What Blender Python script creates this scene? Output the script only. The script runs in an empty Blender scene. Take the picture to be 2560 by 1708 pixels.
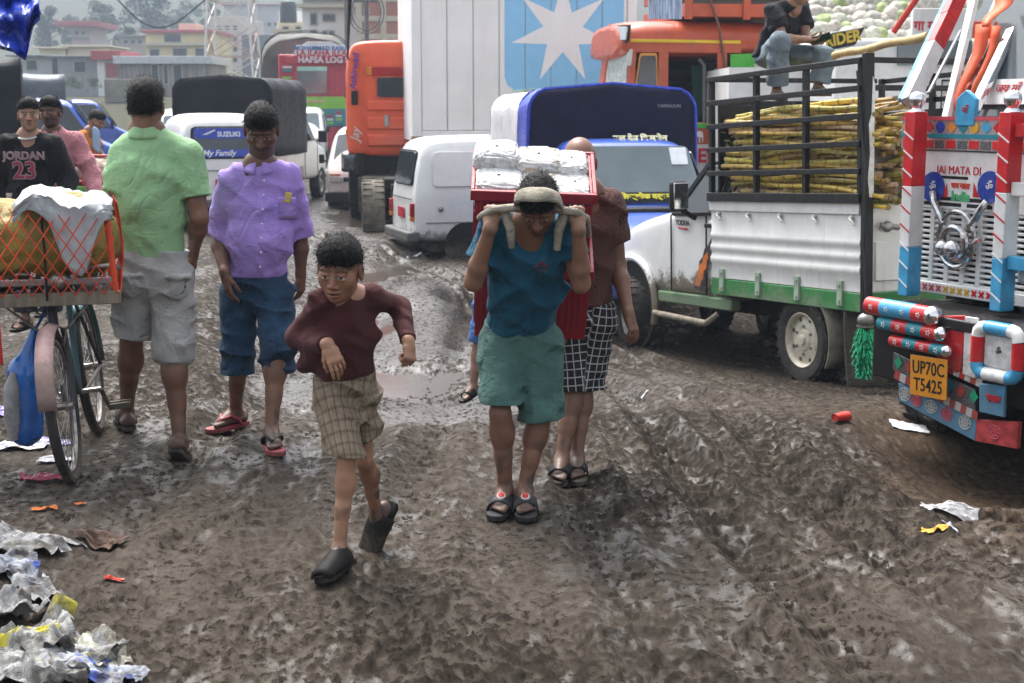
import bpy, bmesh, math, random
import numpy as np
from mathutils import Vector, Matrix

# ------------------------------------------------------------------ camera, world, sun, exposure
SC = bpy.context.scene
COL = SC.collection
F_PX, CX, CY, HOR, CAM_H = 3600.0, 1280.0, 854.0, 270.0, 1.68
PITCH = math.atan((CY - HOR) / F_PX)
cam_d = bpy.data.cameras.new("camera"); cam = bpy.data.objects.new("camera", cam_d); COL.objects.link(cam)
cam_d.sensor_width = 36.0; cam_d.lens = 36.0 * F_PX / 2560.0; cam_d.clip_end = 3000; cam_d.clip_start = 0.05
cam.location = (0, 0, CAM_H); cam.rotation_euler = (math.pi / 2 - PITCH, 0, 0)
cam_d.dof.use_dof = True; cam_d.dof.focus_distance = 6.2; cam_d.dof.aperture_fstop = 7.0
SC.camera = cam
SUN_EL, SUN_AZ = math.radians(60), math.radians(-25)     # azimuth clockwise from +Y
W = bpy.data.worlds.new("World"); SC.world = W; W.use_nodes = True
_n = W.node_tree.nodes; _l = W.node_tree.links
_bg = _n["Background"]; _sky = _n.new("ShaderNodeTexSky"); _sky.sky_type = 'NISHITA'; _sky.sun_disc = False
_sky.sun_elevation = SUN_EL; _sky.sun_rotation = SUN_AZ; _sky.air_density = 1.0; _sky.dust_density = 6.0; _sky.ozone_density = 1.0
_hs = _n.new("ShaderNodeHueSaturation"); _hs.inputs['Saturation'].default_value = 0.32
_l.new(_sky.outputs[0], _hs.inputs['Color']); _l.new(_hs.outputs[0], _bg.inputs[0]); _bg.inputs[1].default_value = 0.13
sun_d = bpy.data.lights.new("sun", 'SUN'); sun = bpy.data.objects.new("sun", sun_d); COL.objects.link(sun)
sun_d.energy = 1.5; sun_d.angle = math.radians(25); sun_d.color = (1.0, 0.97, 0.93)
_sd = Vector((math.sin(SUN_AZ) * math.cos(SUN_EL), math.cos(SUN_AZ) * math.cos(SUN_EL), math.sin(SUN_EL)))
sun.rotation_euler = _sd.to_track_quat('Z', 'Y').to_euler(); sun.location = _sd * 50
SC.view_settings.view_transform = 'Standard'; SC.view_settings.look = 'None'
SC.view_settings.exposure = 1.75; SC.view_settings.gamma = 1.0; SC.view_settings.use_curve_mapping = False
SC.cycles.use_denoising = True
SC.cycles.max_bounces = 6; SC.cycles.diffuse_bounces = 3; SC.cycles.glossy_bounces = 3; SC.cycles.transmission_bounces = 5
SC.cycles.transparent_max_bounces = 8; SC.cycles.volume_bounces = 0; SC.cycles.caustics_reflective = False; SC.cycles.caustics_refractive = False

def at(px, py, Y):
    """world point seen at photo pixel (px,py) at world depth Y"""
    dx = (px - CX) / F_PX; dy = (CY - py) / F_PX
    c, s = math.cos(PITCH), math.sin(PITCH)
    d = Vector((dx, c + dy * s, -s + dy * c))
    t = Y / d.y
    return Vector((d.x * t, Y, CAM_H + d.z * t))

def atd(x, y, Y): return at(x * 1.08936, y * 1.08936, Y)      # same, from the 2350-wide view
# ------------------------------------------------------------------ noise
_rs = np.random.RandomState(7)
_PERM = _rs.permutation(512).astype(np.int64); _PERM = np.concatenate([_PERM, _PERM, _PERM])
_GR = _rs.normal(size=(512, 3)); _GR /= np.linalg.norm(_GR, axis=1)[:, None]
def pn(x, y, z=0.0):
    """gradient noise, about -0.7..0.7"""
    x = np.asarray(x, dtype=np.float64); y = np.asarray(y, dtype=np.float64); z = np.asarray(z, dtype=np.float64)
    x, y, z = np.broadcast_arrays(x, y, z)
    xi = np.floor(x).astype(np.int64); yi = np.floor(y).astype(np.int64); zi = np.floor(z).astype(np.int64)
    xf = x - xi; yf = y - yi; zf = z - zi
    u = xf**3 * (xf * (xf * 6 - 15) + 10); v = yf**3 * (yf * (yf * 6 - 15) + 10); w = zf**3 * (zf * (zf * 6 - 15) + 10)
    def g(i, j, k):
        h = _PERM[(_PERM[(_PERM[(xi + i) & 511] + yi + j) & 511] + zi + k) & 511]
        G = _GR[h]
        return G[..., 0] * (xf - i) + G[..., 1] * (yf - j) + G[..., 2] * (zf - k)
    def L(a, b, t): return a + (b - a) * t
    r0 = L(L(g(0,0,0), g(1,0,0), u), L(g(0,1,0), g(1,1,0), u), v)
    if np.all(z == 0): return r0
    r1 = L(L(g(0,0,1), g(1,0,1), u), L(g(0,1,1), g(1,1,1), u), v)
    return L(r0, r1, w)
def sstep(a, b, x):
    t = np.clip((np.asarray(x, dtype=np.float64) - a) / (b - a), 0, 1); return t * t * (3 - 2 * t)

# ------------------------------------------------------------------ terrain height
PUDDLES = [(-0.72, 9.9, 0.62, .95), (-1.45, 13.4, 0.5, 1.5), (-1.75, 18.0, .8, 2.0), (2.12, 6.12, 0.26, 0.10), (-2.6, 26.0, 1.0, 4.0)]
def base_h(x, y):
    x = np.asarray(x, dtype=np.float64); y = np.asarray(y, dtype=np.float64)
    z = -0.53 * sstep(6.4, 13.2, y) * (0.30 + 0.70 * sstep(-3.6, 0.2, x))
    z = z + 0.36 * sstep(27, 46, y) * (0.3 + 0.7 * sstep(-3.6, .2, x))
    z = z + 0.07 * sstep(-0.9, -2.0, x) * sstep(12, 8, y)
    z = z - 0.05 * sstep(-0.9, 0.1, x) * sstep(8.5, 6.5, y) * sstep(4.6, 5.8, y)
    # hollow under the painted truck, with a rim of pushed-up mud
    r = np.sqrt(((x - 3.0) / 1.15) ** 2 + ((y - 6.9) / 1.25) ** 2)
    z = z - 0.20 * sstep(1.35, 0.5, r) + 0.022 * np.exp(-((r - 1.30) / 0.16) ** 2) * sstep(9.5, 8.0, y)
    # bank up to the shacks and the far hillside
    z = z + 2.5 * sstep(70, 100, y) + np.maximum(y - 105, 0) * 0.055 + np.maximum(y - 260, 0) * 0.10
    return z
def ground_h(x, y, fine=True, full=False):
    x = np.asarray(x, dtype=np.float64); y = np.asarray(y, dtype=np.float64)
    z = base_h(x, y)
    near = sstep(60, 14, y)
    clod = np.zeros_like(z)
    if fine:
        wx = x + 0.10 * pn(x * 3, y * 3 + 9); wy = y + 0.14 * pn(x * 3 + 40, y * 3)
        rough = 0.16 + 0.84 * sstep(-0.16, 0.26, pn(x * 0.6 + 3, y * 0.4) + .25 * pn(x * 2.1, y * 1.2, 5.5))   # smooth lanes and churned parts
        rough = rough + 0.12 * sstep(0.9, 1.8, x) * sstep(5.6, 7.0, y)
        fade = sstep(34, 10, y)
        z = z + near * (0.025 * pn(x * 0.9, y * 0.8) + .010 * pn(x * 2.6, y * 2.2, 8.8))
        c1 = np.maximum(pn(wx * 11, wy * 6.5, 3.1) - .04, 0); c2 = np.maximum(pn(wx * 24, wy * 15, 7.7) - .06, 0); c3 = np.maximum(pn(wx * 46, wy * 30, 1.7) - .08, 0)
        z = z + near * rough * (0.020 * c1 + .034 * c2 + .055 * c3 * fade)
        clod = rough * (sstep(.04, .16, c1) * .5 + sstep(.05, .13, c2) * .9 + sstep(.05, .14, c3) * .8)
        for (x0, k, amp, wd) in ((.80, .055, .050, .10), (1.30, .06, .046, .10), (-1.55, -.012, .030, .11), (-.42, .0, .026, .11), (.30, .03, .03, .10), (1.75, .075, .035, .09), (-1.0, .01, .02, .1)):
            cx_ = x0 + k * (8.0 - y) ** 2 * np.sign(8.0 - y) * .35 + .06 * pn(y * .8, x0)
            d = (x - cx_) / wd
            tread = 1 + 0.35 * np.sin(y * 46 + np.abs(d) * 5)
            z = z + near * amp * (-np.exp(-d * d) * tread + 0.75 * np.exp(-((np.abs(d) - 1.55) / .5) ** 2)) * sstep(3.5, 4.6, y) * sstep(30, 15, y) * (0.3 + sstep(-.3, .3, pn(x * .7 + 11, y * .5)))
        rs = np.random.RandomState(5)
        for _ in range(60):
            fx, fy = rs.uniform(-2.2, 1.6), rs.uniform(4.2, 9.5); a = rs.uniform(-.5, .5)
            u = (x - fx) * math.cos(a) + (y - fy) * math.sin(a); v = -(x - fx) * math.sin(a) + (y - fy) * math.cos(a)
            q = (u / .05) ** 2 + (v / .13) ** 2
            z = z + np.where(q < 6, -0.022 * np.exp(-q * q * .8) + 0.012 * np.exp(-((q - 1.7) / .6) ** 2), 0)
    wetw = np.zeros_like(z)
    for (px_, py_, rx, ry) in PUDDLES:
        q = np.sqrt(((x - px_) / rx) ** 2 + ((y - py_) / ry) ** 2) + 0.45 * pn(x * 2.1 + px_, y * 1.4)
        w = sstep(2.3, 1.5, q); wetw = np.maximum(wetw, w)
        z = z * (1 - w) + w * (float(base_h(px_, py_)) - 0.035 + 0.07 * sstep(.4, 1.1, q) + (z - base_h(x, y)) * 0.85)
    return (z, clod, wetw) if full else z
def gz(x, y): return float(ground_h(x, y, False))

# ------------------------------------------------------------------ materials
_MC = {}
def _nd(nt, t, **kw):
    n = nt.nodes.new(t)
    for k, v in kw.items(): setattr(n, k, v)
    return n
def mixc(nt, fac, a, b, blend='MIX'):
    m = _nd(nt, "ShaderNodeMix", data_type='RGBA', blend_type=blend)
    for sock, v in ((m.inputs[0], fac), (m.inputs[6], a), (m.inputs[7], b)):
        if hasattr(v, 'links'): nt.links.new(v, sock)
        elif isinstance(v, (int, float)): sock.default_value = v
        else: sock.default_value = (*v, 1) if len(v) == 3 else v
    return m.outputs[2]
def math_(nt, op, a, b=None, c=None, clamp=False):
    m = _nd(nt, "ShaderNodeMath", operation=op, use_clamp=clamp)
    for i, v in enumerate((a, b, c)):
        if v is None: continue
        if hasattr(v, 'links'): nt.links.new(v, m.inputs[i])
        else: m.inputs[i].default_value = v
    return m.outputs[0]
def maprange(nt, v, a, b, c=0., d=1.):
    m = _nd(nt, "ShaderNodeMapRange", interpolation_type='SMOOTHSTEP')
    nt.links.new(v, m.inputs[0])
    for i, q in enumerate((a, b, c, d)): m.inputs[i + 1].default_value = q
    return m.outputs[0]
def noise(nt, vec, scale, detail=3., rough=.55, dist=0.):
    n = _nd(nt, "ShaderNodeTexNoise"); n.inputs['Scale'].default_value = scale; n.inputs['Detail'].default_value = detail
    n.inputs['Roughness'].default_value = rough; n.inputs['Distortion'].default_value = dist
    if vec is not None: nt.links.new(vec, n.inputs['Vector'])
    return n.outputs[0]
def mapping(nt, vec, sc=(1, 1, 1), loc=(0, 0, 0)):
    m = _nd(nt, "ShaderNodeMapping"); nt.links.new(vec, m.inputs[0]); m.inputs[1].default_value = loc; m.inputs[3].default_value = sc
    return m.outputs[0]
MUD = (.125, .100, .072)
def mk(name, col, rough=.5, metal=0., var=.12, vs=5., mud=None, bump=0., bs=40., coat=0., attr=None, trans=0., streak=0., sheen=0., emis=0., dirtcol=MUD, spec=.34, stretch=(1,1,1)):
    if name in _MC: return _MC[name]
    m = bpy.data.materials.new(name); m.use_nodes = True; nt = m.node_tree; b = nt.nodes["Principled BSDF"]
    tc = _nd(nt, "ShaderNodeTexCoord").outputs['Object']
    if attr:
        a = _nd(nt, "ShaderNodeAttribute", attribute_name=attr); c = a.outputs['Color']
    else:
        rgb = _nd(nt, "ShaderNodeRGB"); rgb.outputs[0].default_value = (*col, 1); c = rgb.outputs[0]
    if var:
        f = maprange(nt, noise(nt, mapping(nt, tc, stretch), vs, 5, .6), .3, .7, 1 - var, 1 + var * .6)
        g = _nd(nt, "ShaderNodeCombineColor"); [nt.links.new(f, g.inputs[i]) for i in range(3)]
        c = mixc(nt, 1., c, g.outputs[0], 'MULTIPLY')
    r = rough
    if streak:
        s = noise(nt, mapping(nt, tc, (9, 9, .7)), 2.2, 5, .7)
        c = mixc(nt, maprange(nt, s, .52, .75, 0, streak), c, tuple(q * .9 + .02 for q in dirtcol))
    if mud:
        zlo, zhi, k = mud
        sep = _nd(nt, "ShaderNodeSeparateXYZ"); nt.links.new(tc, sep.inputs[0])
        h = maprange(nt, sep.outputs[2], zhi, zlo, 0, 1)
        nn = noise(nt, tc, 5.5, 6, .68); n2 = noise(nt, tc, 38, 3, .7)
        s = math_(nt, 'ADD', math_(nt, 'MULTIPLY', h, 1.1), math_(nt, 'MULTIPLY', math_(nt, 'SUBTRACT', nn, .5), 1.5))
        s = math_(nt, 'ADD', s, math_(nt, 'MULTIPLY', math_(nt, 'SUBTRACT', n2, .5), .8))
        f = math_(nt, 'MULTIPLY', maprange(nt, s, .42, .8), math_(nt, 'MULTIPLY', maprange(nt, h, 0.02, .3), k), clamp=True)
        c = mixc(nt, f, c, dirtcol)
        rr = _nd(nt, "ShaderNodeMix"); nt.links.new(f, rr.inputs[0]); rr.inputs[2].default_value = rough; rr.inputs[3].default_value = .75; r = rr.outputs[0]
    nt.links.new(c, b.inputs['Base Color'])
    if hasattr(r, 'links'): nt.links.new(r, b.inputs['Roughness'])
    else:
        rv = maprange(nt, noise(nt, tc, vs * 3, 4), .3, .7, max(rough - .08, .03), min(rough + .1, 1)); nt.links.new(rv, b.inputs['Roughness'])
    b.inputs['Metallic'].default_value = metal; b.inputs['Specular IOR Level'].default_value = spec
    if coat: b.inputs['Coat Weight'].default_value = coat; b.inputs['Coat Roughness'].default_value = .12
    if trans: b.inputs['Transmission Weight'].default_value = trans
    if sheen: b.inputs['Sheen Weight'].default_value = sheen; b.inputs['Sheen Roughness'].default_value = .6
    if emis: nt.links.new(c, b.inputs['Emission Color']); b.inputs['Emission Strength'].default_value = emis
    if bump:
        bp = _nd(nt, "ShaderNodeBump"); bp.inputs['Strength'].default_value = bump; bp.inputs['Distance'].default_value = .01
        nt.links.new(noise(nt, mapping(nt, tc, stretch), bs, 4, .6), bp.inputs['Height']); nt.links.new(bp.outputs[0], b.inputs['Normal'])
    _MC[name] = m; return m

# ------------------------------------------------------------------ mesh builder
def _basis(d):
    d = Vector(d).normalized(); a = Vector((0, 0, 1)) if abs(d.z) < .9 else Vector((1, 0, 0))
    u = d.cross(a).normalized(); return u, d.cross(u).normalized()
class MB:
    def __init__(s): s.v = []; s.f = []; s.m = []
    def add(s, v, f, m=0):
        o = len(s.v); s.v += [tuple(q) for q in v]; s.f += [tuple(i + o for i in q) for q in f]; s.m += [m] * len(f); return s
    def box(s, x0, x1, y0, y1, z0, z1, m=0, M=None):
        v = [(x, y, z) for z in (z0, z1) for y in (y0, y1) for x in (x0, x1)]
        if M is not None: v = [tuple(M @ Vector(q)) for q in v]
        return s.add(v, [(0, 2, 3, 1), (4, 5, 7, 6), (0, 1, 5, 4), (2, 6, 7, 3), (0, 4, 6, 2), (1, 3, 7, 5)], m)
    def bar(s, a, b, w, h=None, m=0, up=(0, 0, 1)):
        """box beam from a to b, width w (sideways), height h (along up)"""
        a, b = Vector(a), Vector(b); h = h or w; d = (b - a).normalized(); u = d.cross(Vector(up))
        if u.length < 1e-4: u = d.cross(Vector((1, 0, 0)))
        u.normalize(); n = u.cross(d)
        v = [p + u * i * w / 2 + n * j * h / 2 for p in (a, b) for j in (-1, 1) for i in (-1, 1)]
        return s.add(v, [(0, 2, 3, 1), (4, 5, 7, 6), (0, 1, 5, 4), (2, 6, 7, 3), (0, 4, 6, 2), (1, 3, 7, 5)], m)
    def tube(s, path, r, n=8, m=0, caps=True):
        P = [Vector(p) for p in path]; k = len(P); rr = r if isinstance(r, (list, tuple)) else [r] * k
        rings = []; u = None
        for i in range(k):
            d = (P[min(i + 1, k - 1)] - P[max(i - 1, 0)]).normalized()
            if u is None: u, w = _basis(d)
            else:
                u = (u - d * u.dot(d)); u.normalize(); w = d.cross(u)
            rings.append([P[i] + (u * math.cos(2 * math.pi * j / n) + w * math.sin(2 * math.pi * j / n)) * rr[i] for j in range(n)])
        return s.loft(rings, m, caps=caps)
    def loft(s, rings, m=0, caps=True, closed=True):
        n = len(rings[0]); v = [p for r in rings for p in r]; f = []
        for i in range(len(rings) - 1):
            for j in range(n if closed else n - 1):
                a = i * n + j; b = i * n + (j + 1) % n
                f.append((a, b, b + n, a + n))
        if caps and closed: f += [tuple(range(n - 1, -1, -1)), tuple(range((len(rings) - 1) * n, len(rings) * n))]
        return s.add(v, f, m)
    def lathe(s, prof, n=20, M=None, m=0):
        """profile [(r, z)] about +Z, moved by M"""
        M = M or Matrix()
        rings = [[M @ Vector((r * math.cos(2 * math.pi * j / n), r * math.sin(2 * math.pi * j / n), z)) for j in range(n)] for r, z in prof]
        return s.loft(rings, m, caps=False)
    def ell(s, c, r, nu=14, nv=9, m=0, M=None):
        c = Vector(c); r = (r, r, r) if isinstance(r, (int, float)) else r
        R = []
        for i in range(nv):
            t = math.pi * (i + .02) / (nv - 1 + .04); R.append([(r[0] * math.sin(t) * math.cos(2 * math.pi * j / nu), r[1] * math.sin(t) * math.sin(2 * math.pi * j / nu), -r[2] * math.cos(t)) for j in range(nu)])
        if M is not None: R = [[M @ Vector(q) for q in ring] for ring in R]
        return s.loft([[Vector(q) + c for q in ring] for ring in R], m)
    def prism(s, poly, a, b, axis='x', m=0):
        """2-D outline extruded along an axis from a to b; outline coords are the other two axes in order"""
        def P(u, v, t): return {'x': (t, u, v), 'y': (u, t, v), 'z': (u, v, t)}[axis]
        n = len(poly); v = [P(u, w, a) for u, w in poly] + [P(u, w, b) for u, w in poly]
        f = [tuple(range(n)), tuple(range(2 * n - 1, n - 1, -1))] + [(i, i + n, (i + 1) % n + n, (i + 1) % n) for i in range(n)]
        return s.add(v, f, m)
    def grid(s, P, m=0):
        """P[i][j] points"""
        k = len(P[0]); v = [p for r in P for p in r]
        return s.add(v, [(i * k + j, i * k + j + 1, (i + 1) * k + j + 1, (i + 1) * k + j) for i in range(len(P) - 1) for j in range(k - 1)], m)
    def mesh(s, name, mats, smooth=40):
        me = bpy.data.meshes.new(name); me.from_pydata([tuple(q) for q in s.v], [], s.f)
        mats = mats if isinstance(mats, (list, tuple)) else [mats]
        for q in mats: me.materials.append(q)
        if len(mats) > 1: me.polygons.foreach_set("material_index", s.m)
        bm = bmesh.new(); bm.from_mesh(me); bmesh.ops.recalc_face_normals(bm, faces=bm.faces); bm.to_mesh(me); bm.free()
        if smooth:
            me.polygons.foreach_set("use_smooth", [True] * len(me.polygons)); me.set_sharp_from_angle(angle=math.radians(smooth))
        me.update(); return me
    def build(s, name, mats, parent=None, bevel=0., smooth=40, sub=0, solid=0., loc=None):
        o = bpy.data.objects.new(name, s.mesh(name, mats, smooth)); COL.objects.link(o)
        if parent is not None: o.parent = parent
        if loc is not None: o.location = loc
        if solid: q = o.modifiers.new("solid", 'SOLIDIFY'); q.thickness = solid; q.offset = 0
        if sub: q = o.modifiers.new("sub", 'SUBSURF'); q.levels = sub; q.render_levels = sub
        if bevel: q = o.modifiers.new("bevel", 'BEVEL'); q.width = bevel; q.segments = 2; q.limit_method = 'ANGLE'; q.angle_limit = math.radians(45)
        return o
def tag(o, label=None, cat=None, group=None, kind=None):
    if label: o["label"] = label
    if cat: o["category"] = cat
    if group: o["group"] = group
    if kind: o["kind"] = kind
    return o
ROOTM = {}
def empty(name, loc=(0, 0, 0), yaw=0., tilt=0., roll=0., parent=None):
    """local +X right, +Y forward; yaw about Z, tilt = nose-down about X"""
    o = bpy.data.objects.new(name, None); COL.objects.link(o); o.empty_display_size = .1
    M = Matrix.Translation(Vector(loc)) @ Matrix.Rotation(yaw, 4, 'Z') @ Matrix.Rotation(-tilt, 4, 'X') @ Matrix.Rotation(roll, 4, 'Y')
    o.matrix_local = M; ROOTM[o.name] = M
    if parent is not None: o.parent = parent
    return o
def copy_tree(o, parent=None):
    c = o.copy(); COL.objects.link(c)
    if parent is not None: c.parent = parent
    for ch in list(o.children): copy_tree(ch, c)
    return c
_FONTS = {}
def font(name):
    if name is None: return None
    if name not in _FONTS:
        import os
        p = os.path.join(bpy.utils.resource_path('LOCAL'), "datafiles", "fonts", name)
        try: _FONTS[name] = bpy.data.fonts.load(p)
        except Exception: _FONTS[name] = None
    return _FONTS[name]
def text(name, body, size, M, material, parent, depth=.002, sx=1., shear=0., bold=0., fnt=None, align='CENTER', spacing=1.):
    """flat lettering in local XY of matrix M, turned into a mesh"""
    cu = bpy.data.curves.new(name, 'FONT'); cu.body = body; cu.size = size; cu.align_x = align; cu.align_y = 'CENTER'
    cu.extrude = depth; cu.shear = shear; cu.offset = bold; cu.space_character = spacing; cu.resolution_u = 3
    f = font(fnt)
    if f: cu.font = f
    t = bpy.data.objects.new(name, cu); COL.objects.link(t)
    dg = bpy.context.evaluated_depsgraph_get(); me = bpy.data.meshes.new_from_object(t.evaluated_get(dg))
    bpy.data.objects.remove(t); bpy.data.curves.remove(cu)
    S = Matrix.Diagonal((sx, 1, 1, 1)); me.transform(M @ S); me.materials.clear(); me.materials.append(material)
    o = bpy.data.objects.new(name, me); COL.objects.link(o); o.parent = parent
    return o
def frame(o, x, y):
    """matrix whose local X,Y are the given vectors and origin o (for lettering)"""
    x = Vector(x).normalized(); y = Vector(y); y = (y - x * x.dot(y)).normalized(); z = x.cross(y)
    return Matrix(((x.x, y.x, z.x, o[0]), (x.y, y.y, z.y, o[1]), (x.z, y.z, z.z, o[2]), (0, 0, 0, 1)))
# ------------------------------------------------------------------ ground
def mud_material():
    m = bpy.data.materials.new("wet_mud"); m.use_nodes = True; nt = m.node_tree; b = nt.nodes["Principled BSDF"]
    tc = _nd(nt, "ShaderNodeTexCoord").outputs['Object']
    at_ = _nd(nt, "ShaderNodeAttribute", attribute_name="Col")
    d = noise(nt, mapping(nt, tc, (1, .55, 1)), 30, 5, .68, .2)
    e = noise(nt, mapping(nt, tc, (1, .5, 1)), 1.7, 2)
    sp = math_(nt, 'MULTIPLY', maprange(nt, d, .53, .60), maprange(nt, e, .36, .56, .35, 1.))
    g = _nd(nt, "ShaderNodeCombineColor"); f = maprange(nt, d, .30, .50, 1.25, .85); [nt.links.new(f, g.inputs[i]) for i in range(3)]
    c = mixc(nt, 1., at_.outputs['Color'], g.outputs[0], 'MULTIPLY'); nt.links.new(mixc(nt, math_(nt, 'MULTIPLY', sp, .8), c, (.012, .010, .008)), b.inputs['Base Color'])
    r = math_(nt, 'ADD', at_.outputs['Alpha'], math_(nt, 'MULTIPLY', sp, .45), clamp=True); nt.links.new(r, b.inputs['Roughness'])
    nt.links.new(maprange(nt, r, .2, .62, .42, .03), b.inputs['Specular IOR Level'])
    bp = _nd(nt, "ShaderNodeBump"); bp.inputs['Strength'].default_value = .7; bp.inputs['Distance'].default_value = .015
    nt.links.new(d, bp.inputs['Height']); nt.links.new(bp.outputs[0], b.inputs['Normal'])
    return m
def build_ground():
    fine = np.radians(np.linspace(-25, 25, 540)); side = np.radians(np.linspace(25, 180, 34))[1:]
    ang = np.concatenate([-side[::-1], fine, side])
    r = np.concatenate([np.linspace(.2, 3.3, 8)[:-1], 3.3 * (42 / 3.3) ** np.linspace(0, 1, 640), 42 * (1600 / 42) ** np.linspace(0, 1, 60)[1:]])
    A, R = np.meshgrid(ang, r); X = R * np.sin(A); Y = R * np.cos(A)
    Z, clod, wetw = ground_h(X, np.maximum(Y, 0) + 0 * X, full=True)
    a = sstep(-.3, .3, pn(X * 1.3, Y * .8, 4.4))[..., None]; ex = (sstep(1.55, 2.3, X + .35 * pn(X * 2, Y * 2)) * sstep(5.1, 6.0, Y) * sstep(9.2, 8.2, Y))[..., None]
    c = np.array((.064, .052, .041)) * a + np.array((.043, .0345, .027)) * (1 - a)
    c = c * (1 - ex * .6) + np.array((.078, .050, .030)) * ex * .65
    k = np.clip(clod, 0, 1)[..., None] * .70; c = c * (1 - k) + np.array((.014, .0115, .009)) * k
    hill = sstep(45, 75, Y)[..., None]; c = c * (1 - hill) + np.array((.075, .075, .045)) * hill
    streak = sstep(-.02, .30, .5 * pn(X * 1.5, Y * .7, 2.2) + .6 * pn(X * 8, Y * 3.2, 6.1) + .6 * pn(X * 26, Y * 9, 9.1) - .05)
    rough = .56 - .28 * streak - .25 * wetw + .12 * ex[..., 0] + .34 * np.clip(clod, 0, 1)
    rough = np.where(Y > 45, .9, np.clip(rough, .13, .9))
    VC = np.concatenate([c, rough[..., None]], -1).reshape(-1, 4)
    nr, na = X.shape; idx = np.arange(nr * na).reshape(nr, na)
    q = np.stack([idx[:-1, :-1], idx[:-1, 1:], idx[1:, 1:], idx[1:, :-1]], -1).reshape(-1, 4)[:, ::-1]
    me = bpy.data.meshes.new("ground"); V = np.stack([X, Y, Z], -1).reshape(-1, 3)
    me.vertices.add(len(V)); me.vertices.foreach_set("co", V.ravel().astype(np.float32))
    me.loops.add(q.size); me.loops.foreach_set("vertex_index", q.ravel().astype(np.int32))
    me.polygons.add(len(q)); me.polygons.foreach_set("loop_start", np.arange(0, q.size, 4, dtype=np.int32)); me.polygons.foreach_set("loop_total", np.full(len(q), 4, np.int32))
    me.update(calc_edges=True); me.polygons.foreach_set("use_smooth", np.ones(len(q), bool)); me.materials.append(mud_material())
    ca = me.color_attributes.new("Col", 'FLOAT_COLOR', 'POINT'); ca.data.foreach_set("color", VC.ravel().astype(np.float32))
    o = bpy.data.objects.new("ground", me); COL.objects.link(o); tag(o, "churned wet brown mud of the market road and truck yard", kind="structure")
build_ground()
water_m = bpy.data.materials.new("muddy_water"); water_m.use_nodes = True
_b = water_m.node_tree.nodes["Principled BSDF"]; _b.inputs['Base Color'].default_value = (.05, .042, .033, 1); _b.inputs['Roughness'].default_value = .16
_tc = _nd(water_m.node_tree, "ShaderNodeTexCoord").outputs['Object']; _bp = _nd(water_m.node_tree, "ShaderNodeBump"); _bp.inputs['Strength'].default_value = .10; _bp.inputs['Distance'].default_value = .02
water_m.node_tree.links.new(noise(water_m.node_tree, mapping(water_m.node_tree, _tc, (1, .5, 1)), 9, 3), _bp.inputs['Height']); water_m.node_tree.links.new(_bp.outputs[0], _b.inputs['Normal'])
for (x, y, rx, ry) in PUDDLES:
    mb = MB(); n = 40; z = float(base_h(x, y)) - .012
    ring = [(x + 1.12 * rx * math.cos(2 * math.pi * j / n), y + 1.12 * ry * math.sin(2 * math.pi * j / n), z) for j in range(n)]
    mb.add(ring, [tuple(range(n))]); tag(mb.build("puddle_water", water_m, smooth=0), "shallow muddy rain puddle in the road", kind="structure")
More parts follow.
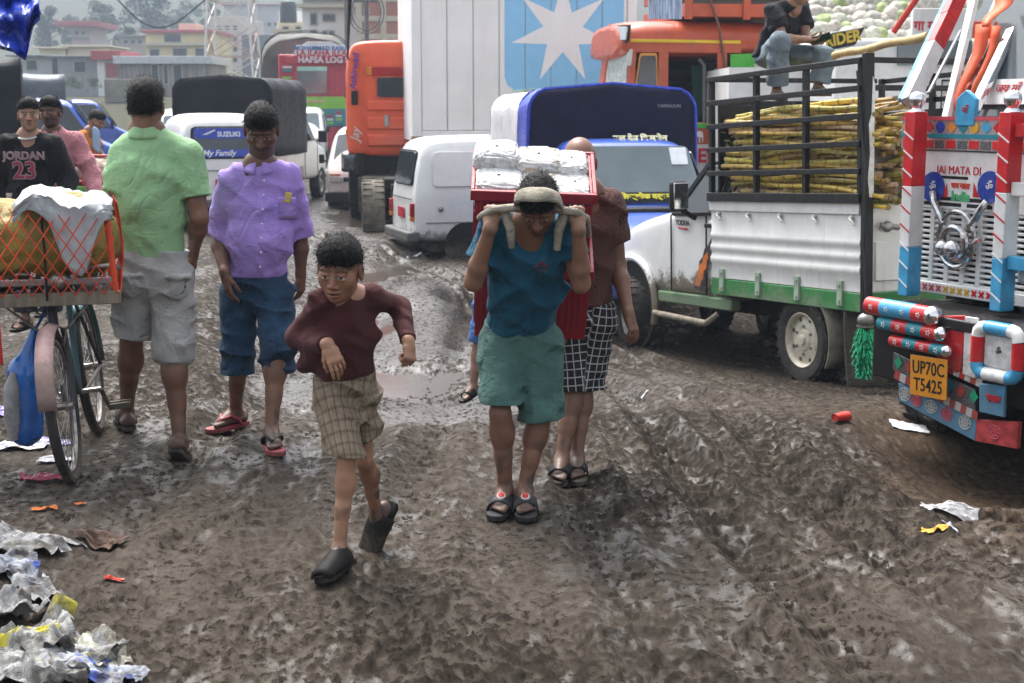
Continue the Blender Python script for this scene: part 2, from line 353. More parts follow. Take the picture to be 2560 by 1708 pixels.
# ------------------------------------------------------------------ implicit-surface figures
class Field:
    """signed distance on a dense grid, prims blended into it"""
    def __init__(s, lo, hi, h):
        s.h = h; s.lo = np.array(lo, float); n = np.ceil((np.array(hi, float) - s.lo) / h).astype(int) + 1
        s.ax = [s.lo[i] + h * np.arange(n[i]) for i in range(3)]; s.d = np.full(tuple(n), 1.0, np.float32)
    def sub(s, lo, hi):
        sl = []
        for i in range(3):
            a = int(max(0, math.floor((lo[i] - s.lo[i]) / s.h))); b = int(min(len(s.ax[i]), math.ceil((hi[i] - s.lo[i]) / s.h) + 1))
            if b <= a: return None, None
            sl.append(slice(a, b))
        X = s.ax[0][sl[0]][:, None, None]; Y = s.ax[1][sl[1]][None, :, None]; Z = s.ax[2][sl[2]][None, None, :]
        return tuple(sl), (X, Y, Z)
    def put(s, sl, v, k, neg=False):
        d = s.d[sl]; v = v.astype(np.float32)
        if neg:
            v = -v; h = np.clip(.5 - .5 * (v - d) / k, 0, 1) if k else (v < d)
            s.d[sl] = (d * h + v * (1 - h) + k * h * (1 - h)) if k else np.maximum(d, v)
        else:
            h = np.clip(.5 + .5 * (d - v) / k, 0, 1) if k else None
            s.d[sl] = (d * (1 - h) + v * h - k * h * (1 - h)) if k else np.minimum(d, v)
    def cap(s, a, b, ra, rb=None, k=.02, flat=None, neg=False):
        """tapered limb from a to b. flat=(axis, ratio): section is ratio times wider along axis"""
        a = np.array(a, float); b = np.array(b, float); rb = ra if rb is None else rb; q = 1.0
        if flat: w = np.array(flat[0], float); w /= np.linalg.norm(w); q = flat[1]
        m = max(ra, rb) * max(q, 1) + k + 2.5 * s.h
        sl, P = s.sub(np.minimum(a, b) - m, np.maximum(a, b) + m)
        if sl is None: return s
        ab = b - a; L2 = float(ab @ ab) + 1e-12
        p = [P[i] - a[i] for i in range(3)]
        t = np.clip((p[0] * ab[0] + p[1] * ab[1] + p[2] * ab[2]) / L2, 0, 1)
        v = [p[i] - t * ab[i] for i in range(3)]; n2 = v[0]**2 + v[1]**2 + v[2]**2
        if flat:
            c = v[0] * w[0] + v[1] * w[1] + v[2] * w[2]; n2 = n2 + c * c * (1 / q**2 - 1)
        s.put(sl, np.sqrt(np.maximum(n2, 0)) - (ra + (rb - ra) * t), k, neg); return s
    def ell(s, c, r, R=None, k=.01, neg=False):
        """ellipsoid, radii r along the columns of R"""
        c = np.array(c, float); r = np.array(r, float); m = r.max() + k + 2.5 * s.h
        sl, P = s.sub(c - m, c + m)
        if sl is None: return s
        p = [P[i] - c[i] for i in range(3)]
        R = np.eye(3) if R is None else R
        q = [p[0] * R[0, j] + p[1] * R[1, j] + p[2] * R[2, j] for j in range(3)]
        k0 = np.sqrt(sum((q[j] / r[j])**2 for j in range(3))); k1 = np.sqrt(sum((q[j] / r[j]**2)**2 for j in range(3))) + 1e-9
        s.put(sl, k0 * (k0 - 1) / k1, k, neg); return s
    def cut(s, o, n, k=0.):
        """keep the side the normal points away from"""
        o = np.array(o, float); n = np.array(n, float); n /= np.linalg.norm(n)
        X, Y, Z = s.ax[0][:, None, None], s.ax[1][None, :, None], s.ax[2][None, None, :]
        v = ((X - o[0]) * n[0] + (Y - o[1]) * n[1] + (Z - o[2]) * n[2]).astype(np.float32)
        s.d = np.maximum(s.d, v); return s
    def near_cut(s, o, n, rad):
        """cut only within rad of o"""
        o = np.array(o, float); n = np.array(n, float); n /= np.linalg.norm(n)
        sl, (X, Y, Z) = s.sub(o - rad, o + rad)
        v = ((X - o[0]) * n[0] + (Y - o[1]) * n[1] + (Z - o[2]) * n[2])
        r = np.sqrt((X - o[0])**2 + (Y - o[1])**2 + (Z - o[2])**2)
        s.d[sl] = np.where(r < rad, np.maximum(s.d[sl], v), s.d[sl]).astype(np.float32); return s
    def blank(s):
        q = Field.__new__(Field); q.h, q.lo, q.ax, q.d = s.h, s.lo, s.ax, np.full(s.d.shape, 1.0, np.float32); return q
    def join(s, q, k):
        i = np.nonzero(q.d < .1); d = s.d[i]; v = q.d[i]; h = np.clip(.5 + .5 * (d - v) / k, 0, 1); s.d[i] = d * (1 - h) + v * h - k * h * (1 - h); return s
    def xyz(s): return np.meshgrid(*s.ax, indexing='ij')
    def add(s, f, band=.028):
        """add a displacement function only near the surface"""
        m = np.abs(s.d) < band; i = np.nonzero(m)
        s.d[i] += f(s.ax[0][i[0]], s.ax[1][i[1]], s.ax[2][i[2]]).astype(np.float32); return s
    def shell(s, t):
        s.d = np.maximum(s.d, -(s.d + t)); return s
    def mesh(s):
        d = s.d; d = np.where(np.abs(d) < 1e-7, 1e-7, d)
        for a in range(3):                                    # close against the grid border
            ix = [slice(None)] * 3
            for e in (0, -1): ix[a] = e; d[tuple(ix)] = np.maximum(d[tuple(ix)], s.h)
        ins = d < 0; n = np.array(d.shape)
        cs = np.zeros(tuple(n - 1), np.int8)
        for i in (0, 1):
            for j in (0, 1):
                for k in (0, 1): cs += ins[i:n[0] - 1 + i, j:n[1] - 1 + j, k:n[2] - 1 + k]
        act = (cs > 0) & (cs < 8); I = np.nonzero(act); N = len(I[0])
        vid = np.full(tuple(n - 1), -1, np.int64); vid[I] = np.arange(N)
        acc = np.zeros((N, 3)); cnt = np.zeros(N)
        corner = [(i, j, k) for i in (0, 1) for j in (0, 1) for k in (0, 1)]
        val = {c: d[I[0] + c[0], I[1] + c[1], I[2] + c[2]] for c in corner}
        for c in corner:
            for a in range(3):
                if c[a]: continue
                e = list(c); e[a] = 1; e = tuple(e); va, vb = val[c], val[e]; x = (va < 0) != (vb < 0)
                t = np.where(x, va / np.where(x, va - vb, 1), 0)
                for b in range(3): acc[:, b] += np.where(x, c[b] + (t if b == a else 0), 0)
                cnt += x
        V = s.lo + s.h * (np.stack(I, -1) + acc / cnt[:, None])
        Q = []
        for a in range(3):
            b, c = (a + 1) % 3, (a + 2) % 3
            lo = [slice(None)] * 3; hi = [slice(None)] * 3; lo[a] = slice(0, -1); hi[a] = slice(1, None)
            A, B = ins[tuple(lo)], ins[tuple(hi)]; X = A != B
            E = np.nonzero(X); E = np.stack(E, -1); ok = (E[:, b] > 0) & (E[:, c] > 0) & (E[:, b] < n[b] - 1) & (E[:, c] < n[c] - 1); E = E[ok]
            if not len(E): continue
            def cell(ob, oc):
                q = E.copy(); q[:, b] -= ob; q[:, c] -= oc; return vid[q[:, 0], q[:, 1], q[:, 2]]
            q = np.stack([cell(1, 1), cell(0, 1), cell(0, 0), cell(1, 0)], -1)
            fl = A[E[:, 0], E[:, 1], E[:, 2]]; q[~fl] = q[~fl][:, ::-1]; Q.append(q)
        return V, np.concatenate(Q)
def np_mesh(name, V, Q, mats, cols=None, attrs=None, smooth=True):
    me = bpy.data.meshes.new(name); V = np.asarray(V); Q = np.asarray(Q)
    me.vertices.add(len(V)); me.vertices.foreach_set("co", V.ravel().astype(np.float32))
    me.loops.add(Q.size); me.loops.foreach_set("vertex_index", Q.ravel().astype(np.int32))
    k = Q.shape[1]; me.polygons.add(len(Q)); me.polygons.foreach_set("loop_start", np.arange(0, Q.size, k, dtype=np.int32)); me.polygons.foreach_set("loop_total", np.full(len(Q), k, np.int32))
    me.update(calc_edges=True); me.polygons.foreach_set("use_smooth", np.full(len(Q), smooth))
    for m in (mats if isinstance(mats, (list, tuple)) else [mats]): me.materials.append(m)
    if cols is not None:
        ca = me.color_attributes.new("Col", 'FLOAT_COLOR', 'POINT')
        ca.data.foreach_set("color", np.concatenate([cols, np.ones((len(V), 1))], 1).ravel().astype(np.float32))
    for nm, A in (attrs or {}).items():
        t = me.attributes.new(nm, 'FLOAT_VECTOR', 'POINT'); t.data.foreach_set("vector", np.asarray(A).ravel().astype(np.float32))
    return me
def np_obj(name, V, Q, mats, parent, origin, cols=None, attrs=None, smooth=True):
    V = np.asarray(V) - np.array(origin)[None]
    o = bpy.data.objects.new(name, np_mesh(name, V, Q, mats, cols, attrs, smooth)); COL.objects.link(o); o.parent = parent; return o
def relax(V, Q, it=1, lam=.5):
    for _ in range(it):
        a = np.zeros_like(V); c = np.zeros(len(V))
        for i in range(4):
            j = (i + 1) % 4
            np.add.at(a, Q[:, i], V[Q[:, j]]); np.add.at(a, Q[:, j], V[Q[:, i]]); np.add.at(c, Q[:, i], 1); np.add.at(c, Q[:, j], 1)
        V = V * (1 - lam) + lam * a / np.maximum(c, 1)[:, None]
    return V
def merge(parts):
    V, Q, C = [], [], []; o = 0
    for v, q, c in parts: V.append(v); Q.append(q + o); C.append(c); o += len(v)
    return np.concatenate(V), np.concatenate(Q), np.concatenate(C)
def unit(v): v = np.array(v, float); return v / np.linalg.norm(v)
def rotmat(fwd, up=(0, 0, 1)):
    """columns: right, forward, up"""
    f = unit(fwd); r = unit(np.cross(f, np.array(up, float))); u = np.cross(r, f); return np.stack([r, f, u], 1)
skin_m = mk("skin", (1, 1, 1), rough=.48, var=.10, vs=18, attr="Col", bump=.12, bs=160, spec=.4)
hair_m = mk("black_hair", (.006, .0055, .0055), rough=.6, var=.3, vs=60, bump=.8, bs=260, spec=.18, stretch=(1, 1, .25))
sole_m = mk("sandal_rubber", (.012, .011, .011), rough=.6, mud=(-.02, .06, .7), spec=.15)

def head(c, R, s, skin, hair=None, beard=0., must=0., stub=0., bald=False, eyes=True, h=.0026, hairtop=.0, neck=None, neck_r=.058, mouth=0., ear=1., hair_cut=0., look_down=0., child=False):
    """head centred at c (middle of the skull), frame R (right, forward, up), size s=1 for a 0.23 m head. Returns parts."""
    c = np.array(c, float)
    def T(x, y, z): return c + R @ (np.array((x, y, z)) * s)
    ext = .17 * s; lo, hi = c - ext, c + ext
    if neck is not None: lo = np.minimum(lo, np.array(neck) - .09); hi = np.maximum(hi, np.array(neck) + .09)
    f = Field(lo, hi, h)
    f.ell(T(0, -.012, .030), np.array((.074, .094, .086)) * s, R, k=.0)
    f.ell(T(0, .012, -.035), np.array((.062, .074, .072)) * s, R, k=.03 * s)
    kn, kb, kj = (.78, .55, .90) if child else (1, 1, 1)
    f.ell(T(0, .040, -.078 + .008 * child), np.array((.040 * kj, .042, .036)) * s, R, k=.03 * s)            # jaw
    f.ell(T(0, .071 - .004 * child, -.097 + .010 * child), np.array((.020, .016, .015)) * s * kj, R, k=.02 * s)            # chin
    for sx in (-1, 1):
        f.ell(T(sx * .043, .050, -.022), np.array((.024, .024, .020 + .008 * child)) * s, R, k=.02 * s)  # cheekbone
        f.ell(T(sx * .030, .075 - .005 * child, .024), np.array((.024, .012 * kb, .008)) * s, R, k=.012 * s)  # brow
        f.ell(T(sx * .030, .092, .004), np.array((.017, .016, .011)) * s, R, k=.012 * s, neg=True)
        f.ell(T(sx * .030, .071, .003), np.array((.0145, .0135, .0115)) * s, R, k=.003 * s)  # eyeball
        f.ell(T(sx * .030, .0765, .0105), np.array((.0165, .0125, .0055)) * s, R, k=.003 * s)  # upper lid
        f.ell(T(sx * .030, .074, -.008), np.array((.0155, .0115, .0045)) * s, R, k=.004 * s)
    f.cap(T(0, .078, .010), T(0, .080 + .023 * kn, -.026), .0085 * s * kn, .0125 * s * kn, k=.012 * s)         # nose
    f.ell(T(0, .079 + .022 * kn, -.031), np.array((.0125, .0115, .0095)) * s * kn, R, k=.006 * s)
    for sx in (-1, 1):
        f.ell(T(sx * .0135, .090, -.033), np.array((.0085, .010, .0075)) * s, R, k=.005 * s)
        f.ell(T(sx * .0065, .096, -.0415), np.array((.004, .005, .004)) * s, R, k=.003 * s, neg=True)
        if ear:
            f.ell(T(sx * .078, -.006, -.008), np.array((.009, .020, .032)) * s * ear, R, k=.006 * s)
            f.ell(T(sx * .087, .000, -.006), np.array((.007, .011, .019)) * s * ear, R, k=.005 * s, neg=True)
    f.ell(T(0, .0805, -.055), np.array((.024, .015, .0062)) * s, R, k=.005 * s)
    f.ell(T(0, .079, -.0685 - mouth * .006), np.array((.021, .0155, .0075)) * s, R, k=.005 * s)
    f.ell(T(0, .099, -.0618 - mouth * .003), np.array((.023, .020, .0016 + mouth * .004)) * s, R, k=.003 * s, neg=True)
    if neck is not None:
        f.cap(T(0, -.030, -.045), neck, neck_r * .92 * s, neck_r * 1.08 * s, k=.03 * s)
    V, Q = f.mesh()
    L = (V - c) @ R / s; x, y, z = np.abs(L[:, 0]), L[:, 1], L[:, 2]
    C = np.tile(np.array(skin, float), (len(V), 1))
    C *= (1 + .25 * pn(V[:, 0] * 25, V[:, 1] * 25, V[:, 2] * 25))[:, None]
    C[:, 0] *= 1 + .15 * np.exp(-((x / .02)**2 + ((z + .03) / .02)**2)) * (y > .06)
    def blend(w, col): C[:] = C * (1 - w[:, None]) + np.array(col)[None] * w[:, None]
    fr = y > .045
    blend(.40 * np.exp(-((x / .021)**2 + ((z + .062) / .011)**2)**2) * fr, (skin[0] * .72, skin[1] * .42, skin[2] * .45))   # lips
    blend(.8 * np.exp(-((x / .02)**2 + ((z + .0618 + mouth * .003) / (.0022 + mouth * .003))**2)) * (y > .07), (.02, .008, .006))
    blend((.55 if child else .72) * sstep(.0285, .024, np.abs(x - .030)) * sstep(.0055, .0025, np.abs(z - .0225 - .12 * (.03 - np.abs(x - .032)))) * fr, (.012, .010, .009))       # brows
    if stub: blend(stub * sstep(-.035, -.06, z) * sstep(.0, .05, y + .02) * (1 - .7 * np.exp(-((x / .024)**2 + ((z + .063) / .011)**2))), (.03, .026, .024))
    if must: blend(must * sstep(.038, .028, x) * sstep(.0085, .005, np.abs(z + .046 + .18 * x)) * (y > .055), (.010, .008, .008))
    if beard: blend(beard * sstep(-.04, -.062, z) * sstep(-.02, .03, y) * (1 - np.exp(-((x / .022)**2 + ((z + .062) / .009)**2))), (.014, .012, .011))
    if eyes:
        ez = .0015 - look_down * .004
        op = ((x - .030) / .0135)**2 + ((z - ez) / (.0048 + .0012 * child - look_down * .002))**2
        blend(sstep(1.25, .75, op) * (y > .06), (.55, .52, .48)); blend(sstep(1., .6, ((x - .030) / .0068)**2 + ((z - ez) / .0062)**2) * sstep(1.3, .9, op) * (y > .06), (.012, .008, .006))
        lid = np.exp(-((x - .030) / .0155)**4 - ((z - ez - .0055) / .0024)**2) * (y > .055); blend(.8 * lid, (.012, .009, .008))
    if hair is not None: blend(.8 * sstep(-.012, .012, z - np.where(y > 0, .052 + hair_cut, np.interp(y, [-.11, -.05, -.01, .02], [-.05, -.035, .0, .045]))) * (1 - (y > .055) * (z < .05)), (.012, .010, .010))
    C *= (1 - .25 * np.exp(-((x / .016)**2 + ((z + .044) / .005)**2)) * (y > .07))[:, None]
    parts = [(V, Q, C)]; hairmesh = None
    if hair is not None:
        g = Field(c - .16 * s, c + .16 * s, h * 1.25)
        g.ell(T(0, -.014, .034), np.array((.0795, .101, .0905 + hairtop)) * s, R, k=0)
        if hairtop: g.ell(T(0, .03, .075 + hairtop * .5), np.array((.066, .058, .045)) * s, R, k=.03 * s)
        def cutf(px, py, pz):
            q = (np.stack([px, py, pz], -1) - c) @ R / s; ax = np.abs(q[:, 0])
            line = np.where(q[:, 1] > .0, .050 + .02 * np.clip(.055 - ax, 0, 1) / .055 + hair_cut, np.interp(q[:, 1], [-.11, -.05, -.01, .02], [-.045, -.03, .0, .045]) + hair_cut * .5)
            line = line + .006 * pn(q[:, 0] * 60, q[:, 1] * 60, q[:, 2] * 20)
            sp = .0065 * s * (pn(q[:, 0] * 45, q[:, 1] * 45, q[:, 2] * 45) + .6 * pn(q[:, 0] * 110, q[:, 1] * 110, q[:, 2] * 60)) * (.55 + 4. * hairtop)
            thin = .010 * s * sstep(.05, -.03, q[:, 2] - line)
            return np.maximum(0, (line - q[:, 2]) * s) * 1.1 + sp + thin * 0
        g.add(cutf, .2); hairmesh = tufts(g.mesh(), c, R, s, 2000 if h < .0035 else 300)
    return parts, hairmesh

def hand_prims(f, w, fdir, palm_n, side, s, curl, spread=.10, thumb_in=.3, thumb_curl=.4):
    """w wrist, fdir along the hand, palm_n out of the palm, side=+1 when the thumb is on cross(fdir,palm_n)'s side"""
    fd = unit(fdir); n = unit(np.array(palm_n) - fd * np.dot(fd, palm_n)); t = np.cross(fd, n) * side      # t points to the thumb side
    w = np.array(w, float)
    L = .088 * s
    f.cap(w - fd * .01 * s, w + fd * .03 * s, .023 * s, .021 * s, k=.02 * s, flat=(t, 1.25))
    f.cap(w + fd * .030 * s, w + fd * (L - .012 * s), .0165 * s, .0155 * s, k=.012 * s, flat=(t, 2.25))
    ln = (.072, .082, .076, .060); off = (.030, .0105, -.010, -.029); r = (.0088, .0092, .0088, .0078)
    for i in range(4):
        p = w + fd * (L - .010 * s - abs(off[i] - .008) * .12 * s) + t * off[i] * s
        a = off[i] / .03 * spread; d = unit(fd * math.cos(a) + t * math.sin(a)); c = curl[i] if isinstance(curl, (list, tuple)) else curl
        ang = 0
        for j, (seg, cc) in enumerate(((.46, .9), (.31, 1.1), (.25, .8))):
            ang += c * cc; dd = d * math.cos(ang) + n * math.sin(ang); q = p + dd * ln[i] * seg * s
            f.cap(p, q, r[i] * s * (1 - .10 * j), r[i] * s * (.92 - .10 * j), k=.004 * s); p = q
    p = w + fd * .022 * s + t * .022 * s + n * .004 * s; d = unit(fd * .72 + t * (.75 - thumb_in) + n * thumb_in); ang = 0
    for seg, rr in ((.038, .0135), (.030, .0105), (.024, .009)):
        q = p + d * seg * s; f.cap(p, q, rr * s, rr * .88 * s, k=.008 * s); p = q
        d = unit(d + (fd * .5 - t * .6 + n * .5) * thumb_curl)

def limb_arm(E, Wr, skin, s, start=None, hand=None, h=.0032, Sh=None, thick=1.):
    """bare arm from start (upper point) through elbow E to wrist, with hand kwargs"""
    E, Wr = np.array(E, float), np.array(Wr, float); st = np.array(start if start is not None else E, float)
    hd = unit(hand['fdir']) * .2 * s
    pts = np.stack([E, Wr, st, Wr + hd]); m = .07 * s
    f = Field(pts.min(0) - m, pts.max(0) + m, h)
    if start is not None: f.cap(st, E, .046 * s * thick, .037 * s * thick, k=.0)
    mid = E + (Wr - E) * .30
    f.cap(E, mid, .036 * s * thick, .039 * s * thick, k=.02 * s); f.cap(mid, Wr, .039 * s * thick, .0245 * s, k=.02 * s)
    hand_prims(f, Wr, s=s * hand.get('size', 1.), **{k: v for k, v in hand.items() if k != 'size'})
    V, Q = f.mesh()
    C = np.tile(np.array(skin, float), (len(V), 1)) * (1 + .22 * pn(V[:, 0] * 22, V[:, 1] * 22, V[:, 2] * 22))[:, None]
    return V, Q, C

def foot_frame(toe, flat): return unit(toe), unit(flat)
def limb_leg(K, A, toe, skin, s, start=None, h=.004, up=(0, 0, 1), mudz=None, thick=1., toes=True, side=1, calf=1.):
    """bare leg from start through knee K to ankle A; toe = foot direction, up = foot's top normal"""
    K, A = np.array(K, float), np.array(A, float); td = unit(toe); u = unit(np.array(up) - td * np.dot(td, up)); lat = np.cross(td, u)
    sole = A - u * .070 * s; tip = sole + td * .19 * s; heel = sole - td * .06 * s
    st = np.array(start if start is not None else K, float)
    pts = np.stack([K, A, st, tip, heel]); m = .10 * s
    f = Field(pts.min(0) - m, pts.max(0) + m, h)
    sh = unit(A - K); back = -unit(td - sh * np.dot(td, sh))
    if start is not None: f.cap(st, K, .075 * s * thick, .056 * s * thick, k=0)
    f.cap(K, K + (A - K) * .3 + back * .012 * s, .054 * s * thick, .054 * s * thick * calf, k=.03 * s)
    f.cap(K + (A - K) * .25 + back * .014 * s, K + (A - K) * .62, .055 * s * thick * calf, .037 * s * thick, k=.03 * s)
    f.cap(K + (A - K) * .55, A, .040 * s * thick, .032 * s, k=.02 * s)
    f.ell(A - u * .040 * s - td * .040 * s, np.array((.032, .036, .036)) * s, np.stack([lat, td, u], 1), k=.025 * s)
    f.cap(A + td * .01 * s - u * .010 * s, sole + td * .105 * s + u * .024 * s, .034 * s, .024 * s, k=.02 * s, flat=(lat, 1.2))
    f.cap(sole - td * .035 * s + u * .022 * s, sole + td * .12 * s + u * .018 * s, .022 * s, .017 * s, k=.015 * s, flat=(lat, 1.9))
    if toes:
        for i, (o, ln, r) in enumerate(((.030, .052, .0135), (.012, .050, .0095), (-.003, .044, .009), (-.017, .037, .0085), (-.030, .030, .008))):
            b = sole + td * (.118 - .010 * i * .6) * s + u * .017 * s + lat * (-side) * o * s
            f.cap(b, b + td * ln * s - u * .003 * s, r * s * 1.05, r * s * .9, k=.006 * s)
    V, Q = f.mesh()
    C = np.tile(np.array(skin, float), (len(V), 1)) * (1 + .25 * pn(V[:, 0] * 18, V[:, 1] * 18, V[:, 2] * 18))[:, None]
    if mudz is not None:
        q = V @ u - sole @ u
        w = np.clip(sstep(.16 * s, .01, q + .05 * pn(V[:, 0] * 14, V[:, 1] * 14, V[:, 2] * 14)) * .75 + .9 * sstep(.12, .3, pn(V[:, 0] * 20 + 5, V[:, 1] * 20, V[:, 2] * 14)) * sstep(.40 * s, .12 * s, q), 0, .85)[:, None] * mudz
        C = C * (1 - w) + np.array((.055, .044, .035)) * w
    return V, Q, C
def sandal(parent, origin, A, toe, s, up=(0, 0, 1), style='thong', sole=sole_m, strap=None, name="sandal", side=1):
    """sole sheet plus straps under the foot; a part of the person with strap sub-parts"""
    A = np.array(A, float); td = unit(toe); u = unit(np.array(up) - td * np.dot(td, up)); lat = np.cross(td, u)
    b = A - u * .070 * s; o = np.array(origin)
    outline = [(-.075, 0), (-.070, .022), (-.05, .034), (.0, .034), (.06, .040), (.12, .048), (.165, .043), (.190, .026), (.197, 0)]
    pts = outline + [(x, -y) for x, y in outline[-2:0:-1]]
    mb = MB(); th = .020 * s
    P = lambda x, y, z: tuple(b + td * x * s + lat * y * s + u * z - o)
    top = [P(x, y, .004 * s + (.012 * s * max(0, (x - .12) / .08) if style == 'slide' else 0)) for x, y in pts]; bot = [P(x, y, -th) for x, y in pts]
    n = len(pts); mb.add(top + bot, [tuple(range(n)), tuple(range(2 * n - 1, n - 1, -1))] + [(i, i + n, (i + 1) % n + n, (i + 1) % n) for i in range(n)])
    so = mb.build(name, sole, parent, bevel=.004, smooth=50)
    strap = strap or sole
    mb = MB()
    if style == 'thong':
        for sg in (-1, 1):
            mb.tube([P(.005, sg * .040, .004 * s), P(.03, sg * .046, .030 * s), P(.07, sg * .036, .052 * s), P(.118, -side * .014 + sg * .004, .040 * s), P(.132, -side * .018, .012 * s)], [.010 * s, .010 * s, .009 * s, .007 * s, .005 * s], 7)
        mb.build("strap", strap, so)
    else:
        R0 = []
        for x, hgt in ((.035, .066), (.06, .060), (.09, .050), (.118, .042)) if style == 'band' else ((.0, .075), (.03, .074), (.06, .066), (.10, .052), (.14, .044), (.17, .036), (.19, .022)):
            wd = .046 if x < .13 else (.042 if x < .18 else .03)
            R0.append([P(x, -wd * math.cos(math.pi * j / 10) * 1.12, .0 + hgt * s * math.sin(math.pi * j / 10) ** .8) for j in range(11)])
        mb.grid(R0); mb.build("strap", strap, so, solid=.007, smooth=60)
    return so
def cloth(name, f, mats, parent, origin, t=.008, openings=(), attrs=None, deep=.09, smooth=1):
    """mesh a garment field: outer skin plus the inside near its openings"""
    d0 = f.d.copy()
    f.shell(t); V, Q = f.mesh()
    # drop the inner skin far from openings
    g = (V - f.lo) / f.h; i0 = np.clip(np.floor(g).astype(int), 0, np.array(d0.shape) - 2); w = g - i0; dv = 0
    for a in (0, 1):
        for b in (0, 1):
            for c in (0, 1):
                dv = dv + d0[i0[:, 0] + a, i0[:, 1] + b, i0[:, 2] + c] * np.abs(1 - a - w[:, 0]) * np.abs(1 - b - w[:, 1]) * np.abs(1 - c - w[:, 2])
    inner = dv < -t * .7
    near = np.zeros(len(V), bool)
    for o in openings: near |= np.linalg.norm(V - np.array(o[0])[None], axis=1) < o[1]
    bad = inner & ~near; keep = ~bad[Q].all(1); Q = Q[keep]
    used = np.zeros(len(V), bool); used[Q] = True; mp = np.cumsum(used) - 1; V = V[used]; Q = mp[Q]
    if smooth: V = relax(V, Q, smooth, .5)
    return np_obj(name, V, Q, mats, parent, origin, attrs={k: fn(V) for k, fn in attrs.items()} if attrs else None)
def folds(amp, dirs, seed=0, warp=.03):
    """ridge folds: list of (direction across the folds, wavelength, weight)"""
    def fn(x, y, z):
        wx = warp * pn(x * 9 + seed, y * 9, z * 9); wy = warp * pn(x * 9, y * 9 + seed + 5, z * 9); wz = warp * pn(x * 9, y * 9, z * 9 + seed + 11)
        r = 0
        for i, (d, wl, k) in enumerate(dirs):
            d = unit(d); ph = ((x + wx) * d[0] + (y + wy) * d[1] + (z + wz) * d[2]) * 2 * math.pi / wl
            m = sstep(-.15, .35, pn(x * 6 + 7 * i + seed, y * 6, z * 6 + 3 * i))
            r = r + 1.7 * k * m * (np.abs(np.sin(ph * .5)) - .6)
        return amp * r + amp * .8 * pn(x * 12 + seed, y * 12, z * 12)
    return fn
def tufts(hm, c, R, s, n=1300, ln=.019, seed=1):
    """short blades of hair standing on the hair surface, so its edge is ragged"""
    V, Q = hm; rs = np.random.RandomState(seed); i = rs.randint(0, len(V), n); P = V[i]; N = P - c; N /= np.linalg.norm(N, axis=1)[:, None]
    L = (P - c) @ R; ok = L[:, 2] > -.035 * s; P, N = P[ok], N[ok]; m = len(P)
    d = N * rs.uniform(.10, .45, (m, 1)) + (R @ np.array((0, .25, -.55)))[None] * rs.uniform(.3, 1., (m, 1)) + rs.normal(size=(m, 3)) * .22; d /= np.linalg.norm(d, axis=1)[:, None]
    t = np.cross(d, N) + 1e-6; t /= np.linalg.norm(t, axis=1)[:, None]; l = rs.uniform(.5, 1.2, (m, 1)) * ln * s; w = .0016 * s
    A = np.stack([P - N * .004 - t * w, P - N * .004 + t * w, P + d * l + t * w * .3, P + d * l - t * w * .3], 1).reshape(-1, 3); F = np.arange(4 * m).reshape(m, 4)
    return np.concatenate([V, A]), np.concatenate([Q, F + len(V)])
def hx(*c):
    """sRGB bytes to linear"""
    return tuple(((q / 255 + .055) / 1.055) ** 2.4 if q > 10 else q / 3294.6 for q in c)
# ------------------------------------------------------------------ people
def D(x, y, Y):
    p = atd(x, y, Y); return np.array((p.x, p.y, p.z))
def fabric(name, col, var=.10, rough=.85, bump=.25, bs=260, attr=None, vs=7, sheen=.04, mud=None, wr=1.):
    new = name not in _MC; m = mk(name, col, rough=rough, var=var, vs=vs, bump=bump, bs=bs, sheen=sheen, attr=attr, spec=.2, mud=mud)
    if new: wrinkle(m, wr)
    return m
def wrinkle(m, wr=1., scale=7.):
    """creases as a second bump under the weave"""
    nt = m.node_tree; b0 = next((n for n in nt.nodes if n.type == 'BUMP'), None); tc = _nd(nt, "ShaderNodeTexCoord").outputs['Object']
    def ridge(sc, st, pw): return math_(nt, 'POWER', math_(nt, 'MULTIPLY', math_(nt, 'ABSOLUTE', math_(nt, 'SUBTRACT', noise(nt, mapping(nt, tc, st), sc, 2, .5, 1.1), .5)), 4., clamp=True), pw)
    k = maprange(nt, noise(nt, tc, 4.5, 2), .38, .62, .15, 1.)
    h = math_(nt, 'MULTIPLY', math_(nt, 'ADD', ridge(scale * .72, (1, 1, .55), .7), math_(nt, 'MULTIPLY', ridge(scale * 1.9, (.6, 1, 1.4), .7), .22)), k)
    w = _nd(nt, "ShaderNodeBump"); w.inputs['Strength'].default_value = .6 * wr; w.inputs['Distance'].default_value = .022; nt.links.new(h, w.inputs['Height'])
    if b0: nt.links.new(w.outputs[0], b0.inputs['Normal'])
    else: nt.links.new(w.outputs[0], nt.nodes["Principled BSDF"].inputs['Normal'])
def A_(x, y, Y, s):
    """ankle whose sole presses into the mud"""
    p = D(x, y, Y); p[2] -= min(max(p[2] - .09 * s - float(ground_h(p[0], p[1] - .08)) - .010, 0), .14); return p
def person(base, label, group=None):
    r = empty("person", base); tag(r, label, "person", group); return r, np.array(base, float)
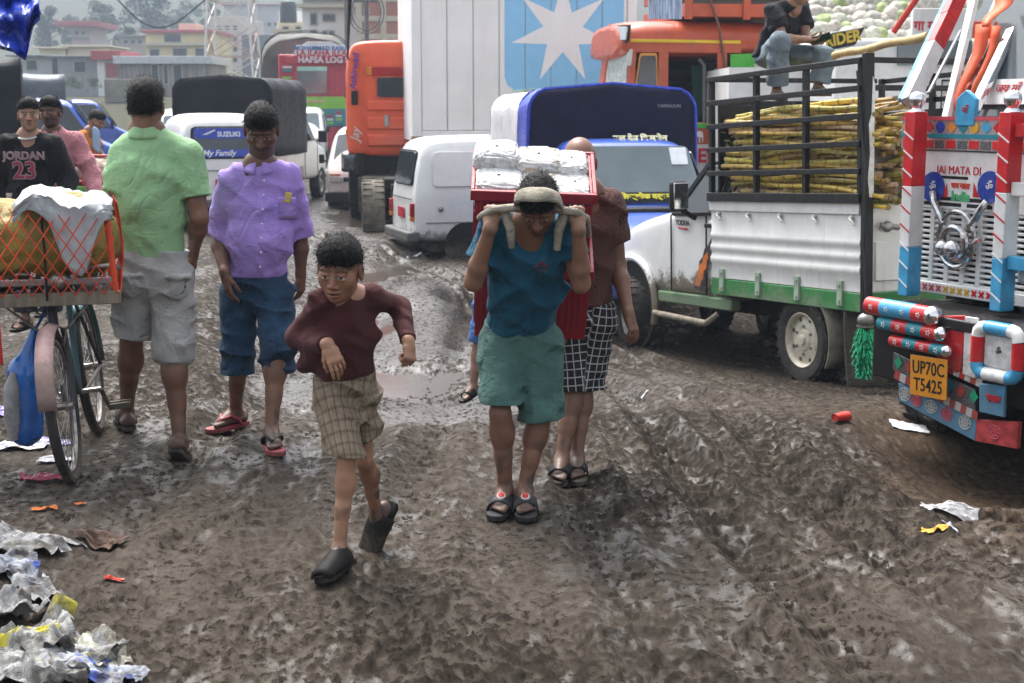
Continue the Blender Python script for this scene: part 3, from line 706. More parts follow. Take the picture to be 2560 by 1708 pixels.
def finish_body(root, org, parts, J, s, skin, hairmesh=None, name="body"):
    pts = np.stack([J[k] for k in ('neck', 'pelvis', 'shl', 'shr', 'hipl', 'hipr', 'kl', 'kr', 'el', 'er')]); f = Field(pts.min(0) - .15, pts.max(0) + .15, .014)
    f.cap(J['neck'], J['pelvis'], .07 * s, .09 * s, k=0, flat=(J['shr'] - J['shl'], 1.25)); f.cap(J['shl'], J['shr'], .045 * s, k=.05)
    for a in 'lr':
        f.cap(J['sh' + a], J['e' + a], .036 * s, .030 * s, k=.03); f.cap(J['hip' + a], J['k' + a], .062 * s, .045 * s, k=.04); f.cap(J['pelvis'], J['hip' + a], .07 * s, k=.04)
    V, Q = f.mesh(); parts = parts + [(V, Q, np.tile(np.array(skin, float), (len(V), 1)))]
    V, Q, C = merge(parts); b = np_obj(name, V, Q, skin_m, root, org, cols=C)
    if hairmesh is not None: np_obj("hair", hairmesh[0], hairmesh[1], hair_m, root, org)
    return b
def fold_set(seed, amp, *dirs): return folds(amp * 1.45, dirs, seed)
def shirt(name, J, s, mat, root, org, hem, hem_n=(0, 0, -1), sl=.7, sr=.7, rl=(.078, .072), rr=(.078, .072), bulk=1., belly=1., h=.006, fold=None, extra=None, flare=1., deep=1.35, neck_cut=.062, attrs=None, t=.009, extra_sleeve=None):
    """hem: point on the lower edge. sl/sr: sleeve end, 0-1 along upper arm, 1-2 along forearm"""
    pts = [J[k] for k in ('neck', 'shl', 'shr', 'pelvis', 'el', 'er')] + [np.array(hem)] + ([J['wl']] if sl > 1 else []) + ([J['wr']] if sr > 1 else [])
    pts = np.stack(pts); f = Field(pts.min(0) - .2, pts.max(0) + .2, h)
    lat = unit(J['shr'] - J['shl']); up = unit(J['neck'] - J['pelvis']); b = .102 * s * bulk
    chest = J['neck'] - up * .20 * s; waist = J['neck'] - up * .36 * s
    f.cap(J['neck'] - up * .06 * s, chest, .062 * s * bulk, b, k=0, flat=(lat, 1.75)); f.cap(chest, waist, b, b * .98 * belly, k=.05, flat=(lat, deep + .12))
    f.cap(waist, np.array(hem) - up * .1, b * belly, b * 1.02 * flare, k=.05, flat=(lat, deep + .10))
    f.cap(J['shl'] * .86 + J['shr'] * .14 - up * .012 * s, J['shr'] * .86 + J['shl'] * .14 - up * .012 * s, .058 * s * bulk, k=.04)
    for a in 'lr': f.cap(J['neck'] - up * .005 * s, J['sh' + a] - up * .005 * s, .050 * s, .052 * s, k=.03)
    ops = [(np.array(hem), .45)]
    if extra: extra(f)
    if fold: f.add(fold)
    f.cut(hem, hem_n)
    for a, q, r in (('l', sl, rl), ('r', sr, rr)):
        S, E, Wt = J['sh' + a], J['e' + a], J.get('w' + a); g = f.blank(); S = S - up * .012 * s
        if q <= 1:
            end = S + (E - S) * q; g.cap(S, E, r[0] * s * .93, r[1] * s, k=.03); n = unit(E - S); ops.append((end, .14))
        else:
            end = E + (Wt - E) * (q - 1); g.cap(S, E, r[0] * s * .93, r[1] * s, k=.03); g.cap(E, Wt, r[1] * s, r[1] * s * .80, k=.025); n = unit(Wt - E); ops.append((end, .11))
        if extra_sleeve: extra_sleeve(g, a)
        if fold: g.add(fold)
        if q > 1:      # cut past the wrist only
            g.near_cut(end, n, .13)
        else: g.cut(end, n)
        f.join(g, .028)
    if neck_cut: f.ell(J['neck'] + up * .030 * s, np.array((neck_cut, neck_cut, .046)) * s, None, k=.006, neg=True)
    return cloth(name, f, mat, root, org, t, ops, attrs)
def trousers(name, J, s, mat, root, org, waist, hl, hr, rl=(.098, .088, .09), rr=(.098, .088, .09), bulk=1., h=.006, fold=None, extra=None, attrs=None, nl=None, nr=None, t=.009, extra_leg=None, bent=False):
    """hl/hr: hem points; radii at hip, knee and hem"""
    pts = np.stack([J['pelvis'], J['hipl'], J['hipr'], J['kl'], J['kr'], np.array(hl), np.array(hr), np.array(waist)]); f = Field(pts.min(0) - .19, pts.max(0) + .19, h)
    lat = unit(J['hipr'] - J['hipl']); up = unit(np.array(waist) - J['pelvis'])
    f.cap(np.array(waist) - up * .01, J['pelvis'], .100 * s * bulk, .112 * s * bulk, k=0, flat=(lat, 1.42))
    f.cap(J['hipl'] * .7 + J['pelvis'] * .3 - up * .02, J['hipr'] * .7 + J['pelvis'] * .3 - up * .02, .105 * s * bulk, k=.04)
    if extra: extra(f)
    if fold: f.add(fold)
    f.cut(waist, np.array(waist) - J['pelvis'])
    for a, H, r, n in (('l', hl, rl, nl), ('r', hr, rr, nr)):
        K = J['k' + a]; H = np.array(H); past = bent or np.dot(H - K, K - J['hip' + a]) > 0; g = f.blank()
        if past: g.cap(J['hip' + a], K, r[0] * s, r[1] * s, k=.035); g.cap(K, H + unit(H - K) * .10, r[1] * s, r[2] * s, k=.03); n0 = unit(H - K)
        else: g.cap(J['hip' + a], H + unit(H - J['hip' + a]) * .10, r[0] * s, r[2] * s, k=.035); n0 = unit(K - J['hip' + a])
        J['_h' + a] = (H, unit(n) if n is not None else n0)
        if extra_leg: extra_leg(g, a)
        if fold: g.add(fold)
        if bent: g.near_cut(H, J['_h' + a][1], .2 * s)
        else: g.cut(*J['_h' + a])
        f.join(g, .022)
    return cloth(name, f, mat, root, org, t, [(J['_hl'][0], .17), (J['_hr'][0], .17)], attrs)
def leg_attr(J, hl, hr):
    """wrap-around coordinates for checks: (arc length, along, 0)"""
    def fn(V):
        dl = np.linalg.norm(V - (J['hipl'] + J['kl']) / 2, axis=1); dr = np.linalg.norm(V - (J['hipr'] + J['kr']) / 2, axis=1)
        out = np.zeros((len(V), 3))
        for a, m in (('l', dl <= dr), ('r', dl > dr)):
            A, B = J['hip' + a], J['k' + a]; d = unit(B - A); u, w = _basis(d); u, w = np.array(u), np.array(w); v = V - A
            out[m, 0] = (np.arctan2(v @ w, v @ u) * .10)[m]; out[m, 1] = (v @ d)[m]
        return out
    return fn
def collar(root, org, neck, R, s, mat, r=.066, hgt=.035, open_front=.0, tilt=.25):
    """folded shirt collar: a standing band that turns over and falls outwards"""
    neck = np.array(neck); prof = [(0, -.012), (.002, .4 * hgt), (.004, hgt), (.009, hgt + .003), (.014, hgt * .6), (.020, hgt * .05), (.024, -.014)]; rings = []
    n = 28
    for j in range(n + 1):
        a = -math.pi / 2 + open_front / 2 + (2 * math.pi - open_front) * j / n
        fr = -math.sin(a)
        rings.append([tuple(neck + R @ (np.array((math.cos(a) * (r + d) * 1.08, -math.sin(a) * -1 * (r + d) * -1, (z + .0) - tilt * (r + d) * fr * 1.0)) * s) - org) for d, z in prof])
    mb = MB(); mb.grid(rings); return mb.build("collar", mat, root, solid=.004, smooth=70)
def J_(**k): return {a: np.array(b, float) for a, b in k.items()}
SK_D, SK_M, SK_B = (.185, .092, .056), (.25, .135, .085), (.33, .175, .105)

# ---- man in the green polo, seen from behind
def green_man():
    Y = 6.95; s = 1.02
    J = J_(neck=D(337, 298, Y), pelvis=D(352, 630, Y), shl=D(287, 348, Y), shr=D(432, 348, Y), hipl=D(315, 640, Y), hipr=D(395, 640, Y),
           el=D(262, 478, Y - .02), er=D(458, 500, Y - .03), wl=D(300, 560, Y + .28), wr=D(443, 582, Y + .12),
           kl=D(302, 778, Y + .02), kr=D(398, 800, Y - .10))
    base = (float(J['pelvis'][0]), Y, gz(-1.9, Y))
    root, org = person(base, "man in a mint green polo and grey cargo shorts walking away beside the bicycle")
    R = rotmat((.06, 1, .02))
    hp, hm = head(D(336, 245, Y), R, 1.02 * s, (.20, .105, .068), hair=True, neck=J['neck'] + np.array((0, 0, -.03)), hairtop=.012, h=.0032, eyes=False, hair_cut=.0)
    parts = hp
    parts.append(limb_arm(J['el'], J['wl'], SK_D, s, start=J['shl'] * .5 + J['el'] * .5, hand=dict(fdir=(.2, .8, -.3), palm_n=(1, 0, 0), side=1, curl=.4), h=.004, thick=1.05))
    parts.append(limb_arm(J['er'], J['wr'], SK_D, s, start=J['shr'] * .5 + J['er'] * .5, hand=dict(fdir=(-.10, .35, -.9), palm_n=(-1, .2, 0), side=1, curl=[.55, .6, .65, .7]), thick=1.12))
    al, ar = A_(290, 925, 7.18, s), A_(411, 985, 6.76, s)
    ul = (0, -.05, 1); ur = (0, .55, .85)
    tl, tr = (-.42, .9, 0), (.06, .85, -.55)
    parts.append(limb_leg(J['kl'], al, tl, (.17, .082, .05), s, mudz=1., side=-1, up=ul, thick=1.05)); parts.append(limb_leg(J['kr'], ar, tr, (.17, .082, .05), s, mudz=.8, side=1, up=ur, thick=1.05))
    finish_body(root, org, parts, J, s, SK_D, hm)
    sandal(root, org, al, tl, s, up=ul, side=-1); sandal(root, org, ar, tr, s, up=ur, side=1)
    pol = fabric("green_cotton", (.27, .46, .245), var=.07)
    shirt("polo_shirt", J, s, pol, root, org, D(352, 592, Y), hem_n=(0, 0, -1), sl=.70, sr=.68, rl=(.078, .076), rr=(.078, .076), bulk=1.06, belly=1.0, deep=1.36, flare=.96, neck_cut=0, extra=lambda f: f.cap(J['neck'] - np.array((0, 0, .08)), J['neck'] - np.array((0, 0, .004)), .078, .066, k=.03),
          fold=fold_set(3, .006, ((.5, 0, 1), .16, .8), ((-.5, 0, 1), .19, .8), ((1, 0, .1), .13, .5)))
    collar(root, org, J['neck'] + np.array((0, 0, -.022)), rotmat((.06, -1, 0)), s, pol, r=.062, hgt=.034, tilt=.05)
    grey = fabric("grey_cargo_cotton", (.36, .36, .345), var=.12)
    def pk(f):
        for (x, y, dy) in ((300, 655, -.125), (408, 660, -.135)):
            f.ell(D(x, y, Y + dy), (.062, .020, .062), None, k=.003)
            f.ell(D(x, y - 22, Y + dy - .004), (.066, .024, .020), None, k=.002)
        f.ell(D(264, 715, Y), (.022, .065, .085), None, k=.003); f.ell(D(437, 735, Y - .03), (.024, .065, .085), None, k=.003)
        f.ell(D(437, 700, Y - .03), (.029, .07, .020), None, k=.002); f.ell(D(264, 680, Y), (.027, .07, .020), None, k=.002)
    trousers("cargo_shorts", J, s, grey, root, org, D(354, 570, Y), D(307, 772, Y + .02), D(396, 802, Y - .08), rl=(.108, .098, .098), rr=(.108, .098, .100), bulk=1.12, extra=pk,
             fold=fold_set(9, .008, ((.3, 0, 1), .10, .9), ((-.6, 0, 1), .13, .8), ((1, 0, .2), .11, .5)))
green_man()

# ---- man in the purple shirt
def purple_man():
    Y = 7.2; s = 1.0
    J = J_(neck=D(598, 376, Y), pelvis=D(590, 660, Y + .04), shl=D(533, 408, Y), shr=D(662, 405, Y + .02), hipl=D(552, 670, Y + .05), hipr=D(630, 670, Y),
           el=D(500, 540, Y + .06), er=D(690, 545, Y + .10), wl=D(517, 628, Y - .10), wr=D(690, 632, Y + .12),
           kl=D(545, 800, Y + .02), kr=D(637, 800, Y - .14))
    base = (float(J['pelvis'][0]), Y, gz(-1., Y))
    root, org = person(base, "man with a moustache in a lilac shirt and rolled-up dark jeans, looking down")
    R = rotmat((.10, -1, -.58))
    hp, hm = head(D(600, 298, Y - .035), R, 1.05, (.115, .056, .037), hair=True, must=.95, stub=.45, neck=J['neck'] + np.array((0, 0, -.05)), hairtop=.010, look_down=.8, hair_cut=-.004, neck_r=.06)
    parts = hp
    parts.append(limb_arm(J['el'], J['wl'], (.135, .066, .042), s, hand=dict(fdir=(.12, -.12, -1), palm_n=(.75, .6, 0), side=1, curl=[.28, .34, .4, .46]), thick=1.08))
    parts.append(limb_arm(J['er'], J['wr'], (.135, .066, .042), s, hand=dict(fdir=(.02, .1, -1), palm_n=(-.9, .3, 0), side=-1, curl=.5), h=.004))
    al, ar = A_(540, 898, 7.50, s), A_(622, 976, 6.94, s)
    tl, tr = (-.55, -.75, .0), (.32, -.95, 0); ul = (0, .05, 1); ur = (0, .1, 1)
    parts.append(limb_leg(J['kl'], al, tl, SK_D, s, mudz=.9, side=1, up=ul, h=.0036)); parts.append(limb_leg(J['kr'], ar, tr, SK_D, s, mudz=.9, side=-1, up=ur, h=.0036))
    finish_body(root, org, parts, J, s, (.12, .058, .038), hm)
    red = mk("red_sandal_rubber", (.30, .030, .045), rough=.55, mud=(-.2, .3, .5)); blk = mk("black_strap_rubber", (.012, .011, .011), rough=.5)
    sandal(root, org, al, tl, 1.04, up=ul, sole=red, strap=red, side=1); sandal(root, org, ar, tr, 1.04, up=ur, sole=red, strap=blk, side=-1)
    pur = fabric("lilac_cotton", (.34, .235, .60), var=.09)
    hem = D(592, 634, Y)
    def ex(f):
        f.ell(D(598, 560, Y - .05), (.13, .09, .13), None, k=.09); f.cap(J['neck'] - np.array((0, 0, .08)), J['neck'] - np.array((0, .004, .012)), .074, .060, k=.03)
    def es(g, a):
        e = D(503, 526, Y + .05) if a == 'l' else D(690, 528, Y + .09); g.cap(e + np.array((0, 0, .024)), e - np.array((0, 0, .04)), .064, .067, k=.004)
    shirt("shirt", J, s, pur, root, org, hem, sl=.97, sr=.97, rl=(.080, .064), rr=(.080, .064), bulk=.98, belly=1.04, deep=1.36, flare=1.02, extra=ex, extra_sleeve=es, neck_cut=0,
          fold=fold_set(21, .0075, ((.6, 0, 1), .13, .8), ((-.6, 0, 1), .15, .9), ((1, 0, .25), .09, .7)))
    collar(root, org, J['neck'] + np.array((0, -.004, -.008)), rotmat((.05, -1, .1)), s, pur, r=.057, hgt=.034, open_front=.42, tilt=.45)
    for k in range(7):
        p = D(606 - k * 1.5, 415 + k * 33, Y - .150 - .03 * math.sin(k * .5)) - org; mb = MB(); mb.ell(p, (.006, .006, .006), 8, 5); mb.build("button", mk("pale_button", (.6, .55, .7), rough=.35), root)
    # breast pocket and the yellow packet in it
    mb = MB(); c = D(658, 480, Y - .165) - org
    P = [[(c[0] + x, c[1] + .35 * abs(x) ** 1.1 + .02 * j / 4, c[2] + z) for x in np.linspace(-.045, .045, 6)] for j, z in enumerate(np.linspace(.055, -.055, 5))]
    mb.grid(P); mb.build("breast_pocket", pur, root, solid=.006)
    mb = MB(); mb.box(-.016, .016, -.004, .004, -.03, .018, M=Matrix.Translation(Vector(tuple(c + np.array((.008, .004, .062))))) @ Matrix.Rotation(.25, 4, 'Y')); mb.build("packet", mk("yellow_packet", (.55, .42, .06), rough=.4), root, bevel=.002)
    jean = fabric("dark_blue_denim", (.016, .046, .092), var=.25, bs=320, vs=10)
    def cuff(f, a):
        q, r = (D(546, 826, Y + .04), .088) if a == 'l' else (D(637, 826, Y - .12), .090)
        f.cap(q + np.array((0, 0, .035)), q - np.array((0, 0, .12)), r * .97, r, k=.006)
    trousers("jeans", J, s, jean, root, org, D(592, 615, Y), D(546, 852, Y + .10), D(637, 852, Y - .10), rl=(.105, .084, .080), rr=(.105, .086, .082), bulk=1.08, extra_leg=cuff, nl=(0, 0, -1), nr=(0, 0, -1),
             fold=fold_set(33, .009, ((.2, 0, 1), .09, 1.), ((-.5, 0, 1), .12, .8), ((.9, 0, .3), .10, .4)))
purple_man()

# ---- running boy
def boy():
    Y = 5.2; s = .74
    J = J_(neck=D(794, 684, Y - .03), pelvis=D(792, 895, Y + .05), shl=D(736, 690, Y - .06), shr=D(856, 676, Y + .03), hipl=D(768, 905, Y + .02), hipr=D(822, 900, Y + .06),
           el=D(682, 775, Y + .05), er=D(918, 706, Y + .12), wl=D(752, 792, Y - .14), wr=D(937, 785, Y - .02),
           kl=D(795, 1052, Y - .12), kr=D(838, 1062, Y + .08))
    base = (float(J['pelvis'][0]), Y, gz(-.7, Y))
    root, org = person(base, "boy in a maroon sweater and brown checked shorts running towards the camera")
    R = rotmat((-.20, -1, -.30), (.06, 0, 1))
    hp, hm = head(D(780, 618, Y - .075), R, .99, (.25, .122, .074), hair=True, neck=J['neck'] + np.array((0, .01, -.05)), hairtop=.010, look_down=.1, neck_r=.047, mouth=.35, child=True, h=.0024, hair_cut=-.010, ear=1.05)
    parts = hp
    parts.append(limb_arm(J['el'], J['wl'], SK_B, s, hand=dict(fdir=(.42, -.25, -.80), palm_n=(-.3, .85, -.3), side=-1, curl=[.25, .32, .4, .45], size=1.12, thumb_in=.4, spread=.05), h=.0024))
    parts.append(limb_arm(J['er'], J['wr'], SK_B, s, hand=dict(fdir=(.12, -.40, -.85), palm_n=(-.75, .55, -.2), side=1, curl=[1.25, 1.3, 1.35, 1.35], size=1.12, thumb_in=.55, thumb_curl=.9), h=.0024))
    al, ar = A_(779, 1236, 5.05, 1.0), D(864, 1176, 5.38)
    tl, ul = (-.36, -.92, -.03), (-.22, -.05, .97)
    tr, ur = (-.42, -.30, -.85), (-.45, -.75, .48)
    parts.append(limb_leg(J['kl'], al, tl, SK_B, s, mudz=.9, side=1, up=ul, h=.003, thick=.90, calf=.95)); parts.append(limb_leg(J['kr'], ar, tr, (.22, .11, .066), s, mudz=1.2, side=-1, up=ur, h=.003, thick=.86))
    finish_body(root, org, parts, J, s, SK_B, hm)
    clog = mk("black_clog_foam", (.012, .011, .010), rough=.62, mud=(-.1, .15, .5), spec=.15)
    sandal(root, org, al, tl, .92, up=ul, style='slide', sole=clog, name="clog"); sandal(root, org, ar, tr, .92, up=ur, style='slide', sole=clog, name="clog")
    mar = fabric("maroon_knit", (.060, .0135, .0145), var=.16, bump=.5, bs=300)
    def tail(f):
        f.cap(J['neck'] - np.array((0, 0, .07)), J['neck'] - np.array((0, -.006, .012)), .066, .050, k=.03)
        f.cap(D(735, 800, Y + .03), D(700, 838, Y + .05), .055, .03, k=.05, flat=((.3, 1, 0), 1.6))
    shirt("sweater", J, s, mar, root, org, D(790, 868, Y), hem_n=(.12, 0, -1), sl=1.93, sr=1.93, rl=(.066, .056), rr=(.066, .054), bulk=.98, belly=.97, deep=1.22, flare=1.03, h=.005, extra=tail, neck_cut=0,
          fold=fold_set(41, .0034, ((.7, 0, 1), .06, .9), ((-.7, 0, 1), .07, .9), ((1, 0, .1), .08, .5)))
    rib = MB(); up = np.array((.0, -.10, 1)); nk = J['neck'] + np.array((-.0, .004, .016)) - org
    rib.tube([tuple(nk + np.array((math.cos(a) * .047, math.sin(a) * .046, .010 * math.sin(a)))) for a in np.linspace(0, 2 * math.pi, 25)], .008, 8); rib.build("neckband", mar, root)
    sh = bpy.data.materials.new("brown_check_cotton"); sh.use_nodes = True; nt = sh.node_tree; b = nt.nodes["Principled BSDF"]
    A = _nd(nt, "ShaderNodeAttribute", attribute_name="wrap"); sp = _nd(nt, "ShaderNodeSeparateXYZ"); nt.links.new(A.outputs['Vector'], sp.inputs[0])
    def band(v, n, lo, hi): return maprange(nt, math_(nt, 'FRACT', math_(nt, 'MULTIPLY', v, n)), lo, hi)
    c = mixc(nt, maprange(nt, noise(nt, A.outputs['Vector'], 30, 3), .3, .7), (.17, .125, .08), (.235, .18, .12))
    c = mixc(nt, math_(nt, 'MULTIPLY', band(sp.outputs[0], 26, .72, .8), .6), c, (.05, .03, .02)); c = mixc(nt, math_(nt, 'MULTIPLY', band(sp.outputs[1], 22, .7, .78), .5), c, (.05, .03, .02))
    c = mixc(nt, math_(nt, 'MULTIPLY', band(sp.outputs[0], 52, .86, .9), .5), c, (.33, .28, .2)); nt.links.new(c, b.inputs['Base Color']); b.inputs['Roughness'].default_value = .85; wrinkle(sh)
    trousers("shorts", J, s, sh, root, org, D(792, 852, Y + .03), D(792, 1046, Y - .10), D(838, 1012, Y + .06), rl=(.105, .098, .092), rr=(.10, .095, .088), bulk=1.10, h=.005, nl=(-.1, -.1, -1), nr=(.4, 0, -1),
             fold=fold_set(51, .0095, ((.8, 0, 1), .085, 1.), ((-.7, 0, 1), .10, .8), ((1, 0, .1), .08, .7)), attrs={"wrap": leg_attr(J, 0, 0)})
boy()

# ---- porter with the crates on a head strap
def porter():
    Y = 6.12; s = .98
    J = J_(neck=D(1222, 505, Y - .26), pelvis=D(1194, 775, Y + .06), shl=D(1138, 525, Y - .22), shr=D(1296, 520, Y - .20), hipl=D(1152, 795, Y + .05), hipr=D(1238, 795, Y + .05),
           el=D(1086, 648, Y - .22), er=D(1334, 652, Y - .20), wl=D(1126, 520, Y - .36), wr=D(1327, 522, Y - .34),
           kl=D(1148, 948, Y - .10), kr=D(1240, 955, Y - .02))
    base = (float(J['pelvis'][0]), Y, gz(-.2, Y))
    root, org = person(base, "porter in a teal t-shirt bent under red crates held by a head strap")
    R = rotmat((-.10, -.72, -.85))
    hp, hm = head(D(1236, 468, Y - .34), R, 1.0, (.17, .083, .052), hair=True, stub=.5, must=.3, neck=J['neck'] + np.array((0, .03, -.05)), look_down=1., hairtop=.008, hair_cut=-.005)
    parts = hp
    for a, el, w, fx in (('l', J['el'], J['wl'], 1), ('r', J['er'], J['wr'], -1)):
        parts.append(limb_arm(el, w, SK_M, s, start=J['sh' + a] * .5 + el * .5, hand=dict(fdir=(.10 * fx, .30, .95), palm_n=(.35 * fx, .9, -.2), side=(1 if a == 'l' else -1), curl=[1.2, 1.25, 1.3, 1.3], thumb_in=.5, thumb_curl=.8), thick=1.0))
    al, ar = A_(1160, 1105, 6.08, s), A_(1203, 1103, 6.06, s)
    tl, tr = (-.22, -1, 0), (.05, -1, 0)
    parts.append(limb_leg(J['kl'], al, tl, SK_D, s, mudz=.8, side=1, h=.0036, thick=.93)); parts.append(limb_leg(J['kr'], ar, tr, SK_D, s, mudz=.8, side=-1, h=.0036, thick=.93))
    finish_body(root, org, parts, J, s, SK_D, hm)
    slide = mk("dark_slide_rubber", (.014, .015, .018), rough=.6, mud=(-.2, .2, .6)); badge = mk("red_white_badge", (.5, .04, .03), rough=.5); white = mk("badge_white", (.6, .58, .55), rough=.5)
    for A, t, sd in ((al, tl, 1), (ar, tr, -1)):
        so = sandal(root, org, A, t, 1.04, style='band', sole=slide, name="slide_sandal", side=sd)
        td = unit(t); c = A - np.array((0, 0, .070)) + td * .085 + np.array((0, 0, .0585)) - org
        for nm, r, dz, m in (("badge_rim", .020, 0, white), ("badge", .015, .003, badge)):
            mb = MB(); mb.lathe([(r, 0), (r * .95, .004), (0.001, .005)], 12, Matrix.Translation(Vector(tuple(c + np.array((0, 0, dz))))) @ Matrix.Rotation(.55, 4, 'X')); mb.build(nm, m, so)
    tee = fabric("teal_jersey", (.006, .072, .125), var=.16, rough=.75)
    shirt("t_shirt", J, s, tee, root, org, D(1190, 752, Y + .04), hem_n=(0, .25, -1), sl=.60, sr=.52, rl=(.082, .080), rr=(.082, .080), bulk=1.0, belly=1.02, deep=1.36, flare=1.02, neck_cut=.05,
          fold=fold_set(61, .0085, ((.7, 0, 1), .13, .9), ((-.7, 0, 1), .15, .9), ((1, 0, .2), .12, .4)))
    trefoil = MB(); c = D(1243, 611, Y - .315) - org
    for dx, dz, a in ((-.016, .0, .6), (0, .008, 0), (.016, .0, -.6)): trefoil.ell((c[0] + dx, c[1], c[2] + dz), (.007, .003, .016), 8, 6, M=Matrix.Rotation(a, 4, 'Y'))
    trefoil.box(c[0] - .020, c[0] + .020, c[1] - .003, c[1] + .002, c[2] - .020, c[2] - .016); trefoil.build("chest_emblem", mk("dark_red_print", (.07, .02, .03), rough=.7), root)
    gr = fabric("sage_green_twill", (.060, .128, .112), var=.10)
    trousers("shorts", J, s, gr, root, org, D(1194, 738, Y + .04), D(1150, 922, Y - .08), D(1240, 958, Y), rl=(.108, .100, .094), rr=(.110, .104, .102), bulk=1.12, nl=(0, 0, -1), nr=(.1, 0, -1),
             fold=fold_set(71, .009, ((.4, 0, 1), .10, .9), ((-.6, 0, 1), .12, .8), ((1, 0, .1), .12, .5)))
    # head strap: a broad band over the crown, thin twisted cords going down to the crates
    jute = fabric("worn_jute_sacking", (.33, .30, .235), var=.35, rough=.9, bump=.6, bs=120, vs=14)
    st = empty("head_strap", base); tag(st, "worn pale sacking head strap over the porter's forehead", "strap")
    c = D(1238, 462, Y - .34); Rm = R; mb = MB(); rows = []
    for i, t in enumerate(np.linspace(-1, 1, 25)):
        a = t * 1.42; wid = .045 * (1 - .72 * abs(t) ** 2.2)
        row = []
        for j in range(7):
            v = (j / 6 - .5) * 2; rad = (.101 + .003 * math.sin(9 * t + 5 * v)) 
            sag = -.05 * max(0, abs(t) - .75) * 4
            q = np.array((math.sin(a) * .096, .052 + v * wid * .75 + .012 * math.cos(a), .036 + math.cos(a) * .098 - .010 * v * v)) + np.array((0, -.02 * abs(t), sag)); row.append(tuple(c + Rm @ q - org))
        rows.append(row)
    mb.grid(rows); mb.build("band", jute, st, solid=.010, smooth=70)
    for sx, wpt, hpt in ((-1, J['wl'], D(1128, 480, Y - .36)), (1, J['wr'], D(1325, 486, Y - .33))):
        a0 = np.array(rows[0 if sx < 0 else -1][3]) + org
        hpt2 = hpt + np.array((sx * -.005, -.02, 0)); back = D(1100 if sx < 0 else 1350, 500 if sx < 0 else 540, Y + .15)
        pts = [a0, (a0 + hpt2) / 2 + np.array((0, 0, .008)), hpt2, hpt2 + np.array((sx * .045, .06, -.03)), back]
        mb = MB(); mb.tube([tuple(q - org) for q in pts], [.020, .018, .016, .015, .014], 9); mb.build("cord", jute, st)
        f0 = hpt2 + np.array((-sx * .045, .03, -.005)); mb = MB(); mb.tube([tuple(q - org) for q in (f0, f0 + np.array((-sx * .025, -.01, -.07)), f0 + np.array((-sx * .03, .02, -.15)))], [.022, .020, .014], 9); mb.build("shoulder_cord", jute, st)
porter()

# ---- bald man behind the porter
def bald_man():
    Y = 6.82; s = .97
    J = J_(neck=D(1345, 436, Y - .02), pelvis=D(1338, 728, Y + .02), shl=D(1272, 462, Y), shr=D(1398, 462, Y), hipl=D(1305, 735, Y), hipr=D(1368, 735, Y),
           el=D(1262, 600, Y), er=D(1418, 608, Y + .02), wl=D(1275, 720, Y - .1), wr=D(1443, 722, Y - .14), kl=D(1318, 880, Y - .02), kr=D(1338, 885, Y + .03))
    base = (float(J['pelvis'][0]), Y, gz(.2, Y)); root, org = person(base, "bald man in a brown t-shirt and black checked shorts walking behind the porter")
    R = rotmat((.05, -1, -.40))
    hp, hm = head(D(1330, 374, Y - .04), R, 1.0, (.19, .095, .06), neck=J['neck'] + np.array((0, 0, -.05)), stub=.3, h=.0034, look_down=.6)
    parts = hp
    parts.append(limb_arm(J['er'], J['wr'], SK_D, s, start=J['shr'] * .5 + J['er'] * .5, hand=dict(fdir=(.28, -.22, -.9), palm_n=(-.75, .6, -.1), side=1, curl=[.35, .45, .55, .6], thumb_in=.25), thick=1.05))
    parts.append(limb_arm(J['el'], J['wl'], SK_D, s, start=J['shl'] * .5 + J['el'] * .5, hand=dict(fdir=(0, -.2, -1), palm_n=(1, .2, 0), side=1, curl=.4), h=.005))
    al, ar = A_(1290, 1050, 6.66, s), A_(1324, 1040, 6.74, s); tl, tr = (-.18, -1, -.05), (-.02, -1, -.05)
    parts.append(limb_leg(J['kl'], al, tl, SK_D, s, mudz=.8, side=1, h=.004)); parts.append(limb_leg(J['kr'], ar, tr, SK_D, s, mudz=.8, side=-1, h=.004))
    finish_body(root, org, parts, J, s, SK_D)
    sandal(root, org, al, tl, 1.0, side=1, style='band'); sandal(root, org, ar, tr, 1.0, side=-1, style='band')
    shirt("t_shirt", J, s, fabric("brown_jersey", (.095, .041, .034), var=.12), root, org, D(1338, 700, Y), sl=.64, sr=.62, rl=(.088, .086), rr=(.088, .082), bulk=1.0, deep=1.32, h=.007, neck_cut=.05,
          fold=fold_set(81, .007, ((.6, 0, 1), .13, .9), ((-.6, 0, 1), .15, .8)))
    ck = bpy.data.materials.new("black_check_cotton"); ck.use_nodes = True; nt = ck.node_tree; b = nt.nodes["Principled BSDF"]
    A = _nd(nt, "ShaderNodeAttribute", attribute_name="wrap"); sp = _nd(nt, "ShaderNodeSeparateXYZ"); nt.links.new(A.outputs['Vector'], sp.inputs[0])
    g = [math_(nt, 'GREATER_THAN', math_(nt, 'FRACT', math_(nt, 'MULTIPLY', sp.outputs[i], n)), .86) for i, n in ((0, 27), (1, 26))]
    nt.links.new(mixc(nt, math_(nt, 'MAXIMUM', g[0], g[1]), (.012, .012, .013), (.42, .42, .42)), b.inputs['Base Color']); b.inputs['Roughness'].default_value = .85; wrinkle(ck)
    trousers("shorts", J, s, ck, root, org, D(1338, 690, Y), D(1318, 892, Y - .02), D(1342, 890, Y + .03), rl=(.105, .094, .090), rr=(.105, .096, .092), bulk=1.03, nl=(0, 0, -1), nr=(0, 0, -1),
             fold=fold_set(91, .007, ((.4, 0, 1), .11, .9), ((1, 0, .1), .1, .5)), attrs={"wrap": leg_attr(J, 0, 0)})
bald_man()

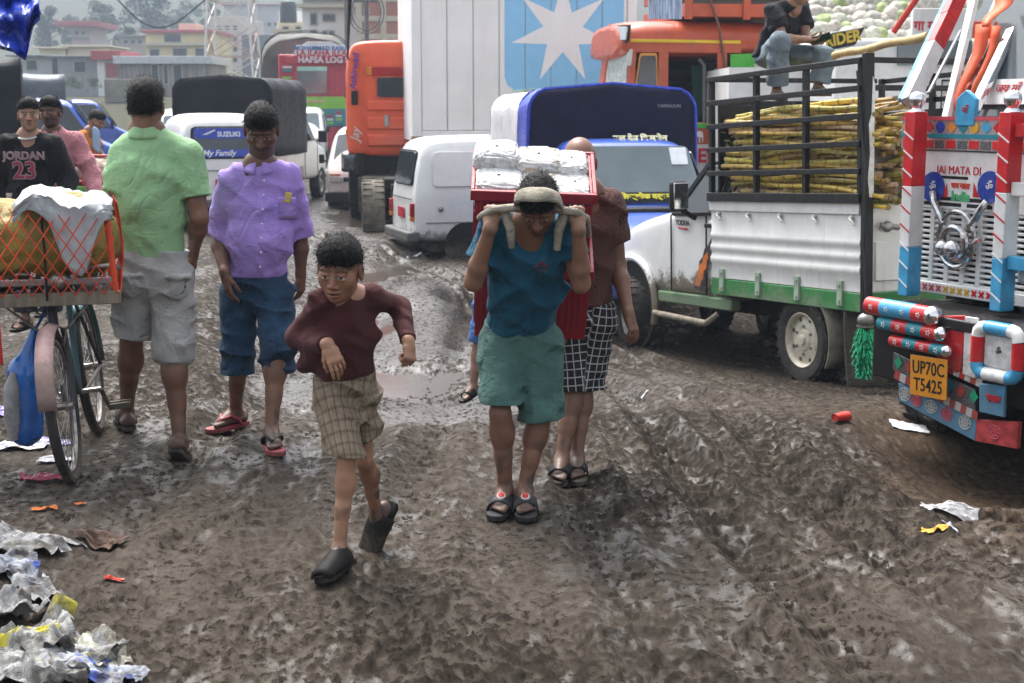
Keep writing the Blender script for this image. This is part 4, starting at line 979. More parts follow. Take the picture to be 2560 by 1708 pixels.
# ---- generic standing / sitting figure with coarser detail
def figure(label, J, s, skin, headc, hfwd, top, bottom, hem, waist, hl, hr, sl=1.9, sr=1.9, wl=None, wr=None, ank=None, toes=None, h=.009, base=None, hair=True, stub=0., top_name="shirt", bot_name="trousers", hands=None, hh=.0045, bulk=1., legs_bare=False, hairtop=.008, must=0, shoes=True, look_down=0., fold=True, bent=False):
    base = base if base is not None else (float(J['pelvis'][0]), float(J['pelvis'][1]), gz(J['pelvis'][0], J['pelvis'][1]))
    root, org = person(base, label); R = rotmat(hfwd)
    hp, hm = head(headc, R, s, skin, hair=True if hair else None, neck=J['neck'] + np.array((0, 0, -.05)), h=hh, stub=stub, must=must, hairtop=hairtop, look_down=look_down)
    parts = hp; hands = hands or {}
    for a, sd in (('l', sl), ('r', sr)):
        st = J['sh' + a] * .5 + J['e' + a] * .5 if sd < 1 else None
        parts.append(limb_arm(J['e' + a], J['w' + a], skin, s, start=st, hand=hands.get(a, dict(fdir=J['w' + a] - J['e' + a], palm_n=(1 if a == 'l' else -1, .3, 0), side=1 if a == 'l' else -1, curl=.5)), h=hh))
    for a, tt in (('l', 1), ('r', -1)):
        t = toes[0 if a == 'l' else 1]; parts.append(limb_leg(J['k' + a], J['a' + a], t, skin, s, mudz=.6, side=tt, h=.006)); 
        if shoes: sandal(root, org, J['a' + a], t, s, side=tt, style='band')
    finish_body(root, org, parts, J, s, skin, hm)
    shirt(top_name, J, s, top, root, org, hem, sl=sl, sr=sr, h=h, bulk=bulk, fold=fold_set(int(abs(base[0]) * 37) + 5, .008, ((.6, 0, 1), .13, .9), ((-.6, 0, 1), .16, .9)) if fold else None, rl=(.086, .074), rr=(.086, .074), t=.012, neck_cut=.048)
    trousers(bot_name, J, s, bottom, root, org, waist, hl, hr, h=h, bulk=bulk, bent=bent, fold=fold_set(8, .008, ((.3, 0, 1), .12, .9), ((-.6, 0, 1), .15, .8)) if fold else None, t=.012)
    return root, org
def standing(cx, head_y, Y, s, lean=0., fwd=(0, -1, 0)):
    """joints of a plain standing figure whose head top is at display pixel (cx, head_y)"""
    p = D(cx, head_y, Y); z0 = p[2] - 1.72 * s; x = p[0]; R = rotmat(fwd)[:, 0] * -1      # R: towards image right when facing the camera
    def q(dx, dz, dy=0.): return np.array((x, Y, z0)) + R * dx * s + np.array((0, dy, dz * s))
    return J_(neck=q(0, 1.455), pelvis=q(0, .92), shl=q(-.175, 1.39), shr=q(.175, 1.39), hipl=q(-.09, .90), hipr=q(.09, .90), el=q(-.25, 1.12), er=q(.25, 1.12), wl=q(-.25, .87, -.12), wr=q(.25, .87, -.12),
              kl=q(-.10, .49), kr=q(.10, .49), al=q(-.10, .075), ar=q(.10, .075)), q
def jersey_man():
    Y = 10.1; s = .93; J, q = standing(62, 226, Y, s)
    J['er'] = q(.26, 1.12, .05)
    dark = fabric("black_jersey", (.011, .011, .013), var=.2)
    r, org = figure("man in a black basketball jersey numbered 23 standing behind the loaded bicycle", J, s, (.33, .185, .12), q(.02, 1.60, -.03), (.28, -1, -.05), dark, fabric("dark_trousers", (.014, .014, .017)), q(0, .86), q(0, .95), q(-.10, .12), q(.10, .12), toes=((-.2, -1, 0), (.2, -1, 0)), top_name="jersey", stub=.15, hh=.003)
    pink = mk("faded_red_print", (.28, .035, .06), rough=.8); wh = mk("greyish_print", (.30, .20, .22), rough=.8)
    o = Vector(org.tolist()); yf = -.155
    M = lambda dz, dx=.01: frame(tuple(q(dx, dz, yf) - org), (1, 0, 0), (0, -.08, 1))
    text("lettering", "JORDAN", .074, M(1.30), wh, r, depth=.004, bold=.003); text("number", "23", .165, M(1.19), wh, r, depth=.004, bold=.008); text("number_face", "23", .165, M(1.19) @ Matrix.Translation((0, 0, .004)), pink, r, depth=.003, bold=.001)
    mb = MB(); nk = J['neck'] - org
    mb.tube([tuple(nk + np.array((math.cos(a) * .072, math.sin(a) * .068 - .012, -.004 + .028 * math.sin(a)))) for a in np.linspace(0, 2 * math.pi, 21)], .008, 6); mb.build("neckband", mk("white_band", (.5, .5, .48)), r)
jersey_man()
def pink_man():
    Y = 10.7; s = .93; J, q = standing(117, 222, Y, s)
    J['er'] = q(.30, 1.12, -.02); J['wr'] = q(.375, .90, -.15)
    pk = fabric("pink_cotton", (.50, .215, .235), var=.08)
    r, org = figure("man with a short beard in a salmon pink shirt reaching towards the red-railed cart", J, s, (.12, .058, .038), q(0, 1.60, -.03), (-.12, -1, -.06), pk, fabric("brown_trousers", (.03, .026, .024)), q(0, .80), q(0, .95), q(-.10, .12), q(.10, .12), toes=((-.2, -1, 0), (.2, -1, 0)), stub=.75, must=.6, sl=1.95, sr=1.8, hh=.003)
    collar(r, org, J['neck'] + np.array((0, 0, -.016)), rotmat((0, -1, 0)), s, pk, r=.064, hgt=.03, open_front=.5, tilt=.3)
pink_man()
def vendor():
    Y = 16.5; s = .95
    def q(x, y, dy=0.): return D(x, y, Y + dy)
    J = J_(neck=q(208, 300), pelvis=q(196, 388), shl=q(190, 312, -.05), shr=q(214, 314, .1), hipl=q(196, 392, -.09), hipr=q(200, 392, .09), el=q(198, 352, -.1), er=q(226, 348, .1), wl=q(226, 362, -.1), wr=q(238, 360, .05),
           kl=q(236, 395, -.1), kr=q(238, 395, .1), al=q(232, 475, -.1), ar=q(236, 475, .1))
    r, org = figure("vendor in an orange and light blue top bending over the red-railed cart", J, s, (.26, .14, .09), q(221, 277), (.9, -.3, -.55), fabric("orange_cotton", (.62, .19, .035)), fabric("grey_trousers", (.05, .05, .06)), q(196, 392), q(196, 385), q(234, 462, -.1), q(237, 462, .1), bent=True, sl=.7, sr=.7, toes=((1, -.2, 0), (1, -.2, 0)), hairtop=.012)
    mb = MB(); pts = [[tuple(np.array(q(212 + 9 * i, 288 + 14 * j + 3 * i * i, -.13 + .06 * j * .2)) - org) for i in range(3)] for j in range(5)]; mb.grid(pts); mb.build("scarf", fabric("light_blue_cotton", (.32, .45, .68)), r, solid=.03, sub=1)
vendor()
def sitter():
    Y = 11.75; s = .97
    def q(x, y, dy=0.): return D(x, y, Y + dy)
    J = J_(neck=q(1822, 6, -.12), pelvis=q(1764, 122, .1), shl=q(1776, 24, -.18), shr=q(1842, 24, .05), hipl=q(1768, 126, 0), hipr=q(1792, 126, .12), el=q(1796, 90, -.28), er=q(1850, 84, -.05), wl=q(1848, 90, -.30), wr=q(1868, 96, -.20),
           kl=q(1788, 100, -.36), kr=q(1893, 132, -.10), al=q(1782, 204, -.30), ar=q(1876, 196, -.10))
    base = tuple(q(1772, 150))
    r, org = figure("man in a black t-shirt and grey jeans sitting on the cage rail with a phone", J, s, (.30, .165, .105), q(1838, -28, -.18), (.75, -.55, -.45), fabric("black_cotton", (.014, .014, .018)), fabric("washed_grey_denim", (.17, .215, .245), var=.25, vs=12), q(1764, 132, .08), q(1766, 112, .08), q(1784, 196, -.30), q(1880, 190, -.10),
                    base=base, bent=True, sl=.66, sr=.66, toes=((.15, -1, -.05), (.3, -1, 0)), top_name="t_shirt", bot_name="jeans", hands=dict(l=dict(fdir=(.9, -.1, .0), palm_n=(.1, -.2, .95), side=-1, curl=.5), r=dict(fdir=(.6, -.5, -.1), palm_n=(-.1, -.3, .9), side=1, curl=.6)), h=.008, hh=.004)
    ph = MB(); c = q(1885, 88, -.32); ph.box(-.075, .075, -.038, .038, -.005, .005, M=frame(tuple(c), (.9, -.2, .28), (-.2, -.6, .6))); tag(ph.build("phone", mk("black_glass", (.01, .01, .012), rough=.12), bevel=.004), "black phone in the sitting man's hands", "phone")
sitter()
def child_behind():
    Y = 8.25; s = .70
    def q(x, y, dy=0.): return D(x, y, Y + dy)
    J = J_(neck=q(1140, 545), pelvis=q(1135, 695), shl=q(1105, 565), shr=q(1175, 565), hipl=q(1112, 705), hipr=q(1155, 705), el=q(1105, 625), er=q(1180, 625), wl=q(1125, 670, -.08), wr=q(1165, 670, -.08),
           kl=q(1098, 795), kr=q(1160, 795), al=q(1086, 884, -.02), ar=q(1160, 868, .2))
    figure("child in blue shorts mostly hidden behind the porter's crates, one leg showing", J, s, (.26, .15, .10), q(1140, 500), (0, 1, 0), fabric("grey_cotton", (.2, .2, .22)), fabric("blue_cotton", (.06, .14, .34)), q(1135, 700), q(1135, 690), q(1098, 786), q(1160, 786), sl=.7, sr=.7, toes=((-.55, -.8, -.2), (0, -1, 0)), bot_name="shorts", h=.008)
child_behind()
def far_person():
    Y = 46.; s = .95; J, q = standing(642, 180, Y, s)
    figure("far person in pink and green standing beside the flower-painted lorry", J, s, (.12, .07, .05), q(0, 1.60), (0, -1, 0), fabric("pale_pink_cotton", (.5, .3, .3)), fabric("green_cloth", (.2, .45, .1)), q(0, .86), q(0, .95), q(-.1, .15), q(.1, .15), toes=((0, -1, 0), (0, -1, 0)), h=.02, hh=.012, fold=False)
far_person()
# ------------------------------------------------------------------ vehicles: helpers
def pick(root, x, y, axis, val):
    """local point of the vehicle frame, on the plane local[axis]=val, seen at display pixel (x,y)"""
    Mi = ROOTM[root.name].inverted(); o = Mi @ Vector((0, 0, CAM_H)); d = (Mi @ atd(x, y, 10.)) - o
    i = 'xyz'.index(axis); t = (val - o[i]) / d[i]; return o + d * t
tyre_m = mk("tyre_rubber", (.012, .0115, .011), rough=.8, var=.3, mud=(-.6, .1, .55), spec=.25)
tyre_mud = mk("mud_caked_tyre", (.035, .032, .029), rough=.85, var=.4, vs=9, mud=(-1.5, .9, .8), bump=.7, bs=25, dirtcol=(.20, .175, .14), spec=.2)
chrome_m = mk("chrome", (.75, .75, .76), rough=.10, metal=1., var=.05)
dull_m = mk("dull_steel", (.32, .31, .30), rough=.45, metal=.8, var=.2, mud=(-.3, .5, .4))
black_m = mk("black_painted_steel", (.007, .007, .0075), rough=.45, var=.25, streak=.25)
rubber_m = mk("black_rubber_trim", (.006, .006, .006), rough=.6)
under_m = mk("dark_chassis", (.010, .009, .008), rough=.85, var=.35, mud=(-.2, .8, .6))
glass_m = mk("dark_window_glass", (.030, .038, .042), rough=.06, var=.2, vs=2.5, spec=.7)
pglass_m = mk("windscreen_glass", (.115, .145, .155), rough=.05, var=.18, vs=1.5, spec=.8)
lamp_m = mk("lamp_glass", (.62, .63, .62), rough=.08, var=.25, vs=30, spec=.8, coat=.5)
redlamp_m = mk("red_lamp", (.35, .012, .012), rough=.15, spec=.6); amber_m = mk("amber_lamp", (.55, .17, .02), rough=.15, spec=.6)
white_p = mk("white_vehicle_paint", (.74, .74, .72), rough=.28, var=.06, mud=(.2, .8, .75), coat=.4, streak=.10)
def wheel(parent, c, R, w, side=-1, rim=None, tyre=None, steer=0., tread=26, hole=True, rr=.60):
    """wheel with its outer face towards local side*X"""
    wl = bpy.data.objects.new("wheel", None); COL.objects.link(wl); wl.parent = parent
    wl.matrix_local = Matrix.Translation(Vector(c)) @ Matrix.Rotation(steer, 4, 'Z') @ Matrix.Rotation(side * math.pi / 2, 4, 'Y')
    t = MB(); h = w / 2
    t.lathe([(R * rr, -h * .8), (R * .72, -h), (R * .90, -h * 1.02), (R * .965, -h * .86), (R * .985, -h * .6), (R * .985, h * .6), (R * .965, h * .86), (R * .90, h * 1.02), (R * .72, h), (R * rr, h * .8), (R * rr * .98, 0)], 36)
    for i in range(tread):
        for s in (-1, 1):
            a = 2 * math.pi * (i + .25 * s) / tread
            t.box(R * .955, R * 1.005, -math.pi * R / tread * .52, math.pi * R / tread * .52, min(s * h * .12, s * h * .94), max(s * h * .12, s * h * .94), M=Matrix.Rotation(a, 4, 'Z'))
    t.build("tyre", tyre or tyre_m, wl, smooth=30)
    r = MB(); q = R * rr
    r.lathe([(q * 1.03, h * .88), (q * 1.0, h * .92), (q * .93, h * .80), (q * .88, h * .45), (q * .70, h * .50), (q * .60, h * .62), (q * .42, h * .60), (q * .36, h * .72), (q * .20, h * .74), (q * .17, h * .92), (.003, h * .94)], 32)
    r.lathe([(q * 1.03, -h * .88), (q * .9, -h * .5), (.004, -h * .4)], 24)
    r.build("rim", rim or dull_m, wl, smooth=35)
    nb = MB()
    for i in range(6):
        a = 2 * math.pi * i / 6; nb.lathe([(q * .055, h * .58), (q * .055, h * .76), (.002, h * .78)], 6, Matrix.Translation((q * .51 * math.cos(a), q * .51 * math.sin(a), 0)))
    tag(nb.build("wheel_nuts", dull_m, wl), kind="stuff")
    if hole:
        hb = MB()
        for i in range(8):
            a = 2 * math.pi * (i + .5) / 8; hb.lathe([(q * .085, h * .49), (q * .085, h * .52), (.002, h * .525)], 10, Matrix.Translation((q * .79 * math.cos(a), q * .79 * math.sin(a), 0)))
        tag(hb.build("rim_holes", under_m, wl), kind="stuff")
    return wl
def shell(stations, name, m, parent, sub=2, cap=True):
    """car body: stations of (y, [(half-width, z) ...]) from underside to roof, mirrored and lofted"""
    rings = []
    for y, sec in stations:
        L = [(-w, y, z) for w, z in sec]; Rr = [(w, y, z) for w, z in reversed(sec)]; rings.append(L + Rr)
    mb = MB(); mb.loft(rings, caps=cap); return mb.build(name, m, parent, sub=sub, smooth=45)
def panel(pts, th, name, m, parent, bevel=.004, sub=0):
    """flat outline of local points given thickness along its normal"""
    P = [Vector(p) for p in pts]; n = (P[1] - P[0]).cross(P[-1] - P[0]).normalized(); k = len(P); mb = MB()
    mb.add([p - n * th / 2 for p in P] + [p + n * th / 2 for p in P], [tuple(range(k - 1, -1, -1)), tuple(range(k, 2 * k))] + [(i, (i + 1) % k, (i + 1) % k + k, i + k) for i in range(k)])
    return mb.build(name, m, parent, bevel=bevel, smooth=30)
def rounded(p0, p1, p2, p3, r=.15, n=4):
    """rounded-corner version of a four-sided outline"""
    P = [Vector(q) for q in (p0, p1, p2, p3)]; out = []
    for i in range(4):
        a, b, c = P[i - 1], P[i], P[(i + 1) % 4]
        d1 = (a - b) * r; d2 = (c - b) * r
        for j in range(n + 1):
            t = j / n; out.append(b + d1 * (1 - t) ** 2 + d2 * t ** 2)
    return out
DEVA = "NotoSansDevanagari-Regular.woff2"

# ------------------------------------------------------------------ white pickup with the sugar cane cage
def white_pickup():
    yaw = math.atan2(1.08, 2.5); Rv = Vector((math.cos(yaw), math.sin(yaw), 0)); c = Vector((2.30, 10.9, -.40)) + Rv * .74
    T = empty("pickup_truck", c, yaw, tilt=.050); tag(T, "muddy white pickup with a black cage of sugar cane on its bed", "pickup")
    cabm = mk("pickup_white_paint", (.74, .74, .72), rough=.25, var=.05, mud=(.42, 1.02, .95), coat=.5, dirtcol=(.15, .115, .07))
    bedm = mk("bed_white_paint", (.70, .70, .67), rough=.4, var=.08, streak=.22, mud=(.45, .95, .35))
    green = mk("green_rail_paint", (.035, .20, .055), rough=.4, var=.2, mud=(.3, 1.0, .55), streak=.2, dirtcol=(.24, .22, .18))
    # cab
    S = []
    for y, zb, sill, belt, top, w, wt in ((1.02, .50, .60, 1.27, 1.72, .78, .64), (1.50, .50, .60, 1.27, 1.73, .79, .65), (1.62, .50, .60, 1.27, 1.68, .79, .65), (1.95, .48, .60, 1.26, 1.33, .80, .72), (2.05, .48, .60, 1.24, 1.30, .80, .70),
                                              (2.55, .50, .62, 1.16, 1.24, .81, .68), (2.95, .52, .62, 1.06, 1.15, .81, .66), (3.12, .50, .60, .92, 1.02, .78, .62), (3.18, .46, .56, .75, .80, .74, .58)):
        S.append((y, [(w * .7, zb), (w * .97, zb + .02), (w, sill + .1), (w, belt - .1), (w * .985, belt), ((w + wt) / 2 * .98, (belt + top) / 2), (wt, top - .02), (wt * .7, top)]))
    shell(S, "cab", cabm, T, sub=2)
    # wheel arch opening and flare
    mb = MB(); mb.lathe([(.43, 0), (.43, .02), (.002, .021)], 30, Matrix.Translation((-.795, 2.75, .40)) @ Matrix.Rotation(-math.pi / 2, 4, 'Y')); mb.build("wheel_arch", under_m, T)
    mb = MB(); mb.tube([(-.815, 2.75 + .44 * math.cos(a), .40 + .44 * math.sin(a)) for a in np.linspace(-.25, math.pi + .35, 18)], .035, 8); mb.build("arch_flare", cabm, T)
    # door with seams, window, pillar, handle
    d = T; x = -.812
    mb = MB()
    for a, b in (((2.02, .58), (2.02, 1.25)), ((1.42, .58), (1.42, 1.25)), ((1.42, .58), (2.02, .58))): mb.bar((x, a[0], a[1]), (x, b[0], b[1]), .010, .012, up=(1, 0, 0))
    mb.build("door_seam", rubber_m, T)
    win = [pick(T, *q, 'x', -.785) for q in ((1604, 470), (1655, 398), (1660, 458), (1658, 470))]
    panel([(-.79, 1.94, 1.27), (-.70, 1.52, 1.66), (-.70, 1.10, 1.66), (-.79, 1.10, 1.27)], .012, "side_window", glass_m, T)
    mb = MB(); mb.bar((-.80, 1.99, 1.25), (-.70, 1.53, 1.69), .05, .03, up=(1, 0, 0)); mb.bar((-.70, 1.53, 1.69), (-.70, 1.0, 1.70), .03, .03, up=(1, 0, 0)); mb.bar((-.805, 2.0, 1.255), (-.805, 1.05, 1.275), .03, .03, up=(1, 0, 0)); mb.build("window_frame", rubber_m, T, bevel=.005)
    panel([(-.60, 1.97, 1.34), (-.56, 1.60, 1.69), (.56, 1.60, 1.69), (.60, 1.97, 1.34)], .012, "windscreen", glass_m, T)
    h = pick(T, 1632, 560 - 42, 'x', -.815); mb = MB(); mb.box(-.845, -.81, h.y - .07, h.y + .07, h.z - .018, h.z + .018); mb.build("door_handle", rubber_m, T, bevel=.008)
    hp = MB(); hp.ell((-.808, h.y - .01, h.z + .01), (.012, .07, .04), 14, 8); hp.build("handle_recess", cabm, T)
    m = pick(T, 1557, 450, 'x', -.98); mr = MB(); mr.box(-.085, .085, -.04, .04, -.13, .13); o = mr.build("mirror", rubber_m, T, bevel=.035, loc=m)
    mg = MB(); mg.box(-.07, .07, -.004, .004, -.11, .11); mg.build("mirror_glass", chrome_m, o, bevel=.01, loc=(0, -.045, 0))
    ma = MB(); ma.bar((0, 0, -.10), (.17, .0, -.20), .04, .04); ma.build("mirror_arm", rubber_m, o, bevel=.01)
    # badge, graphics
    bx = pick(T, 1566, 512, 'x', -.818); dark = mk("dark_grey_decal", (.04, .04, .042), rough=.4); oran = mk("orange_decal", (.62, .17, .03), rough=.4, mud=(.4, 1., .5)); redd = mk("red_decal", (.5, .03, .04), rough=.4)
    text("badge_lettering", "YODHA", .066, frame(bx, (0, -1, 0), (0, 0, 1)), dark, T, depth=.002, bold=.002)
    mb = MB(); mb.add([(x - .002, bx.y + .10, bx.z - .035), (x - .002, bx.y - .09, bx.z - .045), (x - .002, bx.y - .09, bx.z - .062), (x - .002, bx.y + .07, bx.z - .052)], [(0, 1, 2, 3)]); mb.build("badge_stripe", redd, T, solid=.003)
    def zig(pts, nm, mt, off):
        P = [pick(T, q[0], q[1], 'x', -.806 - off) for q in pts]; k = len(P); mb = MB(); mb.add(P, [tuple(range(k))]); mb.build(nm, mt, T, solid=.003, smooth=0)
    zig([(1641, 545), (1633, 545), (1624, 565), (1617, 571), (1613, 589), (1605, 600), (1604, 615), (1596, 640), (1592, 662), (1614, 664), (1616, 650), (1620, 630), (1625, 612), (1630, 605), (1632, 588), (1637, 572)], "side_graphic", dark, .010)
    zig([(1623, 578), (1614, 590), (1613, 602), (1604, 610), (1603, 622), (1597, 640), (1594, 655), (1607, 658), (1609, 645), (1614, 640), (1615, 622), (1621, 617), (1622, 600), (1626, 592)], "side_graphic_inlay", oran, .014)
    mb = MB(); mb.box(-.80, -.70, 1.05, 2.30, .46, .56); mb.build("sill", green, T, bevel=.015)
    mb = MB(); mb.tube([(-.86, 2.25, .36), (-.86, 1.35, .34), (-.78, 1.28, .42)], .028, 10); mb.build("side_step", mk("muddy_pipe", (.22, .19, .14), rough=.8, var=.4, vs=20), T)
    # chassis
    mb = MB(); mb.box(-.45, -.33, -.75, 2.9, .40, .56); mb.box(.33, .45, -.75, 2.9, .40, .56)
    for y in (-.6, .5, 1.3, 2.2): mb.box(-.45, .45, y - .05, y + .05, .42, .52)
    mb.build("chassis", under_m, T, bevel=.01)
    ax = MB(); ax.tube([(-.7, 0, .33), (.7, 0, .33)], .05, 10); ax.ell((0, 0, .33), (.14, .16, .14)); ax.build("axle", under_m, T)
    cream = mk("cream_wheel_rim", (.50, .46, .36), rough=.55, var=.25, vs=12, mud=(-1, .8, .35))
    wheel(T, (-.74, 0, .325), .335, .20, -1, cream, tyre_mud, rr=.62); wheel(T, (-.79, 2.75, .325), .335, .20, -1, mk("muddy_alloy_rim", (.30, .29, .27), rough=.5, metal=.5, var=.3, vs=14), tyre_mud, steer=-.30, rr=.62)
    wheel(T, (.74, 0, .325), .335, .20, 1, cream, tyre_mud, rr=.62); wheel(T, (.74, 2.75, .325), .335, .20, 1, cream, tyre_mud, steer=-.30, rr=.62)
    # mudguard and flap behind the rear wheel
    mb = MB(); mb.grid([[(xx, -.40 * math.cos(a) - .0, .34 + .40 * math.sin(a)) for xx in (-.86, -.62)] for a in np.linspace(-.5, .9, 9)]); mb.build("mudguard", mk("muddy_guard", (.19, .17, .13), rough=.85, var=.35, vs=12), T, solid=.012)
    fl = mk("ribbed_mudflap", (.10, .088, .068), rough=.85, var=.3, vs=10, bump=.9, bs=70, stretch=(1, 1, 6))
    mb = MB(); mb.grid([[(xx, -.58 - .06 * t * t, .62 - .62 * t) for xx in (-.86, -.62, -.50)] for t in np.linspace(0, 1, 7)]); mb.build("mudflap", fl, T, solid=.012)
    # bed floor rail, drop sides
    y0, y1, w = -.80, 1.26, .86
    mb = MB()
    for s in (-1, 1): mb.box(s * w - .035 if s > 0 else -w, s * w if s > 0 else -w + .035, y0, y1, .60, .735)
    mb.box(-w + .035, w - .035, y0, y0 + .04, .60, .735); mb.box(-w + .035, w - .035, y0 + .04, y1, .68, .72); mb.build("bed_rail", green, T, bevel=.006)
    for s in (-1, 1):
        P = [(.742, 0), (.86, .0), (.875, -.012), (.915, -.012), (.93, 0), (.96, 0), (.975, -.012), (1.01, -.012), (1.025, 0), (1.06, 0), (1.075, -.012), (1.11, -.012), (1.125, 0), (1.29, 0), (1.30, -.022), (1.375, -.022), (1.375, .02), (.742, .02)]
        mb = MB(); mb.prism([(s * (w - .004 - q[1]), q[0]) for q in P], y0 + .03, y1, 'y'); mb.build("drop_side", bedm, T, bevel=.002)
    mb = MB(); mb.box(-w + .03, w - .03, y0 + .005, y0 + .045, .742, 1.37); mb.build("tailgate", bedm, T, bevel=.006)
    mb = MB(); mb.box(-w + .10, w - .1, y0 - .012, y0 + .004, .82, 1.10); mb.build("tailgate_panel", bedm, T, bevel=.01)
    hk = MB(); hk.tube([(0, 0, 0), (-.03, .0, -.006), (-.035, -.04, -.02), (-.03, -.06, -.05)], .009, 6); hk.ell((-.012, 0, 0), (.02, .02, .02), 8, 6); hkm = hk.mesh("rope_hook", bedm)
    for yy in (1.12, .67, .22, -.23, -.68):
        o = bpy.data.objects.new("rope_hook", hkm); COL.objects.link(o); o.parent = T; o.location = (-w - .005, yy, 1.27)
    hg = MB(); hg.box(-.012, .004, -.030, .030, -.11, .07); hg.box(-.02, 0, -.012, .012, .03, .05); hg.box(-.02, 0, -.012, .012, -.09, -.07); hgm = hg.mesh("hinge", mk("green_grey_hinge", (.30, .38, .28), rough=.5, var=.2))
    for yy in (1.08, .54, .0, -.54):
        o = bpy.data.objects.new("hinge", hgm); COL.objects.link(o); o.parent = T; o.location = (-w - .004, yy, .745)
    # cage
    zs = [1.415 + i * .192 for i in range(6)]
    for s in (-1, 1):
        for yy in (1.24, .57, -.10, -.77):
            mb = MB(); mb.box(s * w - .022, s * w + .022, yy - .022, yy + .022, 1.378, zs[-1] + .02); mb.build("cage_post", black_m, T, bevel=.004)
        for i, z in enumerate(zs):
            mb = MB(); t = .042 if i else .07; mb.box(s * (w + .0) - .014 + s * .03, s * w + .014 + s * .03, y0, y1, z - t / 2 - .003, z + t / 2 - .003); mb.build("cage_rail", black_m, T, bevel=.004)
    for yy in (1.25, -.79):
        for i, z in enumerate(zs):
            if yy < 0 and i in (0, 1, 2, 3): continue
            mb = MB(); mb.box(-w + .05, w - .05, yy - .014, yy + .014, z - .02, z + .02); mb.build("cage_rail", black_m, T, bevel=.004)
    mb = MB(); mb.box(w - .05, w - .03, y0 + .03, y1 - .02, 1.39, 2.10); mb.build("side_board", black_m, T); mb = MB(); mb.box(-w + .05, w - .06, y1 - .06, y1 - .03, 1.39, 2.16); mb.build("head_board", black_m, T)
    rp = MB(); rp.box(-w - .03, -w + .05, y0 - .05, y0 - .005, .60, 2.42); rp.build("corner_post", black_m, T, bevel=.006)
    ch = MB(); ch.add([(-w + q[0], y0 - .0535, q[1]) for q in ((.01, 1.42), (.045, 1.42), (.048, 1.7), (.046, 1.9), (.05, 2.2), (.03, 2.26), (.022, 2.0), (.0, 1.93), (.012, 1.72), (-.005, 1.55))], [tuple(range(10))]); ch.build("chipped_paint", mk("chipped_white_paint", (.7, .7, .68), rough=.5, var=.2, vs=25), T, solid=.004, smooth=0)
    wood = mk("weathered_plank", (.10, .082, .066), rough=.85, var=.35, vs=6, stretch=(.4, 1, 6), bump=.5, bs=30)
    for z0, z1 in ((1.40, 1.60), (1.61, 1.80)):
        mb = MB(); mb.box(-w + .06, w - .06, y0 - .01, y0 + .02, z0, z1); mb.build("tail_plank", wood, T, bevel=.004)
    lt = MB(); lt.tube([(-w + .12, y0 - .04, 1.22), (-w + .26, y0 - .06, 1.20)], .022, 8); lt.ell((-w + .17, y0 - .05, 1.21), (.045, .03, .04)); lt.build("tailgate_latch", dull_m, T)
    cd = MB(); cd.tube([(-w - .05, y0 + .02, 2.3), (-w - .03, y0 - .06, 1.6), (-w - .05, y0 - .06, 1.1), (-w - .02, y0 - .08, .55), (-w - .04, y0 - .10, .30)], .007, 6); cd.build("tie_rope", mk("dark_rope", (.03, .028, .026)), T)
    # sugar cane: each stalk an object; meshes shared
    rs = random.Random(4)
    def cane_mesh(k):
        r_ = random.Random(k); L = 1.9; n = 31; mb = MB(); bend = r_.uniform(-.10, .06); tw = r_.uniform(-.03, .03); path = []; rad = []
        for i in range(n):
            t = i / (n - 1) - .5; path.append((tw * math.sin(4 * t + k), t * L, bend * (t * t * 4 - .5) * .5 + .012 * math.sin(9 * t + k))); rad.append(.0172 * (1.12 if i % 3 == 0 else .95))
        mb.tube(path, rad, 7); me = mb.mesh("sugar_cane", None or []); return me
    def cane_mat(nm, c1, c2, ring):
        m = bpy.data.materials.new(nm); m.use_nodes = True; nt = m.node_tree; b = nt.nodes["Principled BSDF"]; tc = _nd(nt, "ShaderNodeTexCoord").outputs['Object']
        sp = _nd(nt, "ShaderNodeSeparateXYZ"); nt.links.new(tc, sp.inputs[0]); oi = _nd(nt, "ShaderNodeObjectInfo")
        fr = math_(nt, 'FRACT', math_(nt, 'MULTIPLY', math_(nt, 'ADD', sp.outputs[1], .95), 5.263))
        rg = maprange(nt, math_(nt, 'ABSOLUTE', math_(nt, 'SUBTRACT', fr, .5)), .40, .47)
        c = mixc(nt, maprange(nt, noise(nt, tc, 7, 3), .35, .65), c1, c2); c = mixc(nt, oi.outputs['Random'], c, mixc(nt, .5, c, ring)); c = mixc(nt, math_(nt, 'MULTIPLY', rg, .8), c, ring)
        nt.links.new(c, b.inputs['Base Color']); b.inputs['Roughness'].default_value = .45; return m
    mats = [cane_mat("yellow_cane", (.80, .58, .08), (.62, .40, .07), (.16, .085, .03)), cane_mat("olive_cane", (.66, .55, .09), (.46, .40, .08), (.13, .09, .03)), cane_mat("pinkish_cane", (.68, .42, .24), (.74, .55, .30), (.20, .11, .06)), cane_mat("brown_cane", (.42, .28, .10), (.55, .38, .13), (.10, .06, .03))]
    meshes = []
    for k in range(10):
        me = cane_mesh(k); me.materials.clear(); me.materials.append(mats[(0, 1, 0, 2, 1, 3, 0, 3, 1, 0)[k]]); meshes.append(me)
    Mw = ROOTM[T.name]
    n = 0
